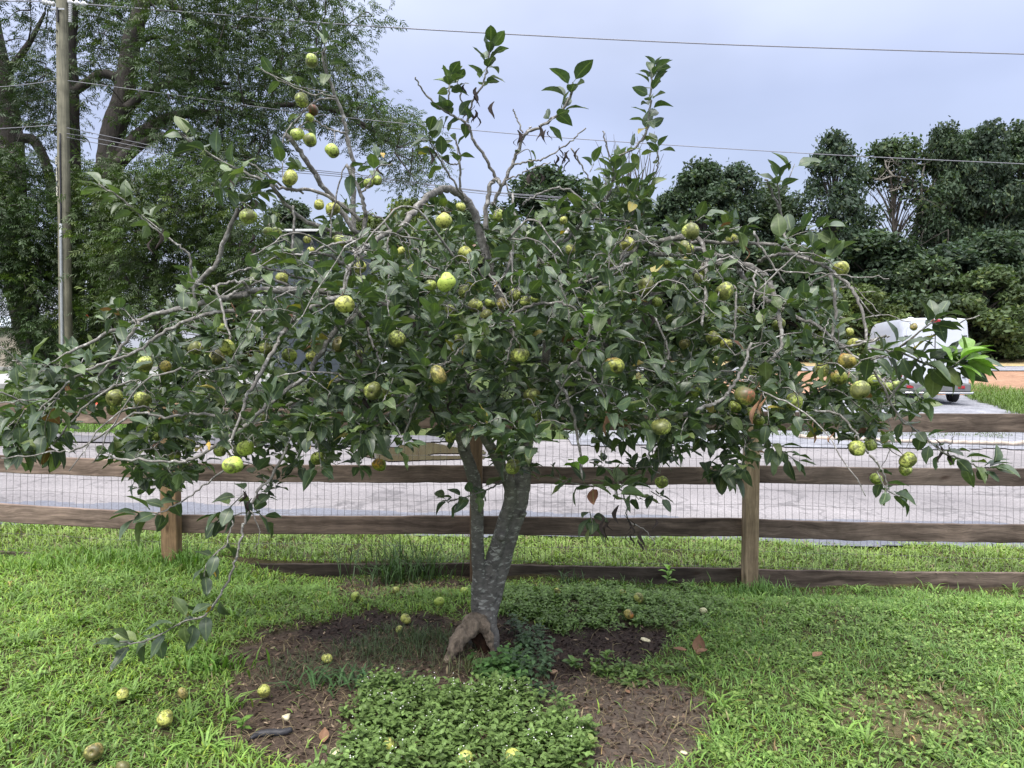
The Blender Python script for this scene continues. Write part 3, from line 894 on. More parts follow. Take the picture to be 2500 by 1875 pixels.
# white pickup beyond the road behind the crown
pb_ = U(925, 870, 30); pz = float(gz(pb_[0], 30))
pk = empty('pickup_truck', (pb_[0] + .75, 30, pz), 0); tag(pk, 'white pickup truck mostly hidden behind the middle of the apple tree', 'pickup truck')
V, F = box_vf(-.95, .95, 0, 5.2, .45, 1.05); o = obj('body', mesh_np('body', V, F, M_van), pk); b = o.modifiers.new('bevel', 'BEVEL'); b.width = .12; b.segments = 3
V = [(-.9, 1.4, 1.0), (.9, 1.4, 1.0), (.9, 3.4, 1.0), (-.9, 3.4, 1.0), (-.75, 2.0, 1.75), (.75, 2.0, 1.75), (.75, 3.2, 1.75), (-.75, 3.2, 1.75)]
me = bpy.data.meshes.new('cab'); me.from_pydata(V, [], [(3, 2, 1, 0), (4, 5, 6, 7), (0, 1, 5, 4), (1, 2, 6, 5), (2, 3, 7, 6), (3, 0, 4, 7)]); me.materials.append(M_van); me.update()
o = obj('cab', me, pk); b = o.modifiers.new('bevel', 'BEVEL'); b.width = .08; b.segments = 3
V = [(-.74, 1.44, 1.12), (.74, 1.44, 1.12), (.64, 1.91, 1.66), (-.64, 1.91, 1.66)]
V += [(x, y - .05, z + .03) for x, y, z in V]
me = bpy.data.meshes.new('windscreen'); me.from_pydata(V, [], [(3, 2, 1, 0), (4, 5, 6, 7), (0, 1, 5, 4), (1, 2, 6, 5), (2, 3, 7, 6), (3, 0, 4, 7)]); me.materials.append(M_glass); me.update(); obj('windscreen', me, pk)
for s in (-1, 1):
    for y in (.95, 4.2):
        V, F = lathe([(0, -.1), (.36, -.12), (.38, 0), (.36, .12), (0, .1)], 16)
        o = obj('wheel', mesh_np('wheel', V, F, M_tyre, None, True), pk); o.location = (s * .85, y, .38); o.rotation_euler = (0, math.radians(90), 0)
    box('headlight', (s * .72 - .16, s * .72 + .16, -.02, .02, .75, .92), M_refl, pk, .01)

# dark board with a pale frame under the far right trees
nb_ = U(2462, 862, 64); nb_[2] = float(gz(nb_[0], 64))
nt_ = empty('notice_board', nb_); tag(nt_, 'dark rectangular board in a thin pale frame under the far right trees', 'board')
wv_ = 24 / FPX * 64; hv = U(0, 834, 64)[2] - nb_[2]
V, F = box_vf(-wv_, wv_, -.03, .03, .3, hv); obj('panel', mesh_np('panel', V, F, M_shed), nt_)
for x in (-wv_, wv_):
    V, F = box_vf(x - .05, x + .05, -.05, .05, -.3, hv + .05); obj('post', mesh_np('post', V, F, M_gal), nt_)
V, F = box_vf(-wv_ - .05, wv_ + .05, -.05, .05, hv + .052, hv + .13); obj('top_rail', mesh_np('top_rail', V, F, M_gal), nt_)
# ------------------------------------------------------------------ background trees
M_leaf_far = leafy_mat('far_leaves', 0.6, 0.30, (1.1, 1.1, 1.1), 0.3, tcol=(1.1, 1.25, .6), objcol=True)
M_leaf_left = leafy_mat('compound_leaves', 0.5, 0.22, (1.15, 1.15, 1.1), 0.4, tcol=(1.1, 1.3, .35))
M_bark_far = bark_mat('grey_brown_bark', (0.045, 0.038, 0.032), (0.12, 0.105, 0.09), None, (9, 9, 2.2), 0.04)
M_bark_dark = bark_mat('dark_ridged_bark', (0.020, 0.017, 0.014), (0.068, 0.058, 0.049), None, (16, 16, 2.5), 0.04)

def unit(v): return v / (np.linalg.norm(v, axis=-1, keepdims=True) + 1e-9)

def quads_at(P, nrm, size, col, aspect=1.7):
    """leaf sprays: pointed, bent diamonds of 4 triangles"""
    n = len(P)
    nrm = unit(nrm)
    a = unit(np.cross(nrm, rng.normal(size=(n, 3))))
    b = np.cross(nrm, a)
    s = size[:, None]
    v0 = P - a * s * .5 * aspect
    v1 = P + b * s * .42 + a * s * .08 - nrm * s * .12
    v2 = P + a * s * .5 * aspect - nrm * s * .18
    v3 = P - b * s * .42 + a * s * .02 - nrm * s * .10
    V = np.stack([v0, v1, v2, v3], 1).reshape(-1, 3)
    k = np.arange(n) * 4
    T = np.concatenate([np.stack([k, k + 1, k + 2], 1), np.stack([k, k + 2, k + 3], 1)])
    return V, T, np.repeat(col, 4, 0)

_cr = {}
def crown_variant(kind, k):
    """leaf mass and limbs of a crown, in metres for a tree of radius R0 and height H0; shared between trees of alike growth"""
    if (kind, k) in _cr: return _cr[(kind, k)]
    R, H, nb, per, leaf, cf = {'tall': (3.6, 17.0, 120, 170, .22, .08), 'gap': (3.9, 17.0, 110, 130, .22, .08), 'bush': (3.6, 8.0, 60, 190, .24, .0), 'small': (3.4, 11.0, 70, 170, .24, .05)}[kind]
    acc = Acc(); limb = Acc()
    h = cf + (1 - cf) * rng.random(nb) ** .85
    # an uneven outline: the width wanders with height and direction
    prof = np.interp(h, [0, .12, .35, .6, .8, .93, 1], [.80, .98, 1, .95, .74, .44, .10] if kind != 'bush' else [.95, 1, 1, .9, .75, .5, .2])
    ang = rng.uniform(0, 2 * np.pi, nb)
    prof = prof * (1 + .16 * np.sin(ang * 3 + h * 9 + k) + .12 * np.sin(ang * 2 - h * 17 + 2 * k))
    rr = prof * R * np.sqrt(rng.uniform(.15, 1, nb))
    C = np.stack([rr * np.cos(ang), rr * np.sin(ang), h * H * .96], 1)
    br = rng.uniform(.13, .34, nb) * R
    tone = rng.normal(1, .17, nb)
    for i in range(nb):
        o = np.array([R * .05 * math.sin(C[i, 2] * .2), 0, C[i, 2] * .74])
        q = np.stack([o, o * .5 + C[i] * .5 + np.array([0, 0, .02 * H]), C[i]])
        limb.add(*tube(catmull(q, 3), np.linspace(.06, .015, 7), 4, cap=False))
        if kind == 'gap' and .45 < h[i] < .8 and rng.random() < .7:
            for _ in range(4):
                tip = C[i] + unit(rng.normal(size=3)) * br[i] * 1.4
                limb.add(*tube(catmull(np.stack([C[i], (C[i] + tip) / 2 + rng.normal(0, .1, 3), tip]), 3), np.linspace(.022, .006, 7), 3, cap=False))
            continue
        m = int(per * rng.uniform(.6, 1.35) * (br[i] / (.235 * R)) ** 1.5)
        dr = unit(rng.normal(size=(m, 3)) + np.array([0, 0, .25]))
        rad = br[i] * rng.uniform(.15, 1.15, m) ** .55
        Q = C[i] + dr * rad[:, None] * np.array([1.2, 1.2, .72])
        spr = rng.random(m) < .14
        Q[spr] += dr[spr] * br[i] * rng.uniform(.05, .38, (spr.sum(), 1))
        nr = dr * .5 + rng.normal(0, .75, (m, 3)) + np.array([0, 0, .45])
        cc = np.ones((m, 3)) * tone[i] * rng.normal(1, .25, (m, 1)).clip(.4, 1.7)
        yel = rng.random(m) < .10
        cc[yel] *= (1.5, 1.3, .9)
        acc.add(*quads_at(Q, nr, leaf * rng.uniform(.6, 1.4, m), cc))
    r = (acc.mesh('crown', M_leaf_far), limb.mesh('limbs', M_bark_far), R, H)
    _cr[(kind, k)] = r
    return r

_nt = [0]
def far_tree(px, ytop, hw, d, label, col, name='tree', cat='tree', crown_from=0.1, nblob=60, per=150, leaf=.34, gaps=0.0, group='trees of the far treeline', trunkw=.22, bare=0, squash=1.0):
    base = U(px, 860, d); base[2] = float(gz(base[0], d))
    H = U(px, ytop, d)[2] - base[2]; R = hw / FPX * d * 1.12
    e = empty(name, base); tag(e, label, cat, group)
    t = np.linspace(0, 1, 9)
    P = np.stack([R * .10 * np.sin(t * 3 + px), 0 * t, t * H * .84 - .3], 1)
    V, T = tube(P, trunkw * (1 - .84 * t) * (H / 16), 9)
    obj('trunk', mesh_np('trunk', V, T, M_bark_far, None, True), e)
    _nt[0] += 1
    kind = 'gap' if gaps > .5 else ('bush' if cat == 'bush' else ('small' if H < 13 else 'tall'))
    cm, lm, R0, H0 = crown_variant(kind, _nt[0] % {'tall': 5, 'gap': 1, 'bush': 3, 'small': 2}[kind])
    rz = rng.uniform(0, 6.28)
    for nm, me in (('limbs', lm), ('crown', cm)):
        o = obj(nm, me, e); o.scale = (R / R0, R / R0, H / H0); o.rotation_euler = (0, 0, rz); o['kind'] = 'stuff'
        o.color = (*col, 1)
    return e

DK = (0.046, 0.074, 0.042); MD = (0.056, 0.086, 0.045); YG = (0.085, 0.120, 0.040); BL = (0.047, 0.073, 0.050)
far_tree(1345, 398, 120, 62, 'dark rounded tree just left of the dead-topped tree, above the crown', DK, nblob=70)
t_dead = far_tree(1530, 470, 95, 62, 'tree with bare dead twigs sticking out of its top, centre right behind the crown', MD, nblob=70, gaps=.3)
acc = Acc()
bs_ = np.array(t_dead.location)
for i in range(46):
    s_ = U(1530 + rng.uniform(-60, 60), 500 + rng.uniform(-30, 20), 62 + rng.uniform(-1, 1)) - bs_
    e_ = U(1530 + rng.uniform(-95, 120), rng.uniform(320, 440), 62 + rng.uniform(-1.5, 1.5)) - bs_
    e_[0] = .5 * e_[0] + .5 * s_[0] * 1.7
    q = catmull(np.stack([s_, (s_ + e_) / 2 + rng.normal(0, .25, 3), e_]), 4)
    acc.add(*tube(q, np.linspace(.05, .012, len(q)), 4, cap=False))
acc.build('dead_twigs', M_bark_far, t_dead)['kind'] = 'stuff'
far_tree(1640, 462, 70, 60, 'shorter dark tree at the left foot of the right treeline', DK)
far_tree(1708, 388, 88, 60, 'dark green domed tree, left one of the twin domes in the right treeline', DK, nblob=75)
far_tree(1792, 392, 80, 62, 'dark green domed tree, right one of the twin domes in the right treeline', BL, nblob=75)
far_tree(1885, 446, 90, 64, 'lower tree filling the dip beside the tall vine-covered tree', MD, nblob=70)
far_tree(2028, 318, 84, 61, 'tall ivy-wrapped tree with a narrow pointed top left of the sky gap', BL, nblob=100)
t_gap = far_tree(2175, 328, 110, 63, 'thin-crowned tree with pale bare limbs showing against the sky gap', MD, nblob=80, gaps=.75)
acc = Acc(); bs_ = np.array(t_gap.location)
M_pale_limb = bark_mat('pale_limb', (0.15, 0.14, 0.12), (0.30, 0.28, 0.25), None, (9, 9, 3), .01)
for pts in ([(2240, 470), (2215, 440), (2180, 430), (2150, 440), (2135, 437)], [(2225, 455), (2205, 415), (2180, 395)], [(2250, 490), (2250, 440), (2262, 390), (2285, 360)], [(2240, 470), (2225, 420), (2228, 380)],
            [(2262, 470), (2290, 430), (2300, 390)], [(2180, 430), (2165, 410), (2160, 390)], [(2205, 440), (2195, 460), (2170, 468)]):
    q = catmull(np.stack([U(x, y, 62.0) - bs_ for x, y in pts]), 4)
    acc.add(*tube(q, np.linspace(.11, .03, len(q)), 5, cap=False))
    for k in range(9):
        j = rng.integers(2, len(q) - 1)
        tip = q[j] + np.array([rng.normal(0, .8), rng.normal(0, .5), rng.uniform(-.2, 1.0)])
        acc.add(*tube(catmull(np.stack([q[j], (q[j] + tip) / 2 + rng.normal(0, .12, 3), tip]), 3), np.linspace(.035, .01, 7), 4, cap=False))
acc.build('bare_limbs', M_pale_limb, t_gap)['kind'] = 'stuff'
far_tree(2296, 300, 66, 62, 'tall leafy tree just right of the sky gap in the right treeline', DK, nblob=95)
far_tree(2345, 312, 74, 64, 'tree between the sky gap and the tallest pointed tree at far right', MD, nblob=85)
far_tree(2392, 286, 78, 62, 'tallest narrow tree of the right treeline with a spiky top', BL, nblob=110)
far_tree(2475, 294, 90, 63, 'broad tall tree cut by the right edge of the photo', DK, nblob=100)
far_tree(2600, 300, 100, 63, 'broad tree standing past the right edge beside the tall spiky one', MD, nblob=70)
far_tree(2130, 560, 110, 58, 'mid-height dark tree in the shade below the sky gap', DK, nblob=70, crown_from=.02)
far_tree(2300, 600, 120, 57, 'wide dark low tree under the tall trees at far right', BL, nblob=80, crown_from=.02)
far_tree(2440, 560, 110, 58, 'dense tree directly behind the dark notice board', DK, nblob=80, crown_from=.05)
SH = 'shrubs at the foot of the treeline'
far_tree(2085, 705, 90, 50, 'bright yellow-green bush left of the van roof at the foot of the trees', YG, 'bush', 'bush', .0, 50, 190, .22, group=SH)
far_tree(2250, 640, 110, 54, 'green bush right behind the white van roof', MD, 'bush', 'bush', .0, 50, 170, .24, group=SH)
far_tree(2400, 660, 100, 53, 'yellowish green bush at right between van and board', (0.068, 0.102, 0.042), 'bush', 'bush', .0, 50, 170, .24, group=SH)
far_tree(2520, 640, 90, 54, 'green bush at the right edge beside the notice board', MD, 'bush', 'bush', .1, 50, 170, .24, group=SH)
far_tree(1950, 640, 110, 54, 'dark bush behind the right shoulder of the crown', DK, 'bush', 'bush', .0, 50, 170, .24, group=SH)
far_tree(1800, 600, 120, 55, 'dark bush behind the upper right of the crown', DK, 'bush', 'bush', .0, 50, 170, .24, group=SH)
far_tree(1600, 580, 140, 56, 'dark bush directly behind the crown right of its middle', DK, 'bush', 'bush', .0, 40, 130, .3, group=SH)
far_tree(1380, 600, 140, 56, 'dark bush directly behind the middle of the crown', BL, 'bush', 'bush', .0, 40, 130, .3, group=SH)
far_tree(1170, 560, 130, 56, 'dark bush directly behind the crown left of its middle', DK, 'bush', 'bush', .0, 40, 130, .3, group=SH)
FC = 'small distant trees left of centre'
far_tree(1005, 478, 70, 55, 'yellow-green distant tree under the drooping bough left of centre', (0.085, 0.115, 0.03), nblob=55, group=FC)
far_tree(1120, 492, 80, 66, 'small distant tree below the twin upright shoots', MD, nblob=55, group=FC)
far_tree(905, 520, 80, 60, 'distant green tree right of the tall bare upright twig', (0.075, 0.10, 0.03), nblob=55, group=FC)
far_tree(715, 488, 85, 75, 'hazy blue-green distant tree above the dark shed roof', (0.055, 0.08, 0.05), nblob=60, group=FC)
far_tree(1000, 660, 120, 50, 'low dark bush behind the crown left of the trunk', DK, 'bush', 'bush', .0, 50, 170, .24, group=SH)
far_tree(820, 690, 120, 48, 'low green bush beside the shed behind the crown', MD, 'bush', 'bush', .0, 36, 130, .3, group=SH)
far_tree(560, 700, 120, 44, 'low green bush left of the shed behind the drooping branches', (0.06, 0.085, 0.03), 'bush', 'bush', .0, 36, 130, .3, group=SH)

# ---- the big trees at left: traced trunks and limbs, pinnate leaves in clumps
def frond_template(npair=4, L=.22, ll=.115, lw=.034):
    V, T, = [], []
    def leaflet(o, d, n):
        s = np.cross(d, n)
        k = len(V)
        V.extend([o, o + d * ll * .42 + s * lw * .5 - n * .004, o + d * ll - n * .03, o + d * ll * .42 - s * lw * .5 - n * .004])
        T.extend([(k, k + 1, k + 2), (k, k + 2, k + 3)])
    for i in range(npair):
        t = (i + .8) / npair
        o = np.array([0, t * L, -.20 * L * t * t])
        for s in (-1, 1):
            d = unit(np.array([s * (.9 + .1 * math.sin(i * 5 + s)), .5, -.25 + .25 * math.sin(i * 3.7 + s * 2)]))
            leaflet(o, d, unit(np.array([s * .2, .15, 1.])))
    leaflet(np.array([0, L, -.28 * L]), unit(np.array([0, .8, -.6])), unit(np.array([0, .6, .8])))
    k = len(V); w = .004
    V.extend([np.array([-w, 0, 0]), np.array([w, 0, 0]), np.array([w, L, -.28 * L]), np.array([-w, L, -.28 * L])]); T.extend([(k, k + 1, k + 2), (k, k + 2, k + 3)])
    return np.array(V), np.array(T)

def place(Vt, Tt, P, A, Nn, S, Cc, At=None):
    """copies of a template: local +Y along A, local +Z near Nn"""
    n, k = len(P), len(Vt)
    A = unit(A); X = unit(np.cross(A, Nn)); Z = np.cross(X, A)
    M = np.stack([X, A, Z], 2) * np.asarray(S).reshape(-1, 1, 1)
    V = np.einsum('nij,kj->nki', M, Vt) + P[:, None, :]
    T = (Tt[None] + (np.arange(n) * k)[:, None, None]).reshape(-1, 3)
    C = np.repeat(Cc, k, 0)
    if At is not None:
        C = np.concatenate([C[:, :3], np.tile(At, n)[:, None]], 1)
    return V.reshape(-1, 3), T, C

SPANS = {0: [(0, 120, 2), (190, 330, 6), (380, 560, 7), (560, 760, 6), (760, 830, 3), (870, 920, 1)],
  -50: [(0, 150, 3), (190, 560, 7), (560, 830, 6), (830, 930, 2)], -100: [(-100, 830, 6)], -150: [(-100, 800, 6)],
  50: [(60, 140, 3), (190, 300, 6), (350, 560, 7), (560, 700, 7), (700, 830, 3), (820, 870, 2)],
  100: [(0, 140, 4), (190, 300, 7), (340, 560, 8), (560, 720, 7), (720, 870, 3)],
  150: [(20, 150, 7), (190, 300, 7), (330, 560, 8), (560, 740, 7), (740, 890, 4)],
  200: [(30, 150, 8), (190, 260, 4), (330, 560, 8), (560, 760, 7), (760, 905, 5)],
  250: [(50, 150, 7), (330, 500, 7), (500, 700, 8), (700, 800, 4), (800, 950, 6)],
  300: [(60, 150, 5), (330, 480, 7), (480, 700, 6), (830, 1010, 6)],
  350: [(0, 60, 6), (200, 240, 1), (400, 640, 5), (640, 690, 2), (910, 1035, 6)],
  400: [(0, 130, 8), (180, 300, 6), (300, 520, 7), (520, 600, 4), (945, 1045, 5)],
  450: [(0, 150, 9), (180, 560, 8), (965, 1030, 2)], 500: [(0, 150, 9), (180, 590, 9)], 550: [(0, 160, 9), (180, 620, 9)],
  600: [(0, 160, 9), (170, 620, 9)], 650: [(0, 170, 9), (170, 600, 9)], 700: [(20, 170, 9), (180, 560, 8)],
  750: [(30, 180, 9), (180, 420, 7)], 800: [(60, 180, 9), (180, 300, 5)], 850: [(75, 170, 7)]}
clumps = {'A': [], 'B': [], 'D': [], 'E': []}
for y, sp in SPANS.items():
    for x0, x1, dn in sp:
        # keep the crowns going past the frame at left and above, where the tree goes on
        if x0 == 0: x0 = -140
        cells = (x1 - x0) / 50.0
        n = rng.poisson(cells * dn * (0.60 if y < 320 else .72))
        for _ in range(n):
            px, py = rng.uniform(x0, x1), y + rng.uniform(0, 50)
            k = ('D' if py > 380 else 'A') if px < 165 else ('E' if (py > 400 and px < 640) else 'B')
            d = {'A': rng.uniform(21, 25.5), 'B': rng.uniform(18.6 if px > 270 else 20.3, 25.5), 'D': rng.uniform(19.5, 22.5), 'E': rng.uniform(19.7, 22.5) if px < 260 else rng.uniform(17, 21)}[k]
            if 215 < px < 350 and py < 400 and rng.random() < .8: d = rng.uniform(22.6, 25.5)
            clumps[k].append((px, py, d))
clumps = {k: np.array(v) for k, v in clumps.items()}

def px_tube(pts, d, name, parent, base, mat, sides=12, step=6, wob=.0):
    """pts: (px, py, width px)"""
    pp = np.array([np.append(U(x, y, dd) - base, w / FPX * dd / 2) for (x, y, w), dd in zip(pts, np.broadcast_to(d, (len(pts),)))])
    c = catmull(pp, step)
    c[:, :3] += rng.normal(0, wob, (len(c), 3))
    V, T = tube(c[:, :3], np.abs(c[:, 3]), sides, .03)
    o = obj(name, mesh_np(name, V, T, mat, None, True), parent)
    return c[:, :3] + base

def leafy_tree(key, name, label, cat, baseloc, traced, tone, group, per=30, fs=1.0, spread=.42, blue=0.0):
    e = empty(name, baseloc); tag(e, label, cat, group)
    base = np.array(baseloc)
    nodes = []
    for nm, d, pts in traced:
        nodes.append(px_tube(pts, d, nm, e, base, M_bark_dark, 14 if nm == 'trunk' else 8))
    nodes = np.concatenate(nodes)
    fv, ft = frond_template()
    acc = Acc(); tw = Acc()
    cl = clumps[key]
    cen = np.array([U(*c) for c in cl])
    dist = np.array([np.min(np.linalg.norm(nodes - c, axis=1)) for c in cen])
    for i in np.argsort(dist):
        c = cen[i]
        dd = np.linalg.norm(nodes - c, axis=1) + np.maximum(0, nodes[:, 2] - c[2]) * .3
        o = nodes[np.argmin(dd)]
        L = np.linalg.norm(c - o)
        if L > .15:
            mid = (o + c) / 2 + np.array([0, 0, .10 * L]) + rng.normal(0, .06 * L, 3)
            q = catmull(np.stack([o, mid, c]), 4)
            tw.add(*tube(q - base, np.linspace(min(.012 + .012 * L, .05), .008, len(q)), 4, cap=False))
            nodes = np.concatenate([nodes, q[2:]])
        m = int(per * rng.uniform(.6, 1.4))
        off = rng.normal(0, spread, (m, 3)) * np.array([1.15, 1.15, .42])
        off *= 1.0 + .35 * rng.random((m, 1))
        P = c + off - base
        A = unit(off * np.array([1, 1, .3])) * .7 + rng.normal(0, .7, (m, 3)) * np.array([1, 1, .5]) + np.array([0, 0, -.06])
        Nn = np.tile(np.array([0, 0, 1.0]), (m, 1)) + rng.normal(0, .5, (m, 3))
        t = rng.normal(1, .2)
        col = np.array(tone) * t * rng.normal(1, .2, (m, 1)).clip(.5, 1.6)
        if rng.random() < .14: col = col * np.array([1.55, 1.35, .9])
        acc.add(*place(fv, ft, P, A, Nn, fs * rng.uniform(.7, 1.25, m), col))
    if tw.V: tw.build('twigs', M_bark_dark, e)['kind'] = 'stuff'
    c = acc.build('crown', M_leaf_left, e); c['kind'] = 'stuff'
    return e

LG = 'tall trees at left'
bB = U(262, 880, 22); bB[2] = float(gz(bB[0], 22))
TB = [('trunk', 22, [(258, 1010, 84), (256, 880, 74), (258, 700, 70), (262, 520, 66), (268, 400, 62), (276, 325, 56), (300, 244, 50), (312, 163, 44), (322, 100, 42), (344, 20, 34), (352, -60, 30), (345, -200, 18)]),
      ('limb', 22, [(280, 385, 40), (318, 352, 36), (345, 325, 32), (385, 300, 28), (427, 283, 24), (490, 276, 18), (540, 272, 10)]),
      ('limb', 21.6, [(285, 400, 36), (330, 362, 28), (372, 340, 20), (410, 330, 14), (470, 335, 8)]),
      ('limb', 22.3, [(290, 190, 24), (250, 180, 22), (215, 200, 22), (178, 225, 24)]),
      ('limb', 22, [(330, 60, 22), (360, 8, 20), (400, 2, 18), (430, 20, 16), (490, 52, 12), (545, 65, 8)]),
      ('limb', 21.7, [(310, 265, 26), (338, 240, 22), (380, 212, 20), (440, 204, 16), (500, 200, 12), (560, 205, 8)]),
      ('limb', 21, [(500, 200, 9), (570, 235, 12), (635, 256, 13), (724, 256, 13), (810, 268, 12), (860, 288, 11), (900, 313, 10), (934, 338, 8), (975, 360, 5)]),
      ('limb', 22.5, [(300, 130, 16), (330, 110, 14), (380, 90, 10), (430, 105, 6)]),
      ('limb', 22.8, [(182, 420, 30), (180, 300, 28), (178, 200, 27), (172, 120, 26), (178, 20, 24), (176, -100, 18)]),
      ('limb', 22.8, [(182, 420, 30), (183, 560, 34), (186, 760, 40), (188, 1000, 44)])]
leafy_tree('B', 'tall_tree', 'tall dark-trunked tree with feathery leaves and a long bough drooping right into the sky', 'tree', bB, TB, (0.046, 0.077, 0.027), LG, per=24, spread=.30)
bA = U(20, 880, 24); bA[2] = float(gz(bA[0], 24))
TA = [('trunk', 24, [(120, 1000, 74), (96, 880, 66), (62, 780, 62), (40, 640, 62), (32, 500, 62), (22, 350, 64), (8, 250, 62), (-12, 140, 56), (-40, 0, 50), (-60, -150, 40)]),
      ('limb', 23.6, [(48, 338, 26), (77, 340, 24), (95, 362, 24), (112, 400, 24), (124, 450, 24), (128, 520, 26)]),
      ('limb', 24, [(0, 200, 30), (40, 150, 18), (80, 90, 12), (110, 30, 6)])]
leafy_tree('A', 'tall_tree', 'leaning thick-trunked tree cut by the left edge of the photo', 'tree', bA, TA, (0.036, 0.060, 0.027), LG, per=24, spread=.30)
bD = U(70, 880, 21); bD[2] = float(gz(bD[0], 21))
TD = [('trunk', 21, [(75, 990, 18), (72, 800, 14), (70, 650, 12), (66, 520, 8), (60, 440, 5)]), ('limb', 21, [(72, 800, 10), (110, 700, 8), (130, 600, 5)])]
leafy_tree('D', 'vine_thicket', 'dense dark vine thicket around the leaning trunk left of the utility pole', 'thicket', bD, TD, (0.040, 0.070, 0.025), 'leafy thickets at left', per=28, spread=.30, fs=.9)
bE = U(400, 880, 18.5); bE[2] = float(gz(bE[0], 18.5))
TE = [('trunk', 18.6, [(400, 1020, 22), (395, 880, 18), (385, 760, 14), (380, 640, 10), (370, 520, 6)]), ('limb', 18.6, [(395, 880, 12), (460, 760, 10), (520, 660, 6)]), ('limb', 18.6, [(392, 820, 12), (320, 700, 9), (270, 600, 5)])]
leafy_tree('E', 'young_tree', 'bushy young tree with bright feathery leaves right of the utility pole', 'tree', bE, TE, (0.050, 0.082, 0.023), 'leafy thickets at left', per=26, spread=.29, fs=.9)
# ------------------------------------------------------------------ the apple tree
M_bark = bark_mat('apple_bark', (0.085, 0.079, 0.071), (0.225, 0.210, 0.190), (0.42, 0.42, 0.38), (26, 26, 38), 0.010, (24, 24, 58))
M_twig = bark_mat('grey_twig_bark', (0.085, 0.078, 0.072), (0.27, 0.255, 0.235), (0.46, 0.45, 0.43), (50, 50, 50), 0.003, (40, 40, 40))
M_rootwood = bark_mat('bare_root_wood', (0.055, 0.040, 0.029), (0.36, 0.285, 0.21), None, (34, 34, 11), 0.025)
M_leaf = leafy_mat('apple_leaf', 0.42, 0.16, (1.5, 1.5, 1.6), 0.5, rib=True, tcol=(1.2, 1.5, .35), bumps=0.15)
M_wither = flat_mat('withered_leaf', (0.022, 0.015, 0.013), 0.85, 0.5, 30)
M_rusty = flat_mat('dry_brown_leaf', (0.19, 0.105, 0.06), 0.8, 0.35, 25)

TD_ = 4.1
tb = G(1178, 1556); tb[2] = float(yz(tb[0], tb[1]))
apple_tree = empty('apple_tree', tb)
tag(apple_tree, 'spreading apple tree with drooping grey branches and scabby green apples in front of the fence', 'tree')

def pw(pts, d):
    """px, py, width px -> points and radii"""
    d = np.broadcast_to(d, (len(pts),))
    P = np.array([U(x, y, dd) for (x, y, w), dd in zip(pts, d)])
    R = np.array([w / FPX * dd / 2 for (x, y, w), dd in zip(pts, d)])
    return P, R

# trunk: three fused stems, remeshed into one skin
acc = Acc()
def stem(pts, d, sides=14, rough=.03):
    P, R = pw(pts, d)
    c = catmull(np.concatenate([P, R[:, None]], 1), 5)
    V, T = tube(c[:, :3], c[:, 3], sides, rough)
    acc.add(V, T)
    return c
stem([(1178, 1575, 66), (1177, 1535, 60), (1175, 1490, 54), (1172, 1450, 44), (1169, 1400, 36), (1166, 1330, 33), (1163, 1200, 31), (1150, 1149, 30), (1133, 1088, 30), (1122, 1027, 28)], [4.06] * 10)
stem([(1186, 1540, 52), (1185, 1490, 54), (1190, 1445, 52), (1200, 1395, 44), (1213, 1335, 37), (1228, 1280, 34), (1244, 1225, 32), (1244, 1185, 32), (1225, 1140, 30), (1207, 1105, 27), (1186, 1068, 26), (1164, 1010, 25)], [4.08, 4.08, 4.08, 4.09, 4.09, 4.1, 4.1, 4.08, 4.05, 4.02, 4.0, 3.95])
stem([(1186, 1550, 46), (1191, 1500, 50), (1203, 1450, 50), (1217, 1400, 47), (1231, 1350, 45), (1246, 1300, 43), (1262, 1250, 44), (1270, 1210, 46), (1276, 1165, 42), (1282, 1115, 36), (1288, 1060, 33), (1292, 1000, 32)], [4.1, 4.1, 4.11, 4.12, 4.13, 4.14, 4.15, 4.15, 4.16, 4.2, 4.25, 4.3])
# knots
for x, y, w, d in ((1276, 1256, 18, 4.08), (1222, 1312, 24, 4.05)):
    P, R = pw([(x, y, w), (x + 3, y - 2, w * .8)], [d + .03, d - .01])
    acc.add(*tube(P, R, 10))
# flare towards the ground
for x, y, w in ((1208, 1590, 44), (1150, 1570, 40), (1182, 1590, 52)):
    P, R = pw([(1182, 1500, 54), ((1182 + x) / 2, 1545, 46), (x, y, w * .6)], [4.05, 4.03, 4.02])
    c = catmull(np.concatenate([P, R[:, None]], 1), 4)
    acc.add(*tube(c[:, :3], c[:, 3], 12, .04))
V = np.concatenate(acc.V) - tb
V += np.array([[mnoise.noise(Vector(v * 16)) * .006 + mnoise.noise(Vector(v * 45 + np.array([k * 7, 0, 0]))) * .004 for k in range(3)] for v in V])
trunk = obj('trunk', mesh_np('trunk', V, np.concatenate(acc.T), M_bark, None, True), apple_tree)
rm = trunk.modifiers.new('skin', 'REMESH'); rm.mode = 'VOXEL'; rm.voxel_size = 0.006; rm.use_smooth_shade = True
sm = trunk.modifiers.new('smooth', 'SMOOTH'); sm.factor = .5; sm.iterations = 4
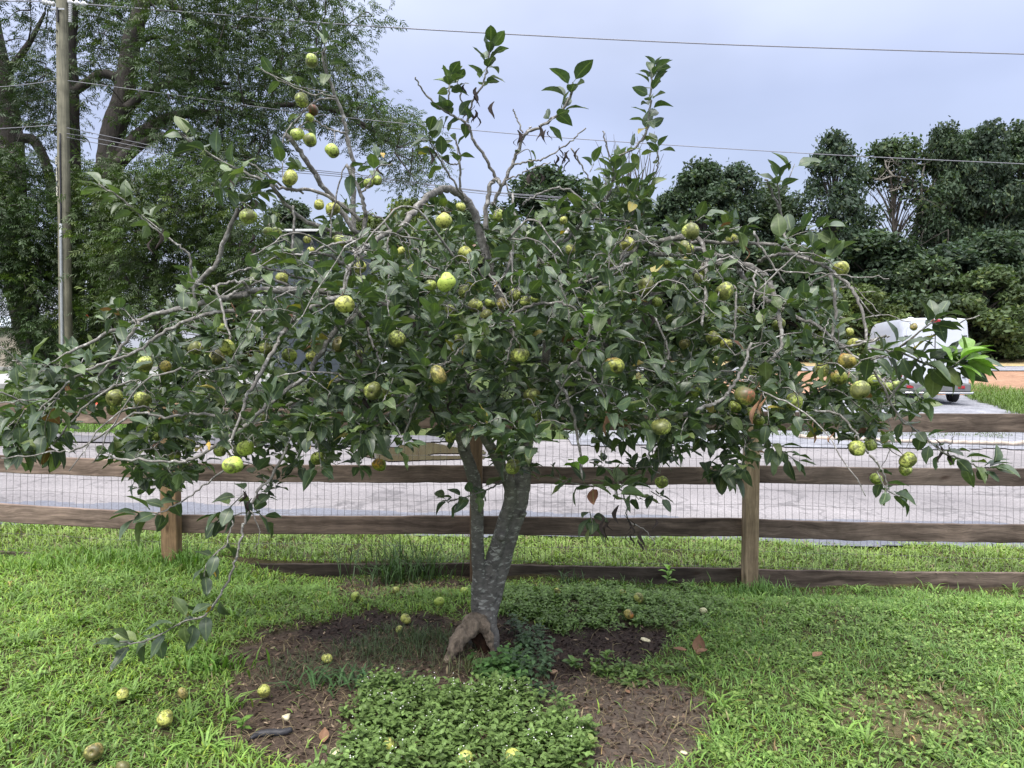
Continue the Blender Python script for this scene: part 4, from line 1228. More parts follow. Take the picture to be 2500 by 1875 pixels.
# bare knuckled root at the foot
acc = Acc()
for pts, d in (([(1172, 1512, 40), (1150, 1528, 52), (1128, 1552, 44), (1112, 1576, 36), (1100, 1600, 26), (1090, 1618, 14)], [4.0, 3.94, 3.90, 3.87, 3.84, 3.82]),
               ([(1172, 1515, 36), (1178, 1525, 34), (1190, 1545, 26), (1196, 1565, 18), (1202, 1590, 12)], [4.0, 3.94, 3.92, 3.92, 3.93]),
               ([(1165, 1510, 40), (1160, 1528, 40), (1162, 1535, 28)], [4.0, 3.95, 3.92]),
               ([(1128, 1548, 30), (1118, 1570, 26), (1125, 1590, 14)], [3.9, 3.86, 3.84])):
    P, R = pw(pts, d)
    c = catmull(np.concatenate([P, R[:, None]], 1), 5)
    acc.add(*tube(c[:, :3], c[:, 3], 12, .09))
V = np.concatenate(acc.V) - tb
V += np.array([[mnoise.noise(Vector(v * 22)) * .014 + mnoise.noise(Vector(v * 60 + np.array([3, 1, 2]))) * .008, mnoise.noise(Vector(v * 24 + np.array([9, 2, 5]))) * .013 + mnoise.noise(Vector(v * 70)) * .006, mnoise.noise(Vector(v * 30)) * .008] for v in V])
root = obj('root', mesh_np('root', V, np.concatenate(acc.T), M_rootwood, None, True), apple_tree)
rm = root.modifiers.new('skin', 'REMESH'); rm.mode = 'VOXEL'; rm.voxel_size = 0.005; rm.use_smooth_shade = True
sm = root.modifiers.new('smooth', 'SMOOTH'); sm.factor = .5; sm.iterations = 2
M_hollow = soil_like('hollow_dark_brown', [(0.3, (0.015, 0.009, 0.006)), (0.7, (0.06, 0.03, 0.018))], 20)
P, R = pw([(1165, 1548, 44), (1180, 1570, 44), (1180, 1600, 40)], [3.99, 3.985, 3.98])
V, T = tube(P, R, 12, .08); obj('dark_hollow_plug', mesh_np('dark_hollow_plug', V - tb, T, M_hollow, None, True), apple_tree)  # solid plug between the roots; the hollow's darkness is put into its colour

# ---- traced branches: (points px, width start, width end, depth start, depth end)
BR = [
 # hidden limbs that carry the rest
 ([(1290, 1020), (1300, 950), (1380, 890), (1475, 844), (1545, 779), (1600, 722), (1660, 680), (1730, 650), (1799, 639)], 36, 24, 4.2, 3.9),
 ([(1164, 1010), (1130, 920), (1060, 820), (960, 750), (850, 715), (724, 710)], 28, 22, 3.95, 3.7),
 ([(1122, 1027), (1070, 930), (980, 850), (900, 790), (845, 745), (806, 730)], 30, 18, 4.05, 3.5),
 ([(1290, 1020), (1262, 900), (1235, 780), (1200, 660), (1175, 570)], 30, 20, 4.25, 4.1),
 ([(1292, 1000), (1330, 900), (1345, 722), (1410, 698), (1475, 653), (1553, 612), (1610, 592), (1667, 578)], 26, 16, 4.3, 3.7),
 ([(1122, 1030), (1040, 980), (930, 960), (830, 930), (700, 990)], 20, 10, 4.05, 4.5),
 ([(1292, 1000), (1400, 960), (1520, 900), (1660, 870), (1800, 850)], 22, 10, 4.3, 4.8),
 ([(1240, 800), (1100, 700), (960, 640), (820, 600)], 18, 10, 4.2, 4.8),
 ([(1235, 780), (1300, 660), (1390, 560), (1440, 500)], 18, 9, 4.3, 4.7),
 # visible arches, left
 ([(1190, 645), (1162, 533), (1134, 484), (1093, 462), (1060, 468), (1028, 496), (1003, 525), (979, 557), (934, 576), (898, 602), (861, 631), (847, 667), (838, 720)], 24, 12, 4.0, 3.35),
 ([(1184, 560), (1190, 488), (1200, 448), (1213, 437), (1224, 450)], 15, 9, 3.8, 3.75),
 ([(724, 710), (660, 708), (610, 712), (590, 718), (541, 730), (480, 744), (407, 759), (346, 779), (285, 803), (212, 840), (163, 864), (130, 889)], 22, 6, 3.7, 3.45),
 ([(728, 767), (670, 764), (610, 761), (529, 761), (448, 787), (387, 820), (338, 856), (264, 885), (203, 909), (155, 946), (94, 1003)], 14, 5, 3.6, 3.3),
 ([(342, 787), (301, 844), (244, 917)], 11, 7, 3.45, 3.4),
 ([(836, 728), (806, 730), (753, 755), (712, 783), (688, 816), (667, 860), (635, 913), (602, 966), (590, 1011), (560, 1080)], 17, 8, 3.5, 3.05),
 ([(870, 770), (830, 795), (802, 832), (773, 877), (745, 921), (692, 958), (635, 1007), (578, 1056), (521, 1092), (460, 1125), (387, 1125), (293, 1121), (269, 1113)], 17, 6, 3.4, 3.05),
 ([(610, 712), (595, 690), (560, 690), (520, 702), (529, 706), (549, 775), (566, 832), (574, 881)], 9, 5, 3.6, 3.3),
 ([(720, 712), (690, 690), (650, 684), (600, 700), (560, 720)], 9, 6, 3.75, 3.6),
 ([(780, 690), (700, 668), (640, 655), (590, 660), (555, 672)], 8, 5, 3.9, 3.7),
 ([(850, 650), (790, 618), (740, 622), (715, 621)], 10, 6, 3.9, 3.6),
 ([(898, 602), (860, 590), (800, 600), (760, 618), (715, 622)], 9, 5, 3.5, 3.4),
 ([(450, 700), (476, 698), (500, 671), (529, 643), (549, 586), (582, 509)], 15, 12, 3.7, 3.6),
 ([(475, 740), (468, 667), (460, 618), (423, 590), (374, 557), (325, 513), (285, 476), (240, 452)], 8, 4, 3.6, 3.4),
 ([(560, 1020), (470, 1010), (400, 1020), (330, 1010), (200, 1090), (120, 1105), (0, 1120)], 9, 4, 3.2, 3.2),
 ([(280, 940), (200, 1000), (130, 1085)], 8, 5, 3.3, 3.3),
 ([(320, 930), (200, 970), (100, 975), (0, 985)], 7, 4, 3.4, 3.4),
 # tall shoots, left
 ([(880, 640), (863, 562), (863, 448), (859, 387), (846, 326), (838, 285), (818, 236), (802, 191), (789, 146), (793, 118)], 15, 6, 4.1, 3.9),
 ([(870, 570), (830, 510), (789, 456), (765, 419), (732, 370), (700, 330)], 15, 14, 4.0, 3.8),
 ([(880, 590), (891, 545), (891, 509), (875, 460), (846, 403)], 14, 10, 3.8, 3.7),
 ([(880, 540), (820, 490), (757, 464), (692, 460), (647, 444), (590, 419), (537, 391), (488, 358), (452, 338), (435, 320)], 11, 4, 3.8, 3.45),
 ([(846, 326), (800, 312), (770, 296), (745, 300), (700, 345)], 6, 4, 3.85, 3.8),
 ([(818, 236), (790, 232), (760, 228), (700, 205), (636, 168)], 6, 3, 3.8, 3.7),
 ([(818, 240), (770, 248), (740, 275), (700, 320), (690, 350)], 6, 4, 3.85, 3.75),
 ([(740, 470), (690, 455), (610, 400), (590, 419)], 7, 5, 3.8, 3.6),
 ([(663, 450), (700, 500), (750, 540), (880, 590)], 10, 12, 3.6, 3.9),
 ([(715, 620), (716, 560), (716, 500)], 8, 7, 3.6, 3.6),
 ([(805, 590), (812, 520), (830, 440), (845, 400)], 6, 4, 3.7, 3.7),
 ([(884, 470), (900, 455), (920, 410), (960, 400)], 5, 3, 3.7, 3.6),
 # centre shoots
 ([(1205, 500), (1213, 476), (1237, 431), (1260, 378), (1280, 330), (1317, 311), (1361, 281), (1390, 244), (1398, 215)], 11, 7, 3.9, 3.7),
 ([(1218, 445), (1211, 433), (1182, 382), (1154, 338), (1140, 301), (1093, 277), (1052, 244), (1028, 216), (1014, 187)], 10, 4, 3.85, 3.6),
 ([(1140, 301), (1150, 260), (1178, 203), (1190, 163), (1198, 120)], 7, 4, 3.75, 3.7),
 ([(1097, 275), (1096, 240), (1098, 205)], 5, 4, 3.7, 3.7),
 ([(1130, 262), (1122, 225), (1118, 205)], 5, 4, 3.75, 3.75),
 ([(1134, 484), (1117, 460), (1081, 403), (1060, 366), (1045, 330)], 7, 4, 3.8, 3.6),
 ([(1130, 480), (1123, 456), (1123, 387), (1113, 338)], 8, 5, 3.8, 3.7),
 ([(1075, 385), (1100, 400), (1120, 400)], 5, 4, 3.7, 3.8),
 ([(1250, 402), (1290, 395), (1325, 387), (1370, 362), (1398, 342), (1431, 311)], 6, 4, 3.8, 3.7),
 ([(1240, 440), (1280, 420), (1320, 405), (1345, 395)], 5, 3, 3.85, 3.7),
 ([(1275, 325), (1262, 290), (1253, 267)], 5, 4, 3.8, 3.8),
 ([(1282, 326), (1296, 310)], 6, 5, 3.8, 3.8),
 ([(1396, 362), (1420, 405), (1440, 440)], 5, 4, 3.75, 3.8),
 ([(1560, 560), (1530, 540), (1427, 533)], 7, 6, 4.1, 4.1),
 ([(1350, 630), (1380, 590), (1427, 533), (1460, 500), (1490, 470), (1500, 400), (1505, 385)], 10, 7, 4.1, 3.9),
 ([(1490, 400), (1505, 382), (1549, 362), (1581, 317), (1587, 260), (1591, 195), (1597, 172)], 7, 5, 3.9, 3.8),
 ([(1492, 395), (1480, 350), (1471, 320)], 5, 4, 3.9, 3.9),
 ([(1540, 545), (1561, 476), (1597, 427), (1606, 395), (1604, 360)], 6, 4, 4.0, 3.95),
 ([(1276, 500), (1296, 484), (1349, 460), (1390, 464), (1423, 488)], 7, 5, 3.9, 3.8),
 ([(1245, 480), (1236, 450), (1236, 430)], 5, 4, 3.9, 3.9),
 ([(1380, 720), (1300, 600), (1262, 540), (1250, 470)], 12, 6, 4.2, 4.3),
 ([(1560, 632), (1530, 650), (1470, 690), (1430, 715)], 8, 6, 3.6, 3.8),
 # centre arches
 ([(1227, 787), (1276, 755), (1321, 742), (1378, 742), (1418, 767), (1443, 800)], 10, 7, 3.3, 3.3),
 ([(1443, 763), (1435, 828), (1406, 877), (1370, 917)], 8, 6, 3.1, 3.1),
 ([(1361, 930), (1382, 966), (1402, 1027), (1414, 1088), (1422, 1170)], 12, 6, 3.2, 3.15),
 ([(1405, 877), (1430, 905), (1470, 960), (1480, 985)], 9, 5, 3.15, 3.1),
 ([(979, 1084), (1003, 1019), (1016, 982)], 7, 5, 3.2, 3.2),
 ([(920, 1030), (960, 1000), (1005, 970)], 6, 5, 3.2, 3.2),
 ([(1235, 1170), (1200, 1192), (1158, 1206), (1109, 1223), (1085, 1223)], 6, 3, 4.0, 3.7),
 ([(1250, 600), (1240, 660), (1200, 690), (1160, 650)], 9, 5, 3.8, 3.7),
 ([(1490, 660), (1560, 600), (1600, 560)], 9, 6, 3.7, 3.7),
 ([(1550, 640), (1500, 655), (1450, 680), (1400, 690)], 9, 5, 3.6, 3.6),
 ([(990, 560), (1010, 600), (1040, 640), (1075, 660)], 9, 5, 3.6, 3.6),
 ([(945, 580), (948, 630), (950, 700)], 6, 4, 3.5, 3.5),
 ([(1255, 560), (1252, 640), (1246, 720)], 6, 4, 3.6, 3.5),
 ([(1190, 660), (1230, 720), (1250, 760)], 6, 4, 3.5, 3.4),
 ([(1125, 850), (1100, 880), (1070, 895)], 8, 5, 3.3, 3.2),
 ([(1253, 785), (1250, 830), (1230, 900)], 7, 4, 3.2, 3.2),
 ([(895, 800), (915, 850), (930, 890)], 8, 5, 3.3, 3.2),
 # right side
 ([(1667, 578), (1702, 578), (1722, 623), (1726, 680), (1718, 761), (1712, 800)], 15, 7, 3.7, 3.5),
 ([(1575, 618), (1660, 622), (1700, 608), (1780, 640)], 14, 14, 3.8, 3.8),
 ([(1640, 596), (1720, 590), (1812, 595), (1885, 597), (1946, 619), (1987, 639), (2023, 656), (2060, 684), (2088, 721), (2109, 778), (2117, 831)], 11, 8, 3.8, 3.4),
 ([(1799, 639), (1860, 668), (1885, 705), (1901, 770), (1909, 843), (1880, 880)], 20, 8, 3.85, 3.5),
 ([(1800, 642), (1816, 680), (1844, 713), (1893, 745), (1946, 774), (2007, 802), (2060, 850)], 16, 8, 3.9, 3.6),
 ([(1850, 640), (1880, 625), (1930, 621), (1985, 640)], 10, 9, 3.7, 3.5),
 ([(1850, 665), (1900, 660), (1960, 668), (2030, 668), (2090, 675), (2172, 679)], 6, 3, 3.6, 3.4),
 ([(1840, 566), (1860, 607), (1893, 656), (1915, 690)], 7, 5, 3.5, 3.5),
 ([(1913, 550), (1901, 505), (1881, 464), (1869, 436)], 8, 6, 3.9, 3.8),
 ([(1914, 560), (1905, 505), (1898, 450)], 6, 4, 3.9, 3.8),
 ([(1920, 600), (1913, 550)], 8, 8, 3.8, 3.9),
 ([(1657, 1017), (1722, 993), (1763, 973), (1795, 932), (1820, 883), (1832, 842)], 11, 8, 3.1, 3.2),
 ([(1560, 1040), (1610, 1030), (1657, 1017)], 9, 11, 3.3, 3.1),
 ([(2100, 870), (2150, 930), (2190, 1013), (2251, 1062), (2300, 1103), (2353, 1123), (2397, 1143), (2430, 1140)], 8, 4, 3.4, 3.25),
 ([(2300, 1103), (2320, 1090), (2330, 1060)], 3, 2, 3.25, 3.2),
 ([(1600, 770), (1632, 860), (1612, 910)], 7, 5, 3.4, 3.3),
 ([(1795, 690), (1796, 780), (1790, 830)], 7, 5, 3.5, 3.4),
 ([(1845, 660), (1842, 720), (1838, 760)], 7, 5, 3.5, 3.4),
 ([(2050, 850), (2100, 840), (2165, 820)], 8, 6, 3.3, 3.25),
 ([(2090, 835), (2150, 825), (2170, 822)], 8, 4, 3.4, 3.3),
 ([(2060, 850), (2110, 880), (2180, 860), (2270, 790), (2290, 775)], 8, 4, 3.4, 3.2),
 ([(2117, 851), (2200, 860), (2290, 900), (2360, 885)], 7, 5, 3.3, 3.2),
 ([(2030, 670), (2040, 760), (2030, 830)], 10, 7, 3.4, 3.4),
 ([(2120, 1110), (2150, 1140), (2165, 1180), (2160, 1210)], 7, 5, 3.3, 3.3),
 ([(1985, 1000), (2060, 1020), (2120, 1110)], 8, 6, 3.4, 3.3),
 ([(1510, 1185), (1530, 1230), (1535, 1270), (1570, 1290), (1602, 1330)], 5, 3, 3.3, 3.3),
 ([(1440, 1130), (1500, 1150), (1520, 1180)], 5, 4, 3.3, 3.3),
 # low trailing twigs, left
 ([(560, 1130), (545, 1149), (488, 1194), (439, 1227), (390, 1251), (330, 1262)], 7, 3, 3.3, 3.2),
 ([(700, 1090), (659, 1170), (631, 1194), (610, 1243), (594, 1281), (582, 1338), (566, 1395), (533, 1460), (496, 1505), (448, 1517), (391, 1550), (346, 1568), (285, 1568)], 9, 4, 3.3, 3.0),
 ([(606, 1250), (560, 1262), (530, 1275)], 4, 3, 3.25, 3.2),
 ([(570, 1270), (550, 1330), (510, 1370), (498, 1410)], 5, 3, 3.2, 3.1),
 ([(610, 1243), (635, 1300), (618, 1350)], 4, 2, 3.2, 3.2),
]
nodes = []; twig_acc = Acc(); VIS = []
for pts, w0, w1, d0, d1 in BR:
    n = len(pts)
    tt = np.linspace(0, 1, n)
    P = np.array([np.append(U(x, y, d0 + (d1 - d0) * t), (w0 + (w1 - w0) * t) / FPX * (d0 + (d1 - d0) * t) / 2) for (x, y), t in zip(pts, tt)])
    c = catmull(P, 6)
    c[:, :3] += rng.normal(0, .0030, (len(c), 3))
    c[:, 3] *= .86
    c[:, 3] *= 1 + .10 * np.sin(np.arange(len(c)) * 2.1) * rng.random(len(c))
    if w0 >= 8.5:
        V, T = tube(c[:, :3] - tb, c[:, 3], 9, .06)
        obj('branch', mesh_np('branch', V, T, M_bark if w0 >= 26 else M_twig, None, True), apple_tree)
    else:
        twig_acc.add(*tube(c[:, :3] - tb, c[:, 3], 5, .08))
    nodes.append(c[:, :3])
    if len(nodes) > 9 and w0 >= 6.5: VIS.append(c)
nodes = np.concatenate(nodes)

# ---- apples: px, py, diameter px, look, label
HA = 'apples hanging in the apple tree'
APPLES = [
 (761, 149, 33, 'g', 'topmost apple of the whole tree, high on the tall left shoot'),
 (736, 244, 34, 'g', 'green apple touching the dark red rotten apple, just above it on the tall left shoot'),
 (765, 269, 27, 'r', 'dark red-brown rotten apple high on the tall left shoot'),
 (756, 288, 24, 'g', 'small green apple directly under the dark red rotten apple'),
 (726, 328, 31, 'g', 'pale green apple, left one of the touching pair below the rotten apple'),
 (757, 342, 35, 'g', 'scabby green apple, right one of the touching pair below the rotten apple'),
 (811, 368, 34, 'g', 'single green apple hanging right of the touching pair on the tall left shoots'),
 (708, 435, 37, 'y', 'apple under a leaf rosette midway along the long twig arching to upper left'),
 (606, 529, 39, 'g', 'green apple at the cut top end of the thick bare upright branch at left'),
 (779, 500, 27, 'y', 'small apple half under leaf, left of the spotted one beside the pale upright stems'),
 (812, 511, 34, 'y', 'dark spotted yellow apple beside the base of the pale upright stems at left'),
 (655, 565, 24, 'g', 'small green apple, left one of the pair against the shed roof'),
 (676, 566, 27, 'g', 'small shaded apple, right one of the pair against the shed roof'),
 (830, 588, 35, 'g', 'clean green apple sitting on a pale bare branch at upper left of the crown'),
 (751, 584, 21, 'y', 'small yellowish apple half hidden left of the clean one on the bare branch'),
 (759, 612, 20, 'y', 'tiny yellowish apple just above the bare branch, below a hidden one'),
 (900, 448, 27, 'g', 'green apple, left of the pair under the leafy sprig against the sky'),
 (921, 441, 24, 'g', 'green apple, right of the pair under the leafy sprig against the sky'),
 (1084, 539, 38, 'y', 'bright yellow-green apple just under the big grey arching branch'),
 (1136, 620, 37, 'y', 'tall oblong yellow-green apple in the upper middle of the crown'),
 (1219, 527, 31, 'g', 'shaded green apple beside the short pale arching branch at top centre'),
 (1125, 505, 23, 'y', 'small apple peeking from under the top of the big grey arch'),
 (1376, 538, 20, 'y', 'tiny pinkish-yellow apple near an orange leaf in the upper right centre'),
 (1392, 610, 26, 'y', 'small yellow apple at the end of a pale crooked branch right of the top centre'),
 (1531, 596, 37, 'y', 'yellow-green scabby apple under leaves left of the one balanced on the right limb'),
 (1010, 661, 35, 'd', 'dark green apple just left of the bright smooth one at crown centre'),
 (979, 612, 22, 'y', 'small yellowish apple above the dark green one at left of crown centre'),
 (879, 653, 34, 'y', 'scabby pale apple at the lower end of the big grey arch'),
 (1687, 565, 41, 's', 'heavily spotted apple perched on top of the highest right limb'),
 (1675, 607, 38, 's', 'dark spotted apple hanging just beneath the one perched on the right limb'),
 (1787, 584, 30, 'y', 'apple under a grey leaf right of the apple perched on the right limb'),
 (1633, 641, 28, 'd', 'dim green apple below and left of the apples on the right limb'),
 (1720, 662, 30, 'g', 'green apple crossed by a thin hanging branch below the right limb'),
 (1707, 678, 26, 'g', 'green apple half hidden behind the one crossed by the hanging branch'),
 (1769, 711, 44, 's', 'large sideways oblong spotted apple under the right limbs'),
 (2054, 655, 37, 'y', 'yellow-green apple at the far right end of the highest right branch'),
 (1810, 757, 25, 'g', 'small green apple in the tangle of bare twigs right of the oblong spotted one'),
 (1605, 737, 27, 'd', 'dim apple beside a thin hanging twig below the single round apple at right centre'),
 (1637, 778, 24, 'd', 'small dark brownish apple among hanging twigs at right'),
 (1742, 825, 36, 's', 'spotted yellow apple, upper left of the touching pair at right'),
 (1773, 841, 31, 'y', 'yellow apple, lower right of the touching pair at right'),
 (1672, 840, 27, 'b', 'small apple with a brown bruise left of the touching pair at right'),
 (1901, 792, 34, 'g', 'green apple behind the lower end of the thick drooping right branch'),
 (2084, 838, 27, 'y', 'small pale apple on the twig in front of the left edge of the van'),
 (2074, 810, 20, 'y', 'tiny yellow-green apple between two leaves left of the van'),
 (2067, 882, 40, 'o', 'orange-red blushed apple at right of the crown'),
 (2048, 922, 38, 'o2', 'half-blushed apple just below the orange-red one'),
 (2007, 903, 36, 'y', 'scabby yellow apple left of the half-blushed one'),
 (2100, 953, 47, 's', 'large round spotted green apple, biggest of the right cluster'),
 (2135, 929, 33, 'g', 'green apple touching the upper right of the biggest right-hand apple'),
 (2163, 946, 31, 'g', 'small green apple right of the right cluster, touching leaves below the van'),
 (2188, 940, 24, 'd', 'dark small apple furthest right in the right cluster'),
 (1818, 966, 54, 't', 'biggest apple on the right with a torn red-brown top beside a curled brown leaf'),
 (1938, 981, 41, 'g', 'green apple behind grey leaves right of the curled brown leaf'),
 (1832, 1011, 32, 'd', 'dark green apple directly under the torn red-topped apple'),
 (1852, 1027, 28, 'g', 'small green apple lowest in the clump under the torn red-topped apple'),
 (1793, 993, 31, 'g', 'green apple under the left side of the torn red-topped apple'),
 (1614, 1043, 47, 's', 'large scabby apple at the left end of the low curved right branch'),
 (1616, 1177, 31, 'g', 'round green apple hanging low against the second rail left of the right post'),
 (2092, 1095, 41, 's', 'scabby apple, left one of the low pair right of the right post'),
 (2125, 1087, 32, 'g', 'apple with a bitten edge, right one of the low pair right of the right post'),
 (2217, 1123, 41, 's', 'bright scabby apple low at far right before the second rail'),
 (2210, 1146, 34, 'g', 'green apple directly beneath the bright scabby one at far right'),
 (2140, 1170, 30, 'd', 'shaded apple above the lowest dark leaves at far right'),
 (2231, 798, 20, 'b', 'tiny brownish apple in front of the van doors'),
 (1844, 910, 37, 'd', 'dim scabby apple crossed by grey twigs above the torn red-topped apple'),
 (1696, 952, 38, 'd', 'dark shaded apple left of the low curved right branch'),
 (1753, 879, 24, 'd', 'small dim apple under leaves below the touching pair at right'),
 (842, 743, 49, 'y', 'large bright yellow-green apple, biggest at left of the crown'),
 (1090, 689, 46, 'c', 'large smooth bright green apple at the centre of the crown'),
 (1134, 712, 33, 's', 'spotted apple touching the lower right of the smooth central one'),
 (1050, 697, 32, 'g', 'green apple just left of the smooth bright central one'),
 (1161, 746, 38, 's', 'spotted apple, upper left one of the central trio'),
 (1187, 769, 34, 's', 'spotted apple, lowest one of the central trio'),
 (1227, 742, 30, 'b', 'brown-topped apple just right of the central trio'),
 (1197, 741, 26, 'g', 'green apple half hidden between the spotted central trio'),
 (1256, 720, 29, 's', 'grey-scabbed apple above the small russet one right of the central trio'),
 (1282, 736, 26, 's', 'small grey russet apple at the left start of the long central arching twig'),
 (1306, 730, 22, 'd', 'small green apple just behind the small grey russet one'),
 (1577, 698, 41, 's', 'single round spotted apple at right centre below a hanging branch'),
 (1099, 757, 27, 'g', 'small green apple under leaves below the smooth central one'),
 (969, 828, 42, 's', 'dark spotted apple hanging alone left of the pale leaf rosette'),
 (828, 842, 38, 'b', 'squat blackened apple left of the one hanging by the pale leaf rosette'),
 (877, 864, 20, 'g', 'tiny green apple between the squat blackened apple and its right neighbour'),
 (1268, 868, 45, 's', 'large apple partly behind a leaf right below the pale leaf rosette'),
 (1500, 894, 45, 'o2', 'large pink-topped apple showing its eye, right of centre'),
 (910, 954, 44, 's', 'spotted apple showing its dark eye, low at left of centre'),
 (938, 962, 34, 'd', 'shaded apple half behind the one showing its dark eye at left of centre'),
 (1070, 915, 46, 'b', 'brown-topped apple roofed by a grey leaf low in the centre'),
 (1170, 866, 24, 'y', 'small bright yellow apple beside an orange leaf below the pale rosette'),
 (1298, 966, 40, 's', 'spotted apple low in the centre above the right trunk stem'),
 (1308, 1017, 30, 'g', 'narrow green apple under leaves above the right trunk stem'),
 (1253, 1139, 40, 's', 'apple hanging right in front of the trunk fork'),
 (1288, 1117, 25, 'd', 'shaded small apple behind the one at the trunk fork'),
 (1099, 1068, 28, 'g', 'green apple left of the left trunk stem over the puddle'),
 (926, 1135, 37, 'k', 'green apple with an orange patch hanging over the second rail'),
 (1561, 838, 24, 'd', 'small dim apple beside the bare thick limb right of centre'),
 (1121, 828, 25, 'd', 'dim apple half behind the leaves of the pale rosette'),
 (1410, 862, 30, 'd', 'dim green apple behind the bright yellow-green young leaves'),
 (279, 971, 41, 's', 'apple showing its eye at far left before the orange traffic drum'),
 (348, 976, 40, 's', 'squat spotted apple right of the one before the traffic drum'),
 (277, 998, 31, 'd', 'shaded apple directly beneath the one before the traffic drum'),
 (568, 1136, 47, 'c', 'large bright green apple, lowest big one at left over the second rail'),
 (600, 1094, 40, 'c', 'bright green apple above the lowest big one at left'),
 (537, 1102, 30, 'g', 'smaller green apple left above the lowest big one at left'),
 (354, 889, 40, 's', 'scabby apple left of the rotting orange one at left'),
 (405, 895, 29, 'o', 'rotting orange apple at the left side of the crown'),
 (478, 850, 39, 's', 'scabby apple, left of the cluster around the hanging twig at left'),
 (529, 873, 37, 'b', 'russet apple lowest in the cluster around the hanging twig at left'),
 (555, 848, 41, 'y', 'yellow apple crossed by the thin hanging twig at left'),
 (541, 801, 28, 'g', 'pale apple above the cluster around the hanging twig at left'),
 (649, 852, 31, 's', 'oblong apple left of the thick drooping left branch'),
 (706, 868, 36, 'g', 'apple right of the thick drooping left branch'),
 (761, 870, 28, 'y', 'small yellow apple half behind leaves left of the second thick drooping branch'),
 (688, 679, 31, 'y', 'pale apple with a dark blotch above the long horizontal left limb'),
 (437, 1023, 24, 'd', 'dim apple above the top rail at left'),
 (382, 1064, 25, 'g', 'small apple over the asphalt gap below the top rail at left'),
 (584, 999, 22, 'g', 'small apple at the top rail beside the drooping left branch'),
 (775, 1119, 33, 'g', 'apple with shrivelled skin hanging at the second rail left of the orange-patched one'),
 (427, 1110, 28, 'g', 'pale apple behind the lowest long branch above the left post'),
 (643, 1023, 28, 'd', 'dim green apple between the two drooping left branches at the top rail'),
]
acc_prof = [(0.0, .72), (.10, .75), (.20, .84), (.34, .905), (.52, .88), (.71, .76), (.87, .56), (.97, .32), (1.0, .08), (.975, -.18), (.89, -.44), (.74, -.68), (.55, -.83), (.38, -.885), (.24, -.865), (.12, -.80), (0.0, -.76)]
def apple_mat():
    m, nt, bs, _ = mat_new('apple_skin')
    a = nt.nodes.new('ShaderNodeAttribute'); a.attribute_name = 'Col'
    oi = nt.nodes.new('ShaderNodeObjectInfo'); tcn = nt.nodes.new('ShaderNodeTexCoord')
    ad = nt.nodes.new('ShaderNodeVectorMath'); ad.operation = 'ADD'
    cx = nt.nodes.new('ShaderNodeVectorMath'); cx.operation = 'SCALE'; cx.inputs[0].default_value = (31, 57, 13)
    nt.links.new(oi.outputs['Random'], cx.inputs['Scale']); nt.links.new(tcn.outputs['Object'], ad.inputs[0]); nt.links.new(cx.outputs[0], ad.inputs[1])
    n1 = noise_n(nt, 38, 3, .6, vec=ad.outputs[0]); n2 = noise_n(nt, 105, 2, .5, vec=ad.outputs[0]); n3 = noise_n(nt, 20, 5, .7, vec=ad.outputs[0])
    c = mixc(nt, 1.0, a.outputs['Color'], rampn(nt, n1, [(0.3, (.78, .82, .75)), (0.7, (1.18, 1.14, 1.1))]), 'MULTIPLY')
    sh = math_n(nt, 'MULTIPLY', math_n(nt, 'SUBTRACT', 1.0, a.outputs['Alpha']), 0.30)
    sc1 = math_n(nt, 'ADD', n3, sh)
    f = rampn(nt, sc1, [(0.60, (0, 0, 0)), (0.68, (1, 1, 1))])
    c = mixc(nt, math_n(nt, 'MULTIPLY', f, .78), c, (0.055, 0.050, 0.025))
    f2 = rampn(nt, math_n(nt, 'ADD', n2, math_n(nt, 'MULTIPLY', sh, .75)), [(0.62, (0, 0, 0)), (0.68, (1, 1, 1))])
    c = mixc(nt, math_n(nt, 'MULTIPLY', f2, .72), c, (0.075, 0.085, 0.028))
    nt.links.new(c, bs.inputs['Base Color'])
    bs.inputs['Roughness'].default_value = .38
    bs.inputs['Specular IOR Level'].default_value = .4
    return m
M_apple = apple_mat()
M_stem = flat_mat('apple_stem', (0.10, 0.065, 0.04), .8, .2, 30)
M_calyx = flat_mat('apple_calyx', (0.03, 0.022, 0.016), .9, .3, 60)
LOOK = {  # base colour, scab amount 0..1 (stored as 1 - alpha), blush colour
 'g': ((0.38, 0.46, 0.105), .42, None), 'y': ((0.49, 0.51, 0.135), .36, None), 'c': ((0.43, 0.54, 0.11), .16, None), 'd': ((0.34, 0.42, 0.10), .38, None),
 's': ((0.48, 0.54, 0.14), .60, None), 'b': ((0.46, 0.44, 0.14), .5, (0.30, 0.20, 0.09)), 'o': ((0.46, 0.38, 0.10), .35, (0.50, 0.19, 0.06)),
 'o2': ((0.34, 0.38, 0.08), .5, (0.42, 0.22, 0.09)), 'r': ((0.17, 0.05, 0.03), .4, (0.12, 0.03, 0.02)), 't': ((0.36, 0.39, 0.09), .7, (0.34, 0.08, 0.06)),
 'k': ((0.28, 0.36, 0.06), .4, (0.55, 0.28, 0.04)), 'w': ((0.62, 0.60, 0.36), .1, None)}
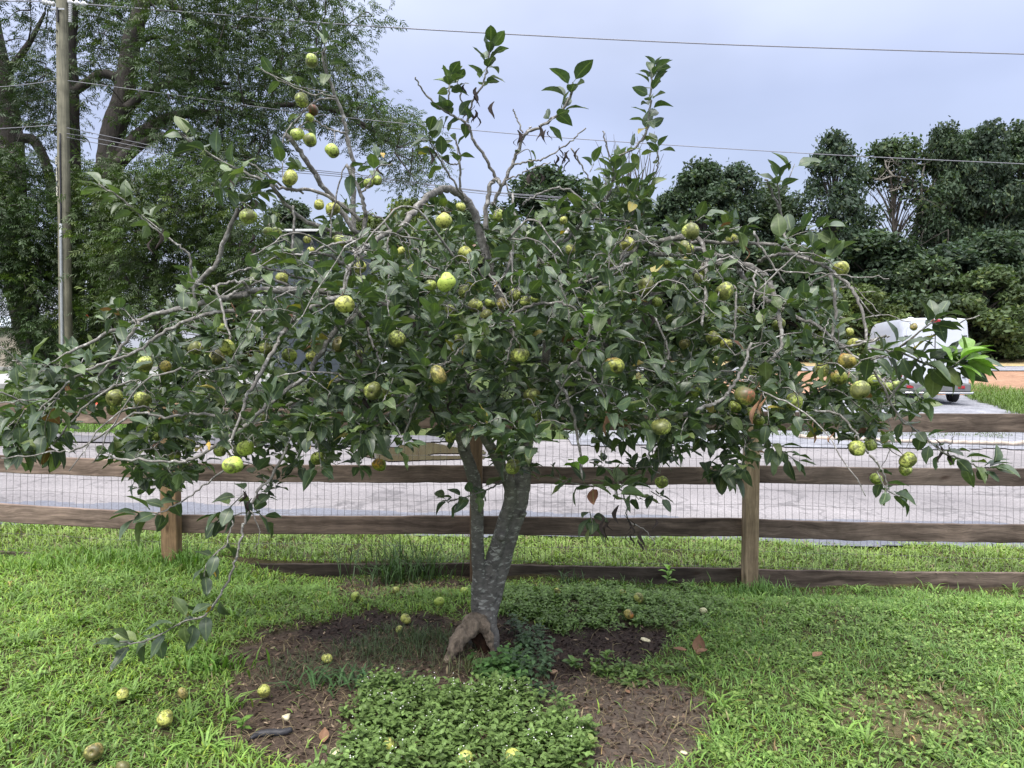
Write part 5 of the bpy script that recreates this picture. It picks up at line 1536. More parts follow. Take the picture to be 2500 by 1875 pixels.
def apple_mesh(look, sq, seed, lump=.07):
    r = np.random.default_rng(seed)
    V, F = lathe(acc_prof, 20)
    V = V.copy()
    V[:, 2] *= sq
    d = unit(V + 1e-6)
    ph = r.uniform(0, 6, 4)
    an = np.arctan2(V[:, 1], V[:, 0])
    V *= (1 + lump * np.sin(an * 2 + ph[0]) * (1 - d[:, 2] ** 2) + lump * .6 * np.sin(an * 3 + ph[1] + V[:, 2] * 2) * (1 - d[:, 2] ** 2) + lump * .5 * np.sin(V[:, 2] * 4 + ph[2] + an))[:, None]
    V[:, 0] += V[:, 2] * r.normal(0, .07)
    base, scab, blush = LOOK[look]
    C = np.tile(np.append(np.array(base), 1 - scab * r.uniform(.8, 1.1)), (len(V), 1))
    C[:, :3] *= r.normal(1, .06)
    if blush is not None:
        ax = unit(np.array([r.normal(0, .4), -1.0, 1.1])) if look != 'k' else unit(np.array([-1, -1, .2]))
        w = ss(.2, .95, V @ ax)[:, None] * (.9 if look != 'b' else .7)
        C[:, :3] = C[:, :3] * (1 - w) + np.array(blush) * w
    return V, F, C
def make_apple(loc, rad, look, label, group, rot, seed, stem=True, cat='apple'):
    e = empty('apple', loc); tag(e, label, cat, group)
    r = np.random.default_rng(seed)
    V, F, C = apple_mesh(look, r.uniform(.82, 1.02) if look != 'elong' else 1.1, seed)
    fl = obj('flesh', mesh_np('flesh', V * rad, F, M_apple, C, True), e)
    if stem:
        q = np.array([[0, 0, .78], [.04, .02, 1.0], [.10 * r.normal(), .1 * r.normal(), 1.42]]) * rad
        Vt, Tt = tube(catmull(q, 3), .0016, 5); obj('stem', mesh_np('stem', Vt, Tt, M_stem), e)
    # calyx: five dried sepals in the eye
    V, T = [], []
    for k in range(5):
        a = k * 2 * math.pi / 5 + r.uniform(-.2, .2)
        d = np.array([math.cos(a), math.sin(a), 0]); s = np.array([-d[1], d[0], 0])
        i = len(V)
        V += [s * .05 + [0, 0, -.765], -s * .05 + np.array([0, 0, -.765]), d * .17 + np.array([0, 0, -.92])]
        T.append((i, i + 1, i + 2))
    obj('calyx', mesh_np('calyx', np.array(V) * rad, np.array(T), M_calyx), e)
    e.rotation_euler = rot
    return e
EYE = {(279, 971): (-75, 10), (910, 954): (-80, -8), (1500, 894): (-60, 5), (2054, 655): (-70, 55), (1742, 825): (-50, -20)}
apos = []; arad = []
for i, (px, py, dp, look, label) in enumerate(APPLES):
    d = float(np.clip(FPX * .072 / dp, 2.95, 3.75))
    if look == 'd': d = min(d + .25, 4.0)
    c = U(px, py, d); rad = dp / FPX * d / 2
    ang = EYE.get((px, py))
    rot = (math.radians(rng.normal(0, 22)), math.radians(rng.normal(0, 22)), rng.uniform(0, 6.28)) if ang is None else (math.radians(ang[0]), math.radians(ang[1]), 0)
    if dp == 44 and px == 1769: rot = (0, math.radians(75), .2)
    make_apple(c, rad, look, label, HA, rot, 100 + i)
    apos.append(c); arad.append(rad)
apos = np.array(apos); arad = np.array(arad)
apx, apy, _ = project(apos); arp = arad / apos[:, 1] * FPX

# ---- spurs: clusters of leaves filling the crown; each one is joined to the nearest wood
ROWS = {
 400: [(1445, 1550, 5)], 450: [(590, 640, 2), (1260, 1320, 3), (1440, 1590, 7)],
 500: [(600, 650, 2), (750, 850, 3), (950, 1000, 2), (1050, 1120, 6), (1190, 1310, 6), (1330, 1450, 6), (1460, 1590, 7)],
 550: [(650, 750, 4), (760, 890, 5), (900, 990, 6), (1000, 1200, 8), (1200, 1400, 8), (1400, 1600, 7), (1610, 1670, 4), (1710, 1810, 5), (1910, 2010, 4)],
 600: [(650, 750, 5), (760, 900, 7), (900, 1400, 9), (1400, 1550, 8), (1550, 1700, 7), (1700, 1810, 6), (1910, 2020, 3)],
 650: [(450, 500, 3), (610, 700, 4), (700, 900, 8), (900, 1500, 9), (1500, 1700, 7), (1700, 1850, 6), (1860, 1940, 2), (1990, 2050, 3)],
 700: [(410, 480, 4), (480, 560, 2), (610, 710, 3), (720, 1500, 9), (1500, 1700, 8), (1700, 1890, 6), (1910, 2040, 3)],
 750: [(250, 300, 3), (330, 480, 3), (480, 640, 4), (640, 800, 6), (800, 1550, 9), (1550, 1700, 8), (1700, 1900, 7), (1900, 2040, 5), (2055, 2105, 2)],
 800: [(260, 320, 2), (340, 480, 5), (480, 640, 6), (640, 800, 7), (800, 1600, 9), (1600, 1900, 8), (1900, 2070, 8), (2085, 2115, 2)],
 850: [(140, 240, 4), (250, 480, 6), (480, 640, 7), (640, 800, 7), (800, 1900, 9), (1900, 2090, 8), (2100, 2190, 4)],
 900: [(30, 150, 8), (150, 300, 7), (300, 480, 8), (480, 650, 5), (650, 800, 7), (800, 1900, 9), (1900, 2190, 8)],
 950: [(30, 230, 7), (250, 480, 7), (480, 650, 6), (650, 850, 7), (850, 1850, 9), (1850, 2190, 8), (2200, 2260, 3)],
 1000: [(10, 140, 7), (160, 240, 3), (340, 480, 7), (480, 700, 7), (700, 900, 7), (900, 1350, 8), (1350, 1500, 7), (1500, 1900, 9), (1900, 2180, 7)],
 1050: [(10, 140, 6), (290, 480, 6), (480, 700, 6), (700, 900, 6), (900, 990, 3), (1010, 1110, 3), (1230, 1330, 5), (1460, 1550, 3), (1560, 1890, 5), (2060, 2190, 4)],
 1100: [(10, 140, 3), (260, 470, 5), (480, 690, 4), (700, 890, 4), (1190, 1290, 5), (1460, 1550, 3), (1570, 1690, 4), (1730, 1930, 2), (2120, 2200, 2)],
 1150: [(330, 450, 4), (640, 690, 2), (1590, 1630, 1), (1710, 1820, 1)]}
spur = []
for y, sp in ROWS.items():
    for x0, x1, dn in sp:
        n = rng.poisson((x1 - x0) / 50.0 * dn * 0.60)
        for _ in range(n):
            px, py = rng.uniform(x0, x1), y + rng.uniform(2, 48)
            hd = 1.22 * math.sqrt(max(.09, 1 - ((px - 1230) / 1290.0) ** 2))
            if py < 560: hd *= .55
            t = rng.uniform(-1, .95) if py < 1000 else rng.uniform(-1, .35)
            spur.append((px, py, 4.08 + hd * t))
spur = np.array(spur)
ptsS = np.array([U(*s) for s in spur])
# every apple hangs from a spur of its own
hang = apos + np.stack([rng.normal(0, .008, len(apos)), rng.uniform(0, .03, len(apos)), arad * 1.25], 1)
targets = np.concatenate([ptsS, hang]); is_leafy = np.concatenate([np.ones(len(ptsS), bool), np.zeros(len(hang), bool)])
d0 = np.array([np.min(np.sum((nodes - t) ** 2, 1)) for t in targets])
tips = {}
for i in np.argsort(d0):
    c = targets[i]
    dd = np.linalg.norm(nodes - c, axis=1) + .25 * np.maximum(0, c[2] - nodes[:, 2] - .1)
    o = nodes[np.argmin(dd)]
    L = np.linalg.norm(c - o)
    mid = (o + c) / 2 + np.array([0, 0, .12 * L]) + rng.normal(0, .07 * L, 3)
    q = catmull(np.stack([o, mid, c]), 4)
    q[1:-1] += rng.normal(0, .0025, (len(q) - 2, 3))
    if L > .012:
        r0 = min(.0022 + .006 * L, .006)
        twig_acc.add(*tube(q - tb, np.linspace(r0, .0017, len(q)), 4, cap=False))
    nodes = np.concatenate([nodes, q[2:]])
    if is_leafy[i]: tips[i] = (q[-1], unit(q[-1] - q[-3]))

# old bare twigs arching out through the leaves
for _ in range(120):
    i = rng.integers(len(ptsS))
    p0 = ptsS[i].copy()
    px_, py_, _f = project(p0)
    if py_ < 520 or py_ > 1010 or p0[1] > 3.9: continue
    sx = 1 if px_ > 1230 else -1
    L = rng.uniform(.18, .55)
    dr = unit(np.array([sx * rng.uniform(.2, 1.0), rng.normal(-.25, .3), rng.uniform(-.5, .55)]))
    p1 = p0 + dr * L * .55 + np.array([0, 0, .05])
    p2 = p0 + dr * L + np.array([sx * .03, 0, -L * rng.uniform(.0, .55)])
    q = catmull(np.stack([p0, p1, p2]), 6)
    q[1:] += rng.normal(0, .004, (len(q) - 1, 3))
    w = rng.uniform(.0028, .0058)
    cc = np.concatenate([q, np.linspace(w, w * .45, len(q))[:, None]], 1)
    twig_acc.add(*tube(q - tb, cc[:, 3], 5, .1))
    for _k in range(rng.integers(1, 4)):
        j = rng.integers(3, len(q) - 2); e_ = q[j] + rng.normal(0, .035, 3)
        twig_acc.add(*tube(np.stack([q[j], e_]) - tb, [.0022, .0014], 4))
    cc[:, 3] *= -1; VIS.append(cc)

# leaf shapes: pointed oval, folded along the midrib, tip curling down, on a short stalk
def leaf_template(W=.56, fold=.35, curl=.35, wave=.05, bite=None, ns=6):
    t = np.linspace(0, 1, ns + 1)
    w = W / 2 * np.sin(np.pi * np.clip(t, 0, 1) ** .82) ** .78
    w[0] = .012; w[-1] = .004
    V, At = [], []
    for i in range(ns + 1):
        z0 = -curl * t[i] ** 2 * .8
        y = .22 + t[i] * (1 - .12 * curl)
        for s in (-1, 0, 1):
            ww = w[i] * abs(s)
            if bite is not None and s * bite[0] > .9 and i in bite[1]: ww *= .42
            z = z0 + abs(s) * w[i] * math.tan(fold) + wave * math.sin(i * 1.9 + s * 2) * abs(s) * .6
            V.append((math.copysign(ww, s) if s else 0, y, z)); At.append(abs(s))
    T = []
    for i in range(ns):
        for j in range(2):
            a = i * 3 + j
            T += [(a, a + 1, a + 4), (a, a + 4, a + 3)]
    k = len(V)
    V += [(-.012, 0, .02), (.012, 0, .02), (.010, .22, 0), (-.010, .22, 0)]; At += [0, 0, 0, 0]
    T += [(k, k + 1, k + 2), (k, k + 2, k + 3)]
    return np.array(V), np.array(T), np.array(At)
LT_ = [leaf_template(.56, .30, .40, .03), leaf_template(.62, .18, .25, .05), leaf_template(.50, .55, .55, .03), leaf_template(.54, .40, .15, .06),
       leaf_template(.58, .25, .75, .04), leaf_template(.58, .30, .35, .05, (1, (3, 4))), leaf_template(.60, .22, .30, .06, (-1, (4, 5))), leaf_template(.46, .75, .45, .02)]
lp, la, ln_, ls, lc, lv, lk = [], [], [], [], [], [], []; KEEP = [0]
UP = np.array([0, 0, 1.0])
BASEC = np.array([0.056, 0.085, 0.046])
def leaf_col(kind=None):
    k = rng.random() if kind is None else kind
    c = BASEC * rng.normal(1, .16)
    if kind == 'new': c = np.array([0.15, 0.27, 0.05]) * rng.normal(1, .1)
    elif kind == 'light': c = np.array([0.105, 0.145, 0.072]) * rng.normal(1, .12)
    elif kind == 'yellow': c = np.array([0.38, 0.25, 0.035]) * rng.normal(1, .1)
    elif kind is None:
        if k < .10: c = np.array([0.085, 0.125, 0.045]) * rng.normal(1, .12)
        elif k < .16: c = np.array([0.115, 0.15, 0.05]) * rng.normal(1, .12)
        elif k < .164: c = np.array([0.26, 0.22, 0.05])
        elif k < .169: c = np.array([0.16, 0.075, 0.045])
    return np.clip(c, .01, .6)
def add_leaf(p, d, L, col, up=None):
    d = unit(np.asarray(d, float))
    nn = UP + rng.normal(0, .38, 3) if up is None else up
    lp.append(p); la.append(d); ln_.append(nn); ls.append(L); lk.append(KEEP[0]); lc.append(col); lv.append(rng.choice(len(LT_), p=[.2, .17, .13, .13, .12, .08, .08, .09]))
def rosette(p, axis, n, L0=.082, kind=None, droop=.25, spread=.07):
    axis = unit(axis)
    ref = np.array([.3, .9, .1]); e1 = unit(np.cross(axis, ref)); e2 = np.cross(axis, e1)
    a0 = rng.uniform(0, 6.28)
    for k in range(n):
        a = a0 + k * 2.4 + rng.normal(0, .25)
        f = k / max(1, n - 1)
        rad = math.cos(a) * e1 + math.sin(a) * e2
        d = rad * (1.0 - .45 * f) + axis * (.35 + .7 * f) + UP * (.15 - droop) + rng.normal(0, .16, 3)
        add_leaf(p - axis * spread * (1 - f), d, L0 * rng.uniform(.60, 1.28) * (1 - .15 * f), leaf_col(kind))
for i, (p, ax_) in tips.items():
    rosette(p, ax_ * .8 + UP * .65, rng.integers(6, 11), .084, droop=-.06)
# leaves along the twigs themselves are added sparsely
# ---- traced leafy shoots: (px polyline, depth, number, length m, kind)
SH_ = [([(802, 191), (793, 118), (800, 98)], 3.9, 7, .085, None), ([(800, 225), (720, 208), (640, 170)], 3.75, 7, .08, None), ([(745, 262), (716, 320)], 3.78, 5, .075, None),
 ([(600, 422), (520, 380), (440, 322)], 3.5, 13, .085, None), ([(640, 440), (560, 430), (535, 455)], 3.6, 5, .08, None),
 ([(395, 565), (340, 520), (285, 476), (245, 455)], 3.45, 18, .082, 'light'), ([(582, 509), (600, 480), (640, 465)], 3.6, 11, .085, None),
 ([(690, 440), (690, 400), (700, 385)], 3.7, 8, .085, None), ([(655, 450), (625, 425)], 3.65, 3, .08, None), ([(850, 410), (885, 430)], 3.7, 4, .08, None),
 ([(884, 470), (905, 440), (925, 385)], 3.68, 7, .075, None),
 ([(1180, 205), (1190, 160), (1200, 108)], 3.7, 13, .075, None), ([(1096, 225), (1098, 185)], 3.7, 9, .07, None), ([(1120, 215), (1116, 198)], 3.75, 4, .055, None),
 ([(1145, 300), (1110, 285), (1090, 270)], 3.7, 8, .078, None), ([(1085, 400), (1062, 360), (1045, 325)], 3.65, 11, .085, None), ([(1120, 400), (1113, 335)], 3.7, 4, .07, None),
 ([(1390, 244), (1398, 200)], 3.7, 4, .10, None), ([(1330, 305), (1361, 281), (1375, 265)], 3.72, 6, .085, None),
 ([(1581, 317), (1587, 260), (1591, 195), (1597, 168)], 3.8, 20, .075, None), ([(1510, 380), (1549, 362), (1578, 320)], 3.88, 6, .08, None),
 ([(1606, 385), (1604, 352)], 3.95, 6, .075, None), ([(1470, 500), (1500, 440), (1505, 400)], 3.9, 12, .09, 'light'),
 ([(1260, 378), (1290, 365), (1300, 400)], 3.8, 3, .06, 'light'), ([(1440, 420), (1450, 400)], 3.8, 3, .075, None),
 ([(1901, 470), (1898, 432)], 3.8, 8, .085, None), ([(1925, 440), (1940, 400)], 3.8, 2, .11, None),
 ([(1890, 600), (1950, 570), (2010, 560)], 3.6, 16, .095, None), ([(1990, 640), (2025, 640), (2030, 600)], 3.5, 8, .085, 'light'), ([(1780, 560), (1830, 550)], 3.6, 6, .085, None),
 ([(1700, 540), (1720, 525)], 3.6, 4, .08, None), ([(2100, 880), (2180, 855), (2270, 790), (2290, 778)], 3.2, 27, .090, None),
 ([(2200, 862), (2290, 895), (2370, 885)], 3.18, 34, .095, None), ([(2330, 890), (2365, 865)], 3.15, 13, .090, 'new'),
 ([(2190, 1013), (2251, 1062), (2300, 1103), (2353, 1123), (2397, 1143), (2430, 1138)], 3.27, 20, .075, None), ([(2140, 1150), (2165, 1195), (2200, 1215)], 3.3, 9, .080, None),
 ([(533, 1460), (496, 1505), (448, 1517), (391, 1550), (346, 1568), (290, 1568)], 3.02, 19, .085, None), ([(550, 1330), (510, 1370), (498, 1400)], 3.12, 6, .07, None),
 ([(439, 1227), (390, 1251), (330, 1262)], 3.22, 9, .085, None), ([(600, 1200), (560, 1240), (530, 1270)], 3.22, 11, .075, None), ([(620, 1240), (650, 1270)], 3.22, 4, .075, None),
 ([(1180, 1200), (1130, 1215), (1085, 1223)], 3.7, 9, .075, None), ([(1160, 1195), (1180, 1190)], 3.9, 3, .09, None),
 ([(1500, 1220), (1510, 1175)], 3.25, 11, .088, 'light'), ([(1480, 1190), (1400, 1180), (1350, 1165)], 3.3, 10, .075, None), ([(1535, 1190), (1560, 1220)], 3.3, 5, .07, None), ([(1440, 1250), (1450, 1290)], 3.3, 7, .065, None),
 ([(1590, 1200), (1615, 1215)], 3.3, 4, .06, None), ([(1720, 1130), (1790, 1165)], 3.4, 10, .075, None), ([(1880, 1080), (1950, 1130)], 3.4, 9, .075, None),
 ([(1160, 835), (1155, 800), (1160, 790)], 3.05, 14, .092, 'light'), ([(1420, 860), (1445, 800), (1450, 790)], 3.05, 9, .075, 'new'), ([(1420, 1160), (1422, 1135)], 3.2, 2, .08, 'new'),
 ([(270, 740), (290, 790)], 3.45, 5, .075, None), ([(455, 715), (500, 720)], 3.5, 6, .09, 'light'), ([(640, 830), (690, 760)], 3.3, 7, .085, None),
 ([(30, 880), (100, 890), (180, 900)], 3.35, 14, .09, None), ([(60, 1000), (30, 1060), (50, 1100)], 3.3, 16, .085, None), ([(150, 950), (110, 1040), (130, 1110)], 3.3, 16, .09, None)]
KEEP[0] = 1
for pts, d, n, L, kind in SH_:
    P = catmull(np.array([U(x, y, d + .04 * math.sin(x * .05 + y * .03)) for x, y in pts]), 8)
    seg = len(P) - 1
    ax_ = unit(np.gradient(P, axis=0))
    twig_acc.add(*tube(P - tb, np.linspace(.0028, .0016, len(P)), 5, cap=False))
    a0 = rng.uniform(0, 6.28)
    n = int(n * 1.25)
    for k in range(n):
        f = (k + .5) / n
        f = 1 - (1 - f) ** 1.15
        j = min(int(f * seg), seg)
        ax = ax_[j]
        e1 = unit(np.cross(ax, np.array([.2, .9, .15]))); e2 = np.cross(ax, e1)
        a = a0 + k * 2.4
        rad = math.cos(a) * e1 + math.sin(a) * e2
        dr = rad * (1 - .5 * f * f) + ax * (.35 + .65 * f * f) + UP * .02 + rng.normal(0, .14, 3)
        add_leaf(P[j], dr, L * 1.16 * rng.uniform(.8, 1.15), leaf_col(kind))
for px, py, d, kd in ((1735, 700, 3.3, 'yellow'), (510, 1075, 3.05, 'yellow'), (745, 1075, 3.05, 'yellow'), (1137, 845, 3.1, 'yellow'), (1380, 562, 3.6, 'yellow'), (930, 370, 3.6, 'yellow'), (1215, 690, 3.4, 'yellow'),
                      (525, 1382, 3.1, 'yellow'), (512, 1470, 3.05, 'yellow'), (1385, 1125, 3.2, 'new')):
    add_leaf(U(px, py, d), rng.normal(0, 1, 3) + np.array([0, -.3, -.6]), .038, leaf_col(kd))
lp = np.array(lp); la = np.array(la); ln_ = np.array(ln_); ls = np.array(ls); lc = np.array(lc); lv = np.array(lv); lk = np.array(lk)
# no leaf lies in front of an apple's face, the fence line, or inside an apple
mid = lp + la * (ls * .75)[:, None]
mx, my, _ = project(mid)
bad = (mid[:, 1] > 5.42) | (ls < .02)
lucky = rng.random(len(lp)); QP = []
for f_ in (.2, .5, .85, 1.15):
    qq = lp + la * (ls * f_)[:, None]; q1, q2, _ = project(qq); QP.append((q1, q2, qq[:, 1]))
# the traced wood stays partly in view
for c_ in VIS:
    bx, by, _ = project(c_[:, :3]); bw = c_[:, 3] / c_[:, 1] * FPX
    thin = bw[0] < 0; bw = np.abs(bw); mg = 4 if thin else 9
    for qx, qy, qd in QP[1:3]:
        for j in range(0, len(c_), 2):
            bad |= (np.abs(qx - bx[j]) < bw[j] + mg) & (np.abs(qy - by[j]) < bw[j] + mg) & (qd < c_[j, 1]) & (lucky > .30) & (lk == 0)
for i in range(len(apos)):
    for qx, qy, qd in QP:
        near = np.hypot(qx - apx[i], qy - apy[i]) < arp[i] * (1.0 if APPLES[i][3] != 'd' else .6) + 3
        bad |= near & (qd < apos[i, 1] + .02) & (lucky > .10)
    bad |= np.linalg.norm(mid - apos[i], axis=1) < arad[i] * .95
ok = ~bad
lp, la, ln_, ls, lc, lv, mid = lp[ok], la[ok], ln_[ok], ls[ok], lc[ok], lv[ok], mid[ok]
mx, my, _ = project(mid)
print('leaves', len(lp), 'spurs', len(spur))
# the 300 leaves that show largest are objects of their own: nearest in a coarse picture grid first
inside = (mx > 10) & (mx < 2490) & (my > 10) & (my < 1860)
cell = (np.floor(mx / 28).astype(int) * 1000 + np.floor(my / 28).astype(int))
order = np.argsort(mid[:, 1])
first, seen = [], set()
for i in order:
    if inside[i] and cell[i] not in seen:
        seen.add(cell[i]); first.append(i)
first = np.array(first)
big = first[np.argsort(-(ls[first] / mid[first, 1]))][:300]
single = np.zeros(len(lp), bool); single[big] = True
facc = Acc()
for v in range(len(LT_)):
    Vt, Tt, At = LT_[v]
    s = np.where((lv == v) & ~single)[0]
    if len(s):
        facc.add(*place(Vt, Tt, lp[s] - tb, la[s], ln_[s], ls[s], lc[s], At))
crown = facc.build('foliage', M_leaf, apple_tree, True); crown['kind'] = 'stuff'
for i in big:
    Vt, Tt, At = LT_[lv[i]]
    V, T, C = place(Vt, Tt, np.zeros((1, 3)), la[i:i + 1], ln_[i:i + 1], ls[i:i + 1], lc[i:i + 1], At)
    obj('leaf', mesh_np('leaf', V, T, M_leaf, C, True), apple_tree, lp[i] - tb)
tw = twig_acc.build('twigs', M_twig, apple_tree, True); tw['kind'] = 'stuff'

# withered black leaves hanging in bunches, and a few rust-brown ones
def wither(px, py, d, n, L=.07, mat=None, name='withered_leaf', spr=18):
    mat = mat or M_wither
    for _ in range(n):
        o = U(px + rng.normal(0, spr), py + rng.normal(0, spr * .6), d + rng.normal(0, .03))
        ll = L * rng.uniform(.6, 1.2); t = np.linspace(0, 1, 6)
        w = ll * .13 * np.sin(np.pi * np.clip(t, .06, .96) ** .8)
        a = rng.uniform(0, 6.28) + t * rng.normal(0, 1.6)
        cx = np.stack([rng.normal(0, .12) * t * ll + .012 * np.sin(t * 5 + a[0]), rng.normal(0, .12) * t * ll, -t * ll], 1)
        s = np.stack([np.cos(a), np.sin(a), 0 * a], 1)
        fd = np.stack([-np.sin(a), np.cos(a), 0 * a], 1)
        V = np.stack([cx - s * w[:, None] + fd * w[:, None] * .7, cx, cx + s * w[:, None] + fd * w[:, None] * .7], 1).reshape(-1, 3)
        T = []
        for i in range(5):
            for j in range(2):
                k = i * 3 + j; T += [(k, k + 1, k + 4), (k, k + 4, k + 3)]
        obj(name, mesh_np(name, V, np.array(T), mat, None, True), apple_tree, o - tb)
for px, py, d, n in ((1160, 225, 3.7, 4), (1152, 265, 3.7, 5), (1044, 362, 3.6, 3), (1334, 310, 3.7, 3), (1272, 325, 3.75, 3), (1375, 375, 3.72, 8), (1310, 410, 3.75, 4), (1272, 415, 3.75, 2), (590, 420, 3.5, 2), (372, 560, 3.4, 3),
                     (960, 395, 3.6, 2), (605, 490, 3.55, 3), (645, 580, 3.5, 3), (1560, 760, 3.3, 4), (1520, 765, 3.3, 4), (1175, 950, 3.2, 4), (1092, 985, 3.2, 5), (1225, 950, 3.2, 3), (895, 840, 3.2, 3), (900, 985, 3.2, 3),
                     (1480, 1265, 3.25, 5), (1535, 1260, 3.25, 5), (1545, 1320, 3.25, 2), (1580, 1285, 3.25, 3), (2310, 1075, 3.25, 3), (640, 1200, 3.25, 3), (840, 650, 3.6, 3), (1020, 780, 3.4, 3), (760, 820, 3.4, 3), (1830, 1040, 3.15, 2)):
    wither(px, py, d, n)
for px, py, d, n, L in ((1862, 965, 3.05, 2, .12), (1480, 1005, 3.1, 1, .09), (575, 742, 3.5, 1, .08), (700, 745, 3.5, 1, .07), (1985, 1035, 3.2, 1, .08), (2030, 1060, 3.2, 1, .06), (510, 1075, 3.1, 1, .05), (515, 780, 3.4, 1, .08), (1850, 935, 3.1, 1, .08), (1825, 600, 3.6, 1, .07)):
    wither(px, py, d, n, L, M_rusty, 'dry_leaf', 5)

# ------------------------------------------------------------------ windfalls on the ground
GA = 'windfall apples on the ground'
WIND = [(868, 1459, 24, 'g', 'windfall on bare brown earth left of the trunk near the fence'), (966, 1440, 20, 'y', 'windfall in the dry grass below the clump of tall grass'),
 (1072, 1478, 26, 'c', 'clean green windfall just left of the trunk in short grass'), (990, 1516, 27, 'y', 'windfall at the near edge of the dark mulch left of the trunk'),
 (975, 1541, 19, 'y', 'small windfall just below another one left of the trunk, in wispy grass'), (1134, 1444, 20, 'c', 'windfall touching the left outline of the trunk, near the fence'),
 (1361, 1446, 17, 'y', 'half sunken windfall in clover right of the trunk'), (1559, 1473, 25, 'y', 'pale windfall in clover between trunk and right post'),
 (1535, 1512, 24, 'o', 'orange-blushed windfall in clover right of the trunk'), (1717, 1500, 19, 'w', 'flat pale windfall in grass in front of the right post'),
 (799, 1615, 26, 'y', 'windfall on the sparse grass halfway to the left'), (645, 1704, 35, 'y', 'yellow windfall with a red tint on bare earth at left'),
 (403, 1764, 41, 'y', 'large windfall with white specks beside it in the grass at lower left'), (446, 1700, 28, 'b', 'dull windfall in grass above the large one at lower left'),
 (301, 1702, 31, 'y', 'windfall half sunk in grass left of the dull one'), (230, 1841, 43, 'b', 'brownish windfall near the lower left corner'),
 (299, 1876, 38, 'b', 'windfall cut by the bottom edge at lower left'), (820, 1851, 30, 'w', 'pale windfall at the left edge of the leafy weed patch'),
 (949, 1833, 31, 'y', 'windfall half hidden inside the leafy weed patch'), (1137, 1867, 39, 'y', 'left windfall of the two at the bottom edge in the weed patch'),
 (1251, 1867, 39, 'y', 'right windfall of the two at the bottom edge in the weed patch'), (951, 1694, 18, 'b', 'small brownish windfall at the back of the leafy weed patch'),
 (519, 1635, 18, 'o2', 'small pinkish windfall sunk in the grass at left'), (1520, 1446, 16, 'y', 'tiny windfall at the back of the clover before the fence')]
wind_xy = []
for i, (px, py, dp, look, label) in enumerate(WIND):
    g = G(px, py + dp * .35)
    d = g[1]; rad = dp / FPX * d / 2
    g[2] = float(yz(g[0], g[1])) + rad * .80 + (.02 if py > 1660 or (px > 1300) else .008)
    make_apple(g, rad, look, label, GA, (rng.uniform(-1.6, 1.6), rng.uniform(-1.6, 1.6), rng.uniform(0, 6.28)), 400 + i, stem=False)
    wind_xy.append((g[0], g[1], rad))
wind_xy = np.array(wind_xy)
# ------------------------------------------------------------------ grass, weeds and litter
M_grass = leafy_mat('grass_blade', 0.5, 0.30, (1.05, 1.05, 1.05), 0.35, tcol=(1.1, 1.2, .45))
M_weed = leafy_mat('weed_leaf', 0.5, 0.25, (1.25, 1.2, 1.2), 0.35, tcol=(1.1, 1.3, .4))
M_litter = leafy_mat('litter', 0.9, 0.0, (1, 1, 1), 0.1)
M_flower = flat_mat('tiny_white_flower', (0.75, 0.75, 0.72), .7, .05)

def region(x, y):
    V = np.stack([x, y, gz(x, y)], -1)
    px, py = wpx(V)
    return px + rng.normal(0, 11, len(x)), py + rng.normal(0, 5, len(x))

def scatter(n, x0, x1, y0, y1):
    return rng.uniform(x0, x1, n), rng.uniform(y0, y1, n)

def lumps(x, y, s=1.0):
    return (np.sin(3.1 * s * x + 1.1 * y * s) * np.sin(2.3 * s * y - 1.7 * s * x + 1) + .6 * np.sin(7.3 * s * x + 2 * s * y) * np.sin(6.1 * s * y + 3) + .4 * np.sin(15 * s * x - 9 * s * y) * np.sin(13 * s * y + 2)) / 1.6

def blades(x, y, z, h, w, lean, az, col, tipcol=1.15, droop=1.0):
    """arching ribbons: 5 points, 3 triangles each"""
    n = len(x)
    P = np.stack([x, y, z - .004], 1)
    d = np.stack([np.cos(az), np.sin(az), 0 * az], 1)
    s = np.stack([-np.sin(az), np.cos(az), 0 * az], 1)
    up = np.array([0, 0, 1.0])
    V = []
    for t, k in ((0, .8), (.55, 1.0), (1.0, 0)):
        c = P + d * (h * lean * t ** 1.6)[:, None] + up * (h * (t - droop * lean * .42 * t ** 2.4))[:, None]
        if k:
            V += [c - s * (w * k * .5)[:, None], c + s * (w * k * .5)[:, None]]
        else:
            V += [c]
    V = np.stack(V, 1).reshape(-1, 3)
    k = np.arange(n) * 5
    T = np.concatenate([np.stack([k, k + 1, k + 3], 1), np.stack([k, k + 3, k + 2], 1), np.stack([k + 2, k + 3, k + 4], 1)])
    f = np.array([.75, .75, 1.0, 1.0, tipcol])
    C = (col[:, None, :] * f[None, :, None]).reshape(-1, 3)
    return V, T, C

def clear_of_windfalls(x, y, k=1.0):
    m = np.ones(len(x), bool)
    for wx_, wy_, r_ in wind_xy:
        m &= ~((np.abs(x - wx_) < r_ * .9 * k) & (y < wy_ + r_ * .5) & (y > wy_ - r_ * 1.9)) | (rng.random(len(x)) < .10)
    return m

GREEN_L = np.array([0.235, 0.385, 0.075]); GREEN_R = np.array([0.185, 0.325, 0.078]); DEEP = np.array([0.085, 0.165, 0.046]); STRAWC = np.array([0.32, 0.26, 0.15])
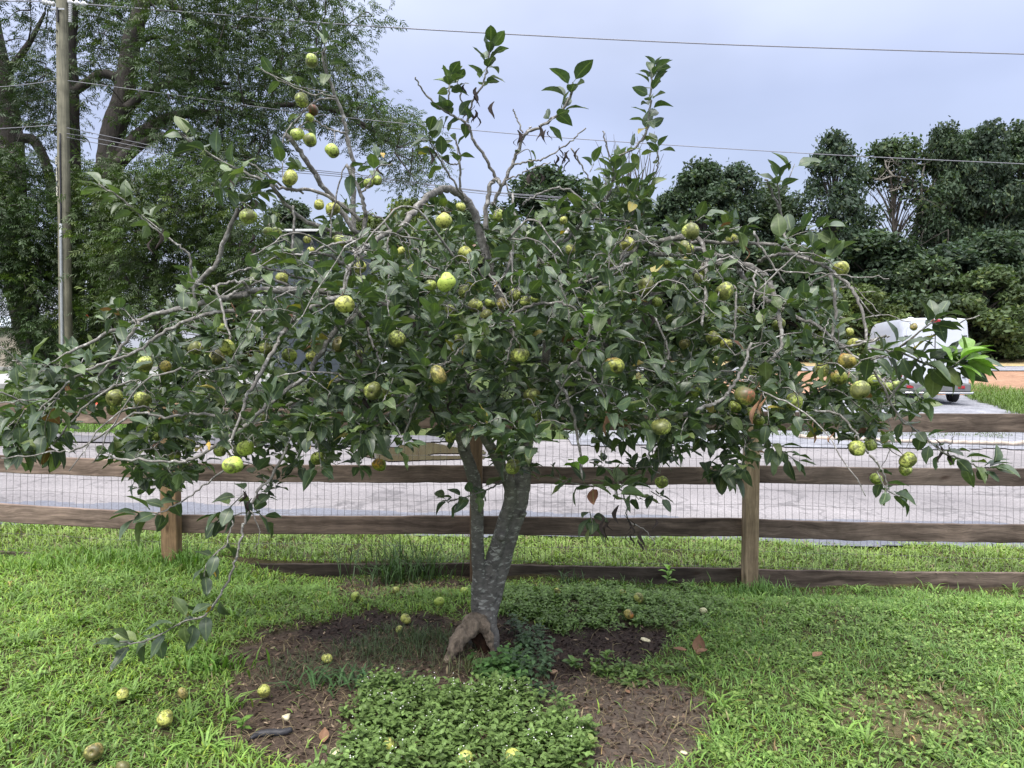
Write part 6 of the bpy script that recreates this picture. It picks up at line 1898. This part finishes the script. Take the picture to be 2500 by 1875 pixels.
# main lawn
gacc = Acc()
n = 395000
x, y = scatter(n, -5.8, 5.8, 1.7, 5.62)
px, py = region(x, y)
vis = (px > -1150) & (px < 3650)
bare = in_poly(px, py, BARE); strip = in_poly(px, py, STRIP); dry = in_poly(px, py, DRY); weed = in_poly(px, py, WEED); clov = in_poly(px, py, CLOVER)
sparse = in_poly(px, py, SPARSE) & bare
mul = in_poly(px, py, MULCHY) | in_poly(px, py, MULCHY2)
dens = np.full(n, .62)
dens[px > 1300] = .58
dens += .26 * lumps(x, y)
dens[bare] = .010; dens[sparse] = .32; dens[mul & ~sparse] = .004
dens[strip] = .10; dens[dry] = .20; dens[weed] = .03; dens[clov] = .10
keep = vis & (rng.random(n) < dens) & clear_of_windfalls(x, y)
x, y, px, py, bare, dry, sparse, strip, clov = [a[keep] for a in (x, y, px, py, bare, dry, sparse, strip, clov)]
n = len(x)
lm = lumps(x, y, 1.3)
h = rng.uniform(.026, .070, n) * (1 + .35 * lm)
fence_near = ss(4.95, 5.45, y)
h *= 1 + .6 * fence_near * (px < 560) - .35 * fence_near * (px > 600)
w = rng.uniform(.0038, .0085, n) * np.where(px < 1300, 1.05, .85)
thin = rng.random(n) < .3
w[thin] *= .5
h[sparse] *= 1.0; w[sparse] *= .45
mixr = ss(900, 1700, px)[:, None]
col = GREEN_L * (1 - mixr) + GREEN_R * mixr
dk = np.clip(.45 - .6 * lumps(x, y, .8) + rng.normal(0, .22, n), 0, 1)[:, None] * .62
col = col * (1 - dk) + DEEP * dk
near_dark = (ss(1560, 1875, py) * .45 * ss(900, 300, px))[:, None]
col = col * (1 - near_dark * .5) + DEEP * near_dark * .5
col *= rng.normal(1, .16, (n, 1)).clip(.5, 1.6)
st = rng.random(n) < (.035 + .35 * dry + .45 * strip + .30 * (bare & ~sparse))
col[st] = STRAWC * rng.uniform(.5, 1.2, (st.sum(), 1))
yg = rng.random(n) < .15
col[yg] *= np.array([1.35, 1.12, .8])
col[sparse] = np.array([0.085, 0.12, 0.055]) * rng.uniform(.6, 1.4, (sparse.sum(), 1))
lean = rng.uniform(.45, 1.5, n)
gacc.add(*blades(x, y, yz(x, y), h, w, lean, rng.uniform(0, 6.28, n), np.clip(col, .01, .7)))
# broad low grass tufts with wide arching blades
nt2 = 520
tx, ty = scatter(nt2, -5, 5, 2.2, 5.5)
px, py = region(tx, ty)
okb = ~(in_poly(px, py, BARE) | in_poly(px, py, WEED) | in_poly(px, py, CLOVER) | in_poly(px, py, STRIP)) & (px > -900) & (px < 3300) & (rng.random(nt2) < np.where(px < 900, 1.0, .45))
tx, ty = tx[okb], ty[okb]
k = 11
x = np.repeat(tx, k) + rng.normal(0, .012, len(tx) * k); y = np.repeat(ty, k) + rng.normal(0, .012, len(tx) * k)
n = len(x); tone = np.repeat(rng.normal(1, .18, len(tx)), k)[:, None]
m = clear_of_windfalls(x, y); x, y, tone = x[m], y[m], tone[m]; n = len(x)
col = (GREEN_L * .55 + DEEP * .45) * tone * rng.normal(1, .12, (n, 1))
gacc.add(*blades(x, y, yz(x, y), rng.uniform(.07, .13, n), rng.uniform(.007, .012, n), rng.uniform(.7, 1.4, n), rng.uniform(0, 6.28, n), np.clip(col, .01, .6), droop=1.15))
# tall fence side clumps
def clump(px0, py0, r, n, hh, col, wd=.007, lean=(.3, 1.0)):
    g = G(px0, py0)
    x = g[0] + rng.normal(0, r, n); y = g[1] + rng.normal(0, r * .5, n)
    c = np.tile(np.array(col), (n, 1)) * rng.normal(1, .2, (n, 1)).clip(.4, 1.6)
    gacc.add(*blades(x, y, yz(x, y), rng.uniform(.5, 1.15, n) * hh, np.full(n, wd) * rng.uniform(.7, 1.3, n), rng.uniform(*lean, n), rng.uniform(0, 6.28, n), np.clip(c, .01, .6), droop=1.1))
clump(1000, 1382, .17, 230, .30, (0.060, 0.115, 0.040))
clump(960, 1392, .10, 60, .26, (0.075, 0.14, 0.045))
clump(330, 1372, .22, 260, .17, (0.11, 0.21, 0.04)); clump(150, 1385, .25, 260, .15, (0.12, 0.22, 0.04)); clump(560, 1390, .22, 160, .11, (0.11, 0.2, 0.04)); clump(700, 1420, .18, 90, .08, (0.10, 0.19, 0.04))
clump(450, 1378, .10, 120, .20, (0.10, 0.2, 0.04))
clump(1860, 1418, .13, 150, .14, (0.10, 0.2, 0.045)); clump(1770, 1420, .15, 110, .11, (0.10, 0.2, 0.045)); clump(2080, 1452, .35, 220, .10, (0.12, 0.22, 0.045)); clump(2360, 1462, .35, 200, .12, (0.13, 0.23, 0.045))
clump(1545, 1400, .10, 40, .12, (0.09, 0.16, 0.05)); clump(1390, 1395, .08, 50, .13, (0.07, 0.13, 0.05))
clump(520, 1640, .10, 90, .13, (0.13, 0.25, 0.045), .010); clump(880, 1670, .08, 40, .11, (0.06, 0.13, 0.05), .011, (.6, 1.3)); clump(780, 1680, .09, 40, .12, (0.07, 0.14, 0.05), .010, (.6, 1.3))
clump(1050, 1560, .14, 420, .09, (0.075, 0.115, 0.05), .0035); clump(960, 1590, .16, 420, .08, (0.07, 0.11, 0.05), .0035); clump(1150, 1640, .10, 90, .12, (0.11, 0.13, 0.055), .004)
grass = gacc.build('grass', M_grass); tag(grass, kind='stuff')
# verge beyond the fence and around the lots
vacc = Acc()
n = 60000
x, y = scatter(n, -6.5, 6.5, 5.6, 6.62)
edge = ROAD_NEAR + .03 + .5 * wob1(x)
kp = (y < edge + rng.normal(0, .05, n)) & (rng.random(n) < .62 + .3 * lumps(x, y, 1.7))
x, y = x[kp], y[kp]; n = len(x)
col = (np.array([0.26, 0.37, 0.085]) * (1 - (c_ := np.clip(.4 - .6 * lumps(x, y), 0, 1)[:, None] * .6)) + DEEP * c_) * rng.normal(1, .18, (n, 1)).clip(.5, 1.5)
st = rng.random(n) < .06; col[st] = STRAWC * rng.uniform(.6, 1.1, (st.sum(), 1))
vacc.add(*blades(x, y, yz(x, y), rng.uniform(.035, .085, n), rng.uniform(.005, .011, n), rng.uniform(.5, 1.4, n), rng.uniform(0, 6.28, n), np.clip(col, .01, .6)))
# tufted grass beside the gravel lot (right) and the strip beyond the side road (left)
def px_grass(poly, n, hh, wd, col, x0, x1, y0, y1):
    x, y = scatter(n, x0, x1, y0, y1)
    px, py, _ = project(np.stack([x, y, gz(x, y)], 1))
    kp = in_poly(px + 8 * np.sin(3 * x), py + 3 * np.sin(5 * x + y), poly)
    x, y = x[kp], y[kp]; n = len(x)
    c = np.array(col) * rng.normal(1, .22, (n, 1)).clip(.4, 1.6)
    vacc.add(*blades(x, y, gz(x, y) + .02, rng.uniform(.4, 1.1, n) * hh, np.full(n, wd), rng.uniform(.3, 1.1, n), rng.uniform(0, 6.28, n), np.clip(c, .01, .6)))
px_grass([(2335, 950), (2400, 945), (2620, 985), (2620, 1024), (2500, 1016), (2440, 1000), (2365, 972)], 34000, .36, .016, (0.115, 0.185, 0.04), 12, 24, 17, 32)
px_grass([(-300, 1030), (500, 1030), (560, 1050), (540, 1062), (-300, 1062)], 34000, .12, .012, (0.12, 0.22, 0.035), -17, 0, 13, 19)
px_grass([(1350, 1056), (2600, 1060), (2600, 1070), (1350, 1066)], 9000, .05, .01, (0.10, 0.15, 0.05), 1, 10, 13, 16)
px_grass([(-300, 960), (760, 960), (640, 1000), (-300, 1000)], 22000, .2, .02, (0.10, 0.15, 0.04), -26, -2, 19, 28)
px_grass([(2330, 861), (2620, 855), (2620, 878), (2330, 878)], 14000, .8, .07, (0.06, 0.09, 0.035), 30, 60, 54, 72)
vg = vacc.build('verge_grass', M_grass); tag(vg, kind='stuff')

# broad leaved weeds
def leaflet_template(W=.55):
    t = np.array([0, .3, .65, 1])
    w = W / 2 * np.sin(np.pi * np.clip(t, .03, 1) ** .8) ** .8
    V = []
    for i in range(4):
        z = .10 * math.sin(t[i] * 2.6) - .16 * t[i] ** 2
        V += [(-w[i], t[i], z + w[i] * .35), (0, t[i], z), (w[i], t[i], z + w[i] * .35)]
    T = []
    for i in range(3):
        for j in range(2):
            a = i * 3 + j; T += [(a, a + 1, a + 4), (a, a + 4, a + 3)]
    return np.array(V), np.array(T)
LW, LWt = leaflet_template(.58)
ROUND, ROUNDt = leaflet_template(.95)
def weeds(name, poly, n, size, hgt, col, tmpl=(LW, LWt), nleaf=7, x0=-2, x1=3, y0=2.2, y1=5.6, flowers=0, up=.35, label=None, prob=1.0):
    x, y = scatter(n, x0, x1, y0, y1)
    px, py = region(x, y)
    kp = in_poly(px, py, poly) & (rng.random(n) < np.clip(prob - .1 + .45 * lumps(x, y, 2.6), 0, 1)) & clear_of_windfalls(x, y, 1.05)
    x, y = x[kp], y[kp]; n = len(x)
    H = rng.uniform(.35, 1.1, n) * hgt
    P, A, S, C = [], [], [], []
    tone = rng.normal(1, .16, n)
    for k in range(nleaf):
        lev = k // 2 / max(1, (nleaf - 1) // 2)
        az = (k % 2) * math.pi + (k // 2) * 1.57 + rng.uniform(0, 6.28, n) * 0 + x * 50
        hh = H * (.35 + .65 * lev)
        P.append(np.stack([x + .01 * np.sin(k + x * 30), y + .01 * np.cos(k + y * 30), yz(x, y) + hh], 1))
        A.append(np.stack([np.cos(az), np.sin(az), up * (.4 + lev) + rng.normal(0, .2, n)], 1))
        S.append(size * rng.uniform(.65, 1.25, n) * (1.1 - .45 * lev))
        C.append(np.array(col) * (tone * (.78 + .34 * lev) * rng.normal(1, .1, n))[:, None])
    P, A, S, C = np.concatenate(P), np.concatenate(A), np.concatenate(S), np.clip(np.concatenate(C), .01, .6)
    acc = Acc()
    acc.add(*place(tmpl[0], tmpl[1], P, A, np.tile([0, 0, 1.0], (len(P), 1)) + rng.normal(0, .15, (len(P), 3)), S, C))
    az = rng.uniform(0, 6.28, n)
    acc.add(*blades(x, y, yz(x, y), H * 1.02, np.full(n, .003), np.full(n, .06), az, np.tile(np.array(col) * .8, (n, 1))))
    if flowers:
        q = rng.random(n) < flowers
        fp = np.stack([x[q], y[q], yz(x[q], y[q]) + H[q] + .012], 1)
        fp = np.concatenate([fp + rng.normal(0, .008, fp.shape) for _ in range(3)])
        acc2 = Acc(); acc2.add(*quads_at(fp, np.tile([0, 0, 1.0], (len(fp), 1)) + rng.normal(0, .4, (len(fp), 3)), np.full(len(fp), .0065), np.ones((len(fp), 3)), 1.0))
        f = acc2.build('white_flowers', M_flower); tag(f, kind='stuff')
    o = acc.build(name, M_weed); tag(o, kind='stuff')
weeds('weeds', WEED, 5600, .037, .095, (0.135, 0.210, 0.062), nleaf=8, flowers=.12, x0=-1, x1=.8, y0=2.4, y1=4.3, prob=.85)
weeds('clover', CLOVER, 6500, .034, .055, (0.140, 0.225, 0.062), nleaf=5, x0=-.2, x1=2, y0=4, y1=5.6, prob=.8)
weeds('undergrowth', STRAGGLE, 700, .042, .05, (0.115, 0.185, 0.05), nleaf=6, x0=.2, x1=1.5, y0=3.6, y1=4.5, prob=.8)
LAWNW = [(-300, 1400), (2800, 1440), (2900, 1900), (1730, 1900), (1740, 1690), (1660, 1560), (1230, 1500), (800, 1490), (560, 1590), (560, 1900), (-400, 1900)]
weeds('lawn_weeds', LAWNW, 9000, .026, .045, (0.18, 0.285, 0.072), nleaf=5, x0=-4.2, x1=4.2, y0=2.5, y1=5.5, prob=.55)
RIGHTW = [(1750, 1430), (2700, 1460), (2800, 1900), (1760, 1900), (1720, 1560)]
weeds('ground_cover', RIGHTW, 6500, .026, .040, (0.19, 0.28, 0.075), tmpl=(ROUND, ROUNDt), nleaf=4, x0=.8, x1=4.2, y0=2.6, y1=5.4, prob=.45)
VERG = [(-300, 1330), (2700, 1380), (2700, 1470), (-300, 1395)]
VINE = [(1135, 1630), (1180, 1605), (1235, 1585), (1280, 1575), (1290, 1640), (1240, 1690), (1165, 1680), (1130, 1660)]
weeds('ivy', VINE, 620, .046, .085, (0.085, 0.175, 0.050), tmpl=(ROUND, ROUNDt), nleaf=5, x0=-.6, x1=.4, y0=3.4, y1=4.3, prob=.7, up=.15)
COMP = [(1240, 1500), (1300, 1510), (1345, 1600), (1345, 1700), (1230, 1720), (1250, 1600)]
weeds('creeper', COMP, 300, .045, .13, (0.068, 0.120, 0.055), nleaf=7, x0=-.2, x1=.5, y0=3.4, y1=4.4, prob=.6, up=.2)
SEED = [(565, 1745), (615, 1745), (615, 1790), (565, 1790)]

# one-off little plants
def plantlet(name, px, py, label, n, L, col, h, tmpl=(LW, LWt)):
    g = G(px, py); g[2] = float(yz(g[0], g[1]))
    e = empty(name, g); tag(e, label, 'plant')
    sa = Acc(); Vs, Ts = tube(catmull(np.array([[0, 0, -.01], [.004, 0, h * .5], [.012, 0, h]]), 4), .0022, 5); 
    obj('stem', mesh_np('stem', Vs, Ts, M_weed, np.tile(np.array(col) * .8, (len(Vs), 1))), e)
    for k in range(n):
        a = k * 2.4 + rng.uniform(-.3, .3); f = k / n
        V, T, C = place(tmpl[0], tmpl[1], np.array([[0.012 * f, 0, h * (.35 + .65 * f)]]), np.array([[math.cos(a), math.sin(a), .25 + .4 * f]]), np.array([[0, 0, 1.0]]), np.array([L * rng.uniform(.75, 1.15)]), np.array([np.array(col) * rng.uniform(.85, 1.2)]))
        obj('leaf', mesh_np('leaf', V, T, M_weed, C, True), e)
plantlet('seedling', 588, 1790, 'small bright seedling with broad leaves on bare earth at lower left', 6, .055, (0.14, 0.26, 0.05), .07)
plantlet('seedling', 1630, 1405, 'tall pale green seedling growing against the bottom rail left of the right post', 8, .07, (0.20, 0.36, 0.06), .17)
plantlet('seedling', 1395, 1625, 'low seedling with long leaves on the dark mulch right of the trunk', 7, .06, (0.11, 0.19, 0.055), .04)
plantlet('seedling', 1478, 1612, 'upright seedling on the mulch between trunk and the brown dead leaf', 6, .05, (0.13, 0.22, 0.05), .06)
plantlet('seedling', 1440, 1855, 'seedling with a reddish pale leaf at the bottom edge right of the weed patch', 7, .045, (0.17, 0.22, 0.07), .05)

# litter on the bare earth: chips, flakes and straws
lacc = Acc()
n = 26000
x, y = scatter(n, -2.2, 1.9, 2.3, 5.4)
px, py = region(x, y)
kp = (in_poly(px, py, BARE) | in_poly(px, py, STRIP)) & (rng.random(n) < .85)
x, y, px, py = x[kp], y[kp], px[kp], py[kp]; n = len(x)
mul = in_poly(px, py, MULCHY) | in_poly(px, py, MULCHY2)
base = np.where(mul[:, None], np.array([0.040, 0.028, 0.024]), np.array([0.092, 0.066, 0.049])) * rng.uniform(.3, 1.8, (n, 1))
lt = rng.random(n) < .05
base[lt] = np.array([0.30, 0.23, 0.16]) * rng.uniform(.6, 1.2, (lt.sum(), 1))
lacc.add(*quads_at(np.stack([x, y, yz(x, y) + rng.uniform(.001, .010, n)], 1), np.tile([0, 0, 1.0], (n, 1)) + rng.normal(0, .55, (n, 3)), rng.uniform(.006, .020, n), base, 2.0))
n = 7000
x, y = scatter(n, -2.2, 1.9, 2.3, 5.4)
px, py = region(x, y)
kp = (in_poly(px, py, BARE) | in_poly(px, py, STRIP)) & (rng.random(n) < np.where(in_poly(px, py, MULCHY) | in_poly(px, py, MULCHY2), .25, .9))
x, y = x[kp], y[kp]; n = len(x)
col = STRAWC * rng.uniform(.3, .95, (n, 1))
lacc.add(*blades(x, y, yz(x, y) + .004, rng.uniform(.03, .08, n), rng.uniform(.0015, .0028, n), rng.uniform(1.4, 2.2, n), rng.uniform(0, 6.28, n), col, droop=1.0))
lt_ = lacc.build('mulch_litter', M_litter); tag(lt_, kind='stuff')

# small single things on the earth
M_flesh = flat_mat('pale_apple_flesh', (0.66, 0.60, 0.40), .6, .1, 40)
def scrap(name, px, py, dpx, label, cat, mat, flat=.55, seed=1):
    g = G(px, py); r = dpx / FPX * g[1] / 2
    g[2] = float(yz(g[0], g[1])) + r * flat * .75
    R = np.random.default_rng(seed)
    V, F = lathe([(0, -flat), (.7, -flat * .8), (1, -.1), (.9, flat * .35), (.45, flat * .6), (0, flat * .5)], 12)
    V = V * (1 + .22 * np.sin(V[:, :1] * 3 + seed) + .15 * np.sin(V[:, 1:2] * 4 + seed * 2)) * r
    V += R.normal(0, .06 * r, V.shape)
    o = obj(name, mesh_np(name, V, F, mat, None, True)); o.location = g; o.rotation_euler = (R.normal(0, .25), R.normal(0, .25), R.uniform(0, 6))
    tag(o, label, cat)
scrap('apple_piece', 698, 1760, 21, 'white chunk of apple on the bare earth above the black strip', 'apple piece', M_flesh, .8, 3)
scrap('apple_piece', 1577, 1565, 22, 'flat pale yellow apple piece on the dark mulch right of the trunk', 'apple piece', M_flesh, .35, 4)
scrap('apple_piece', 1671, 1841, 17, 'pale apple piece at the lower right rim of the bare earth', 'apple piece', M_flesh, .6, 5)
scrap('apple_piece', 1909, 1565, 12, 'tiny pale apple piece in the grass at right', 'apple piece', M_flesh, .6, 6)
M_chip = flat_mat('tan_wood_chip', (0.30, 0.20, 0.13), .85, .2, 30)
scrap('wood_chip', 1339, 1619, 17, 'flat tan wood chip on the mulch right of the ivy', 'wood chip', M_chip, .3, 7)
scrap('wood_chip', 1351, 1643, 24, 'larger tan wood chip just below the flat one', 'wood chip', M_chip, .5, 8)
M_pebble = flat_mat('white_fungus', (0.70, 0.70, 0.68), .7, .05, 30)
scrap('mushroom', 415, 1743, 12, 'small white mushroom cap touching the large windfall at lower left', 'mushroom', M_pebble, .7, 9)
scrap('mushroom', 402, 1735, 9, 'tiny white mushroom left of the small white cap at lower left', 'mushroom', M_pebble, .7, 10)
# black strip of edging
q = [G(612, 1808), G(630, 1798), G(655, 1796), G(685, 1798), G(705, 1795), G(712, 1790)]
q = catmull(np.array([[a[0], a[1], float(yz(a[0], a[1])) + .012] for a in q]), 5)
V, T = tube(q, np.interp(np.linspace(0, 1, len(q)), [0, .15, .5, .85, 1], [.006, .014, .016, .013, .004]), 8, .08)
tag(obj('edging_strip', mesh_np('edging_strip', V, T, M_dark, None, True)), 'short black strip of buried plastic edging showing on the bare earth at lower left', 'edging')
# dead leaves on the grass
def dead_leaf(px, py, L, label, up, az, lift=.01):
    g = G(px, py); g[2] = float(yz(g[0], g[1])) + lift
    t = np.linspace(0, 1, 8); w = L * .34 * np.sin(np.pi * np.clip(t, .04, .97) ** .85)
    d = np.array([math.cos(az) * math.cos(up), math.sin(az) * math.cos(up), math.sin(up)]); s = np.array([-math.sin(az), math.cos(az), 0.0]); nn = np.cross(d, s)
    V = []
    for ti, wi in zip(t, w):
        for k in (-1, -.5, 0, .5, 1):
            V.append(g + d * L * ti + s * wi * k + nn * (.5 * wi * abs(k) ** 1.5 - .12 * L * math.sin(ti * 3)))
    T = []
    for i in range(7):
        for j in range(4):
            a = i * 5 + j; T += [(a, a + 1, a + 6), (a, a + 6, a + 5)]
    tag(obj('dead_leaf', mesh_np('dead_leaf', np.array(V), np.array(T), M_rusty, None, True)), label, 'dead leaf', 'dead leaves lying on the ground')
dead_leaf(1705, 1604, .10, 'upright curled dark brown dead leaf in the grass right of the bare earth', 1.25, 1.2, .0)
dead_leaf(1676, 1612, .07, 'pale brown dead leaf lying against the upright curled one', .15, 3.0, .045)
dead_leaf(1702, 1616, .065, 'crumpled brown dead leaf lying in front of the upright curled one', .1, .4, .045)
dead_leaf(790, 1818, .06, 'folded tan dead leaf at the left edge of the leafy weed patch', .7, 1.7)
dead_leaf(1985, 1622, .07, 'small dark dead leaf sunk in the grass at right', .2, .5, .04)
dead_leaf(1538, 1696, .035, 'tiny yellow-brown dead leaf on the bare earth right of centre', .2, 2.2)

#print('TRIS', sum(sum(len(p.vertices) - 2 for p in m.polygons) if len(m.polygons) < 2000 else len(m.polygons) for m in bpy.data.meshes))
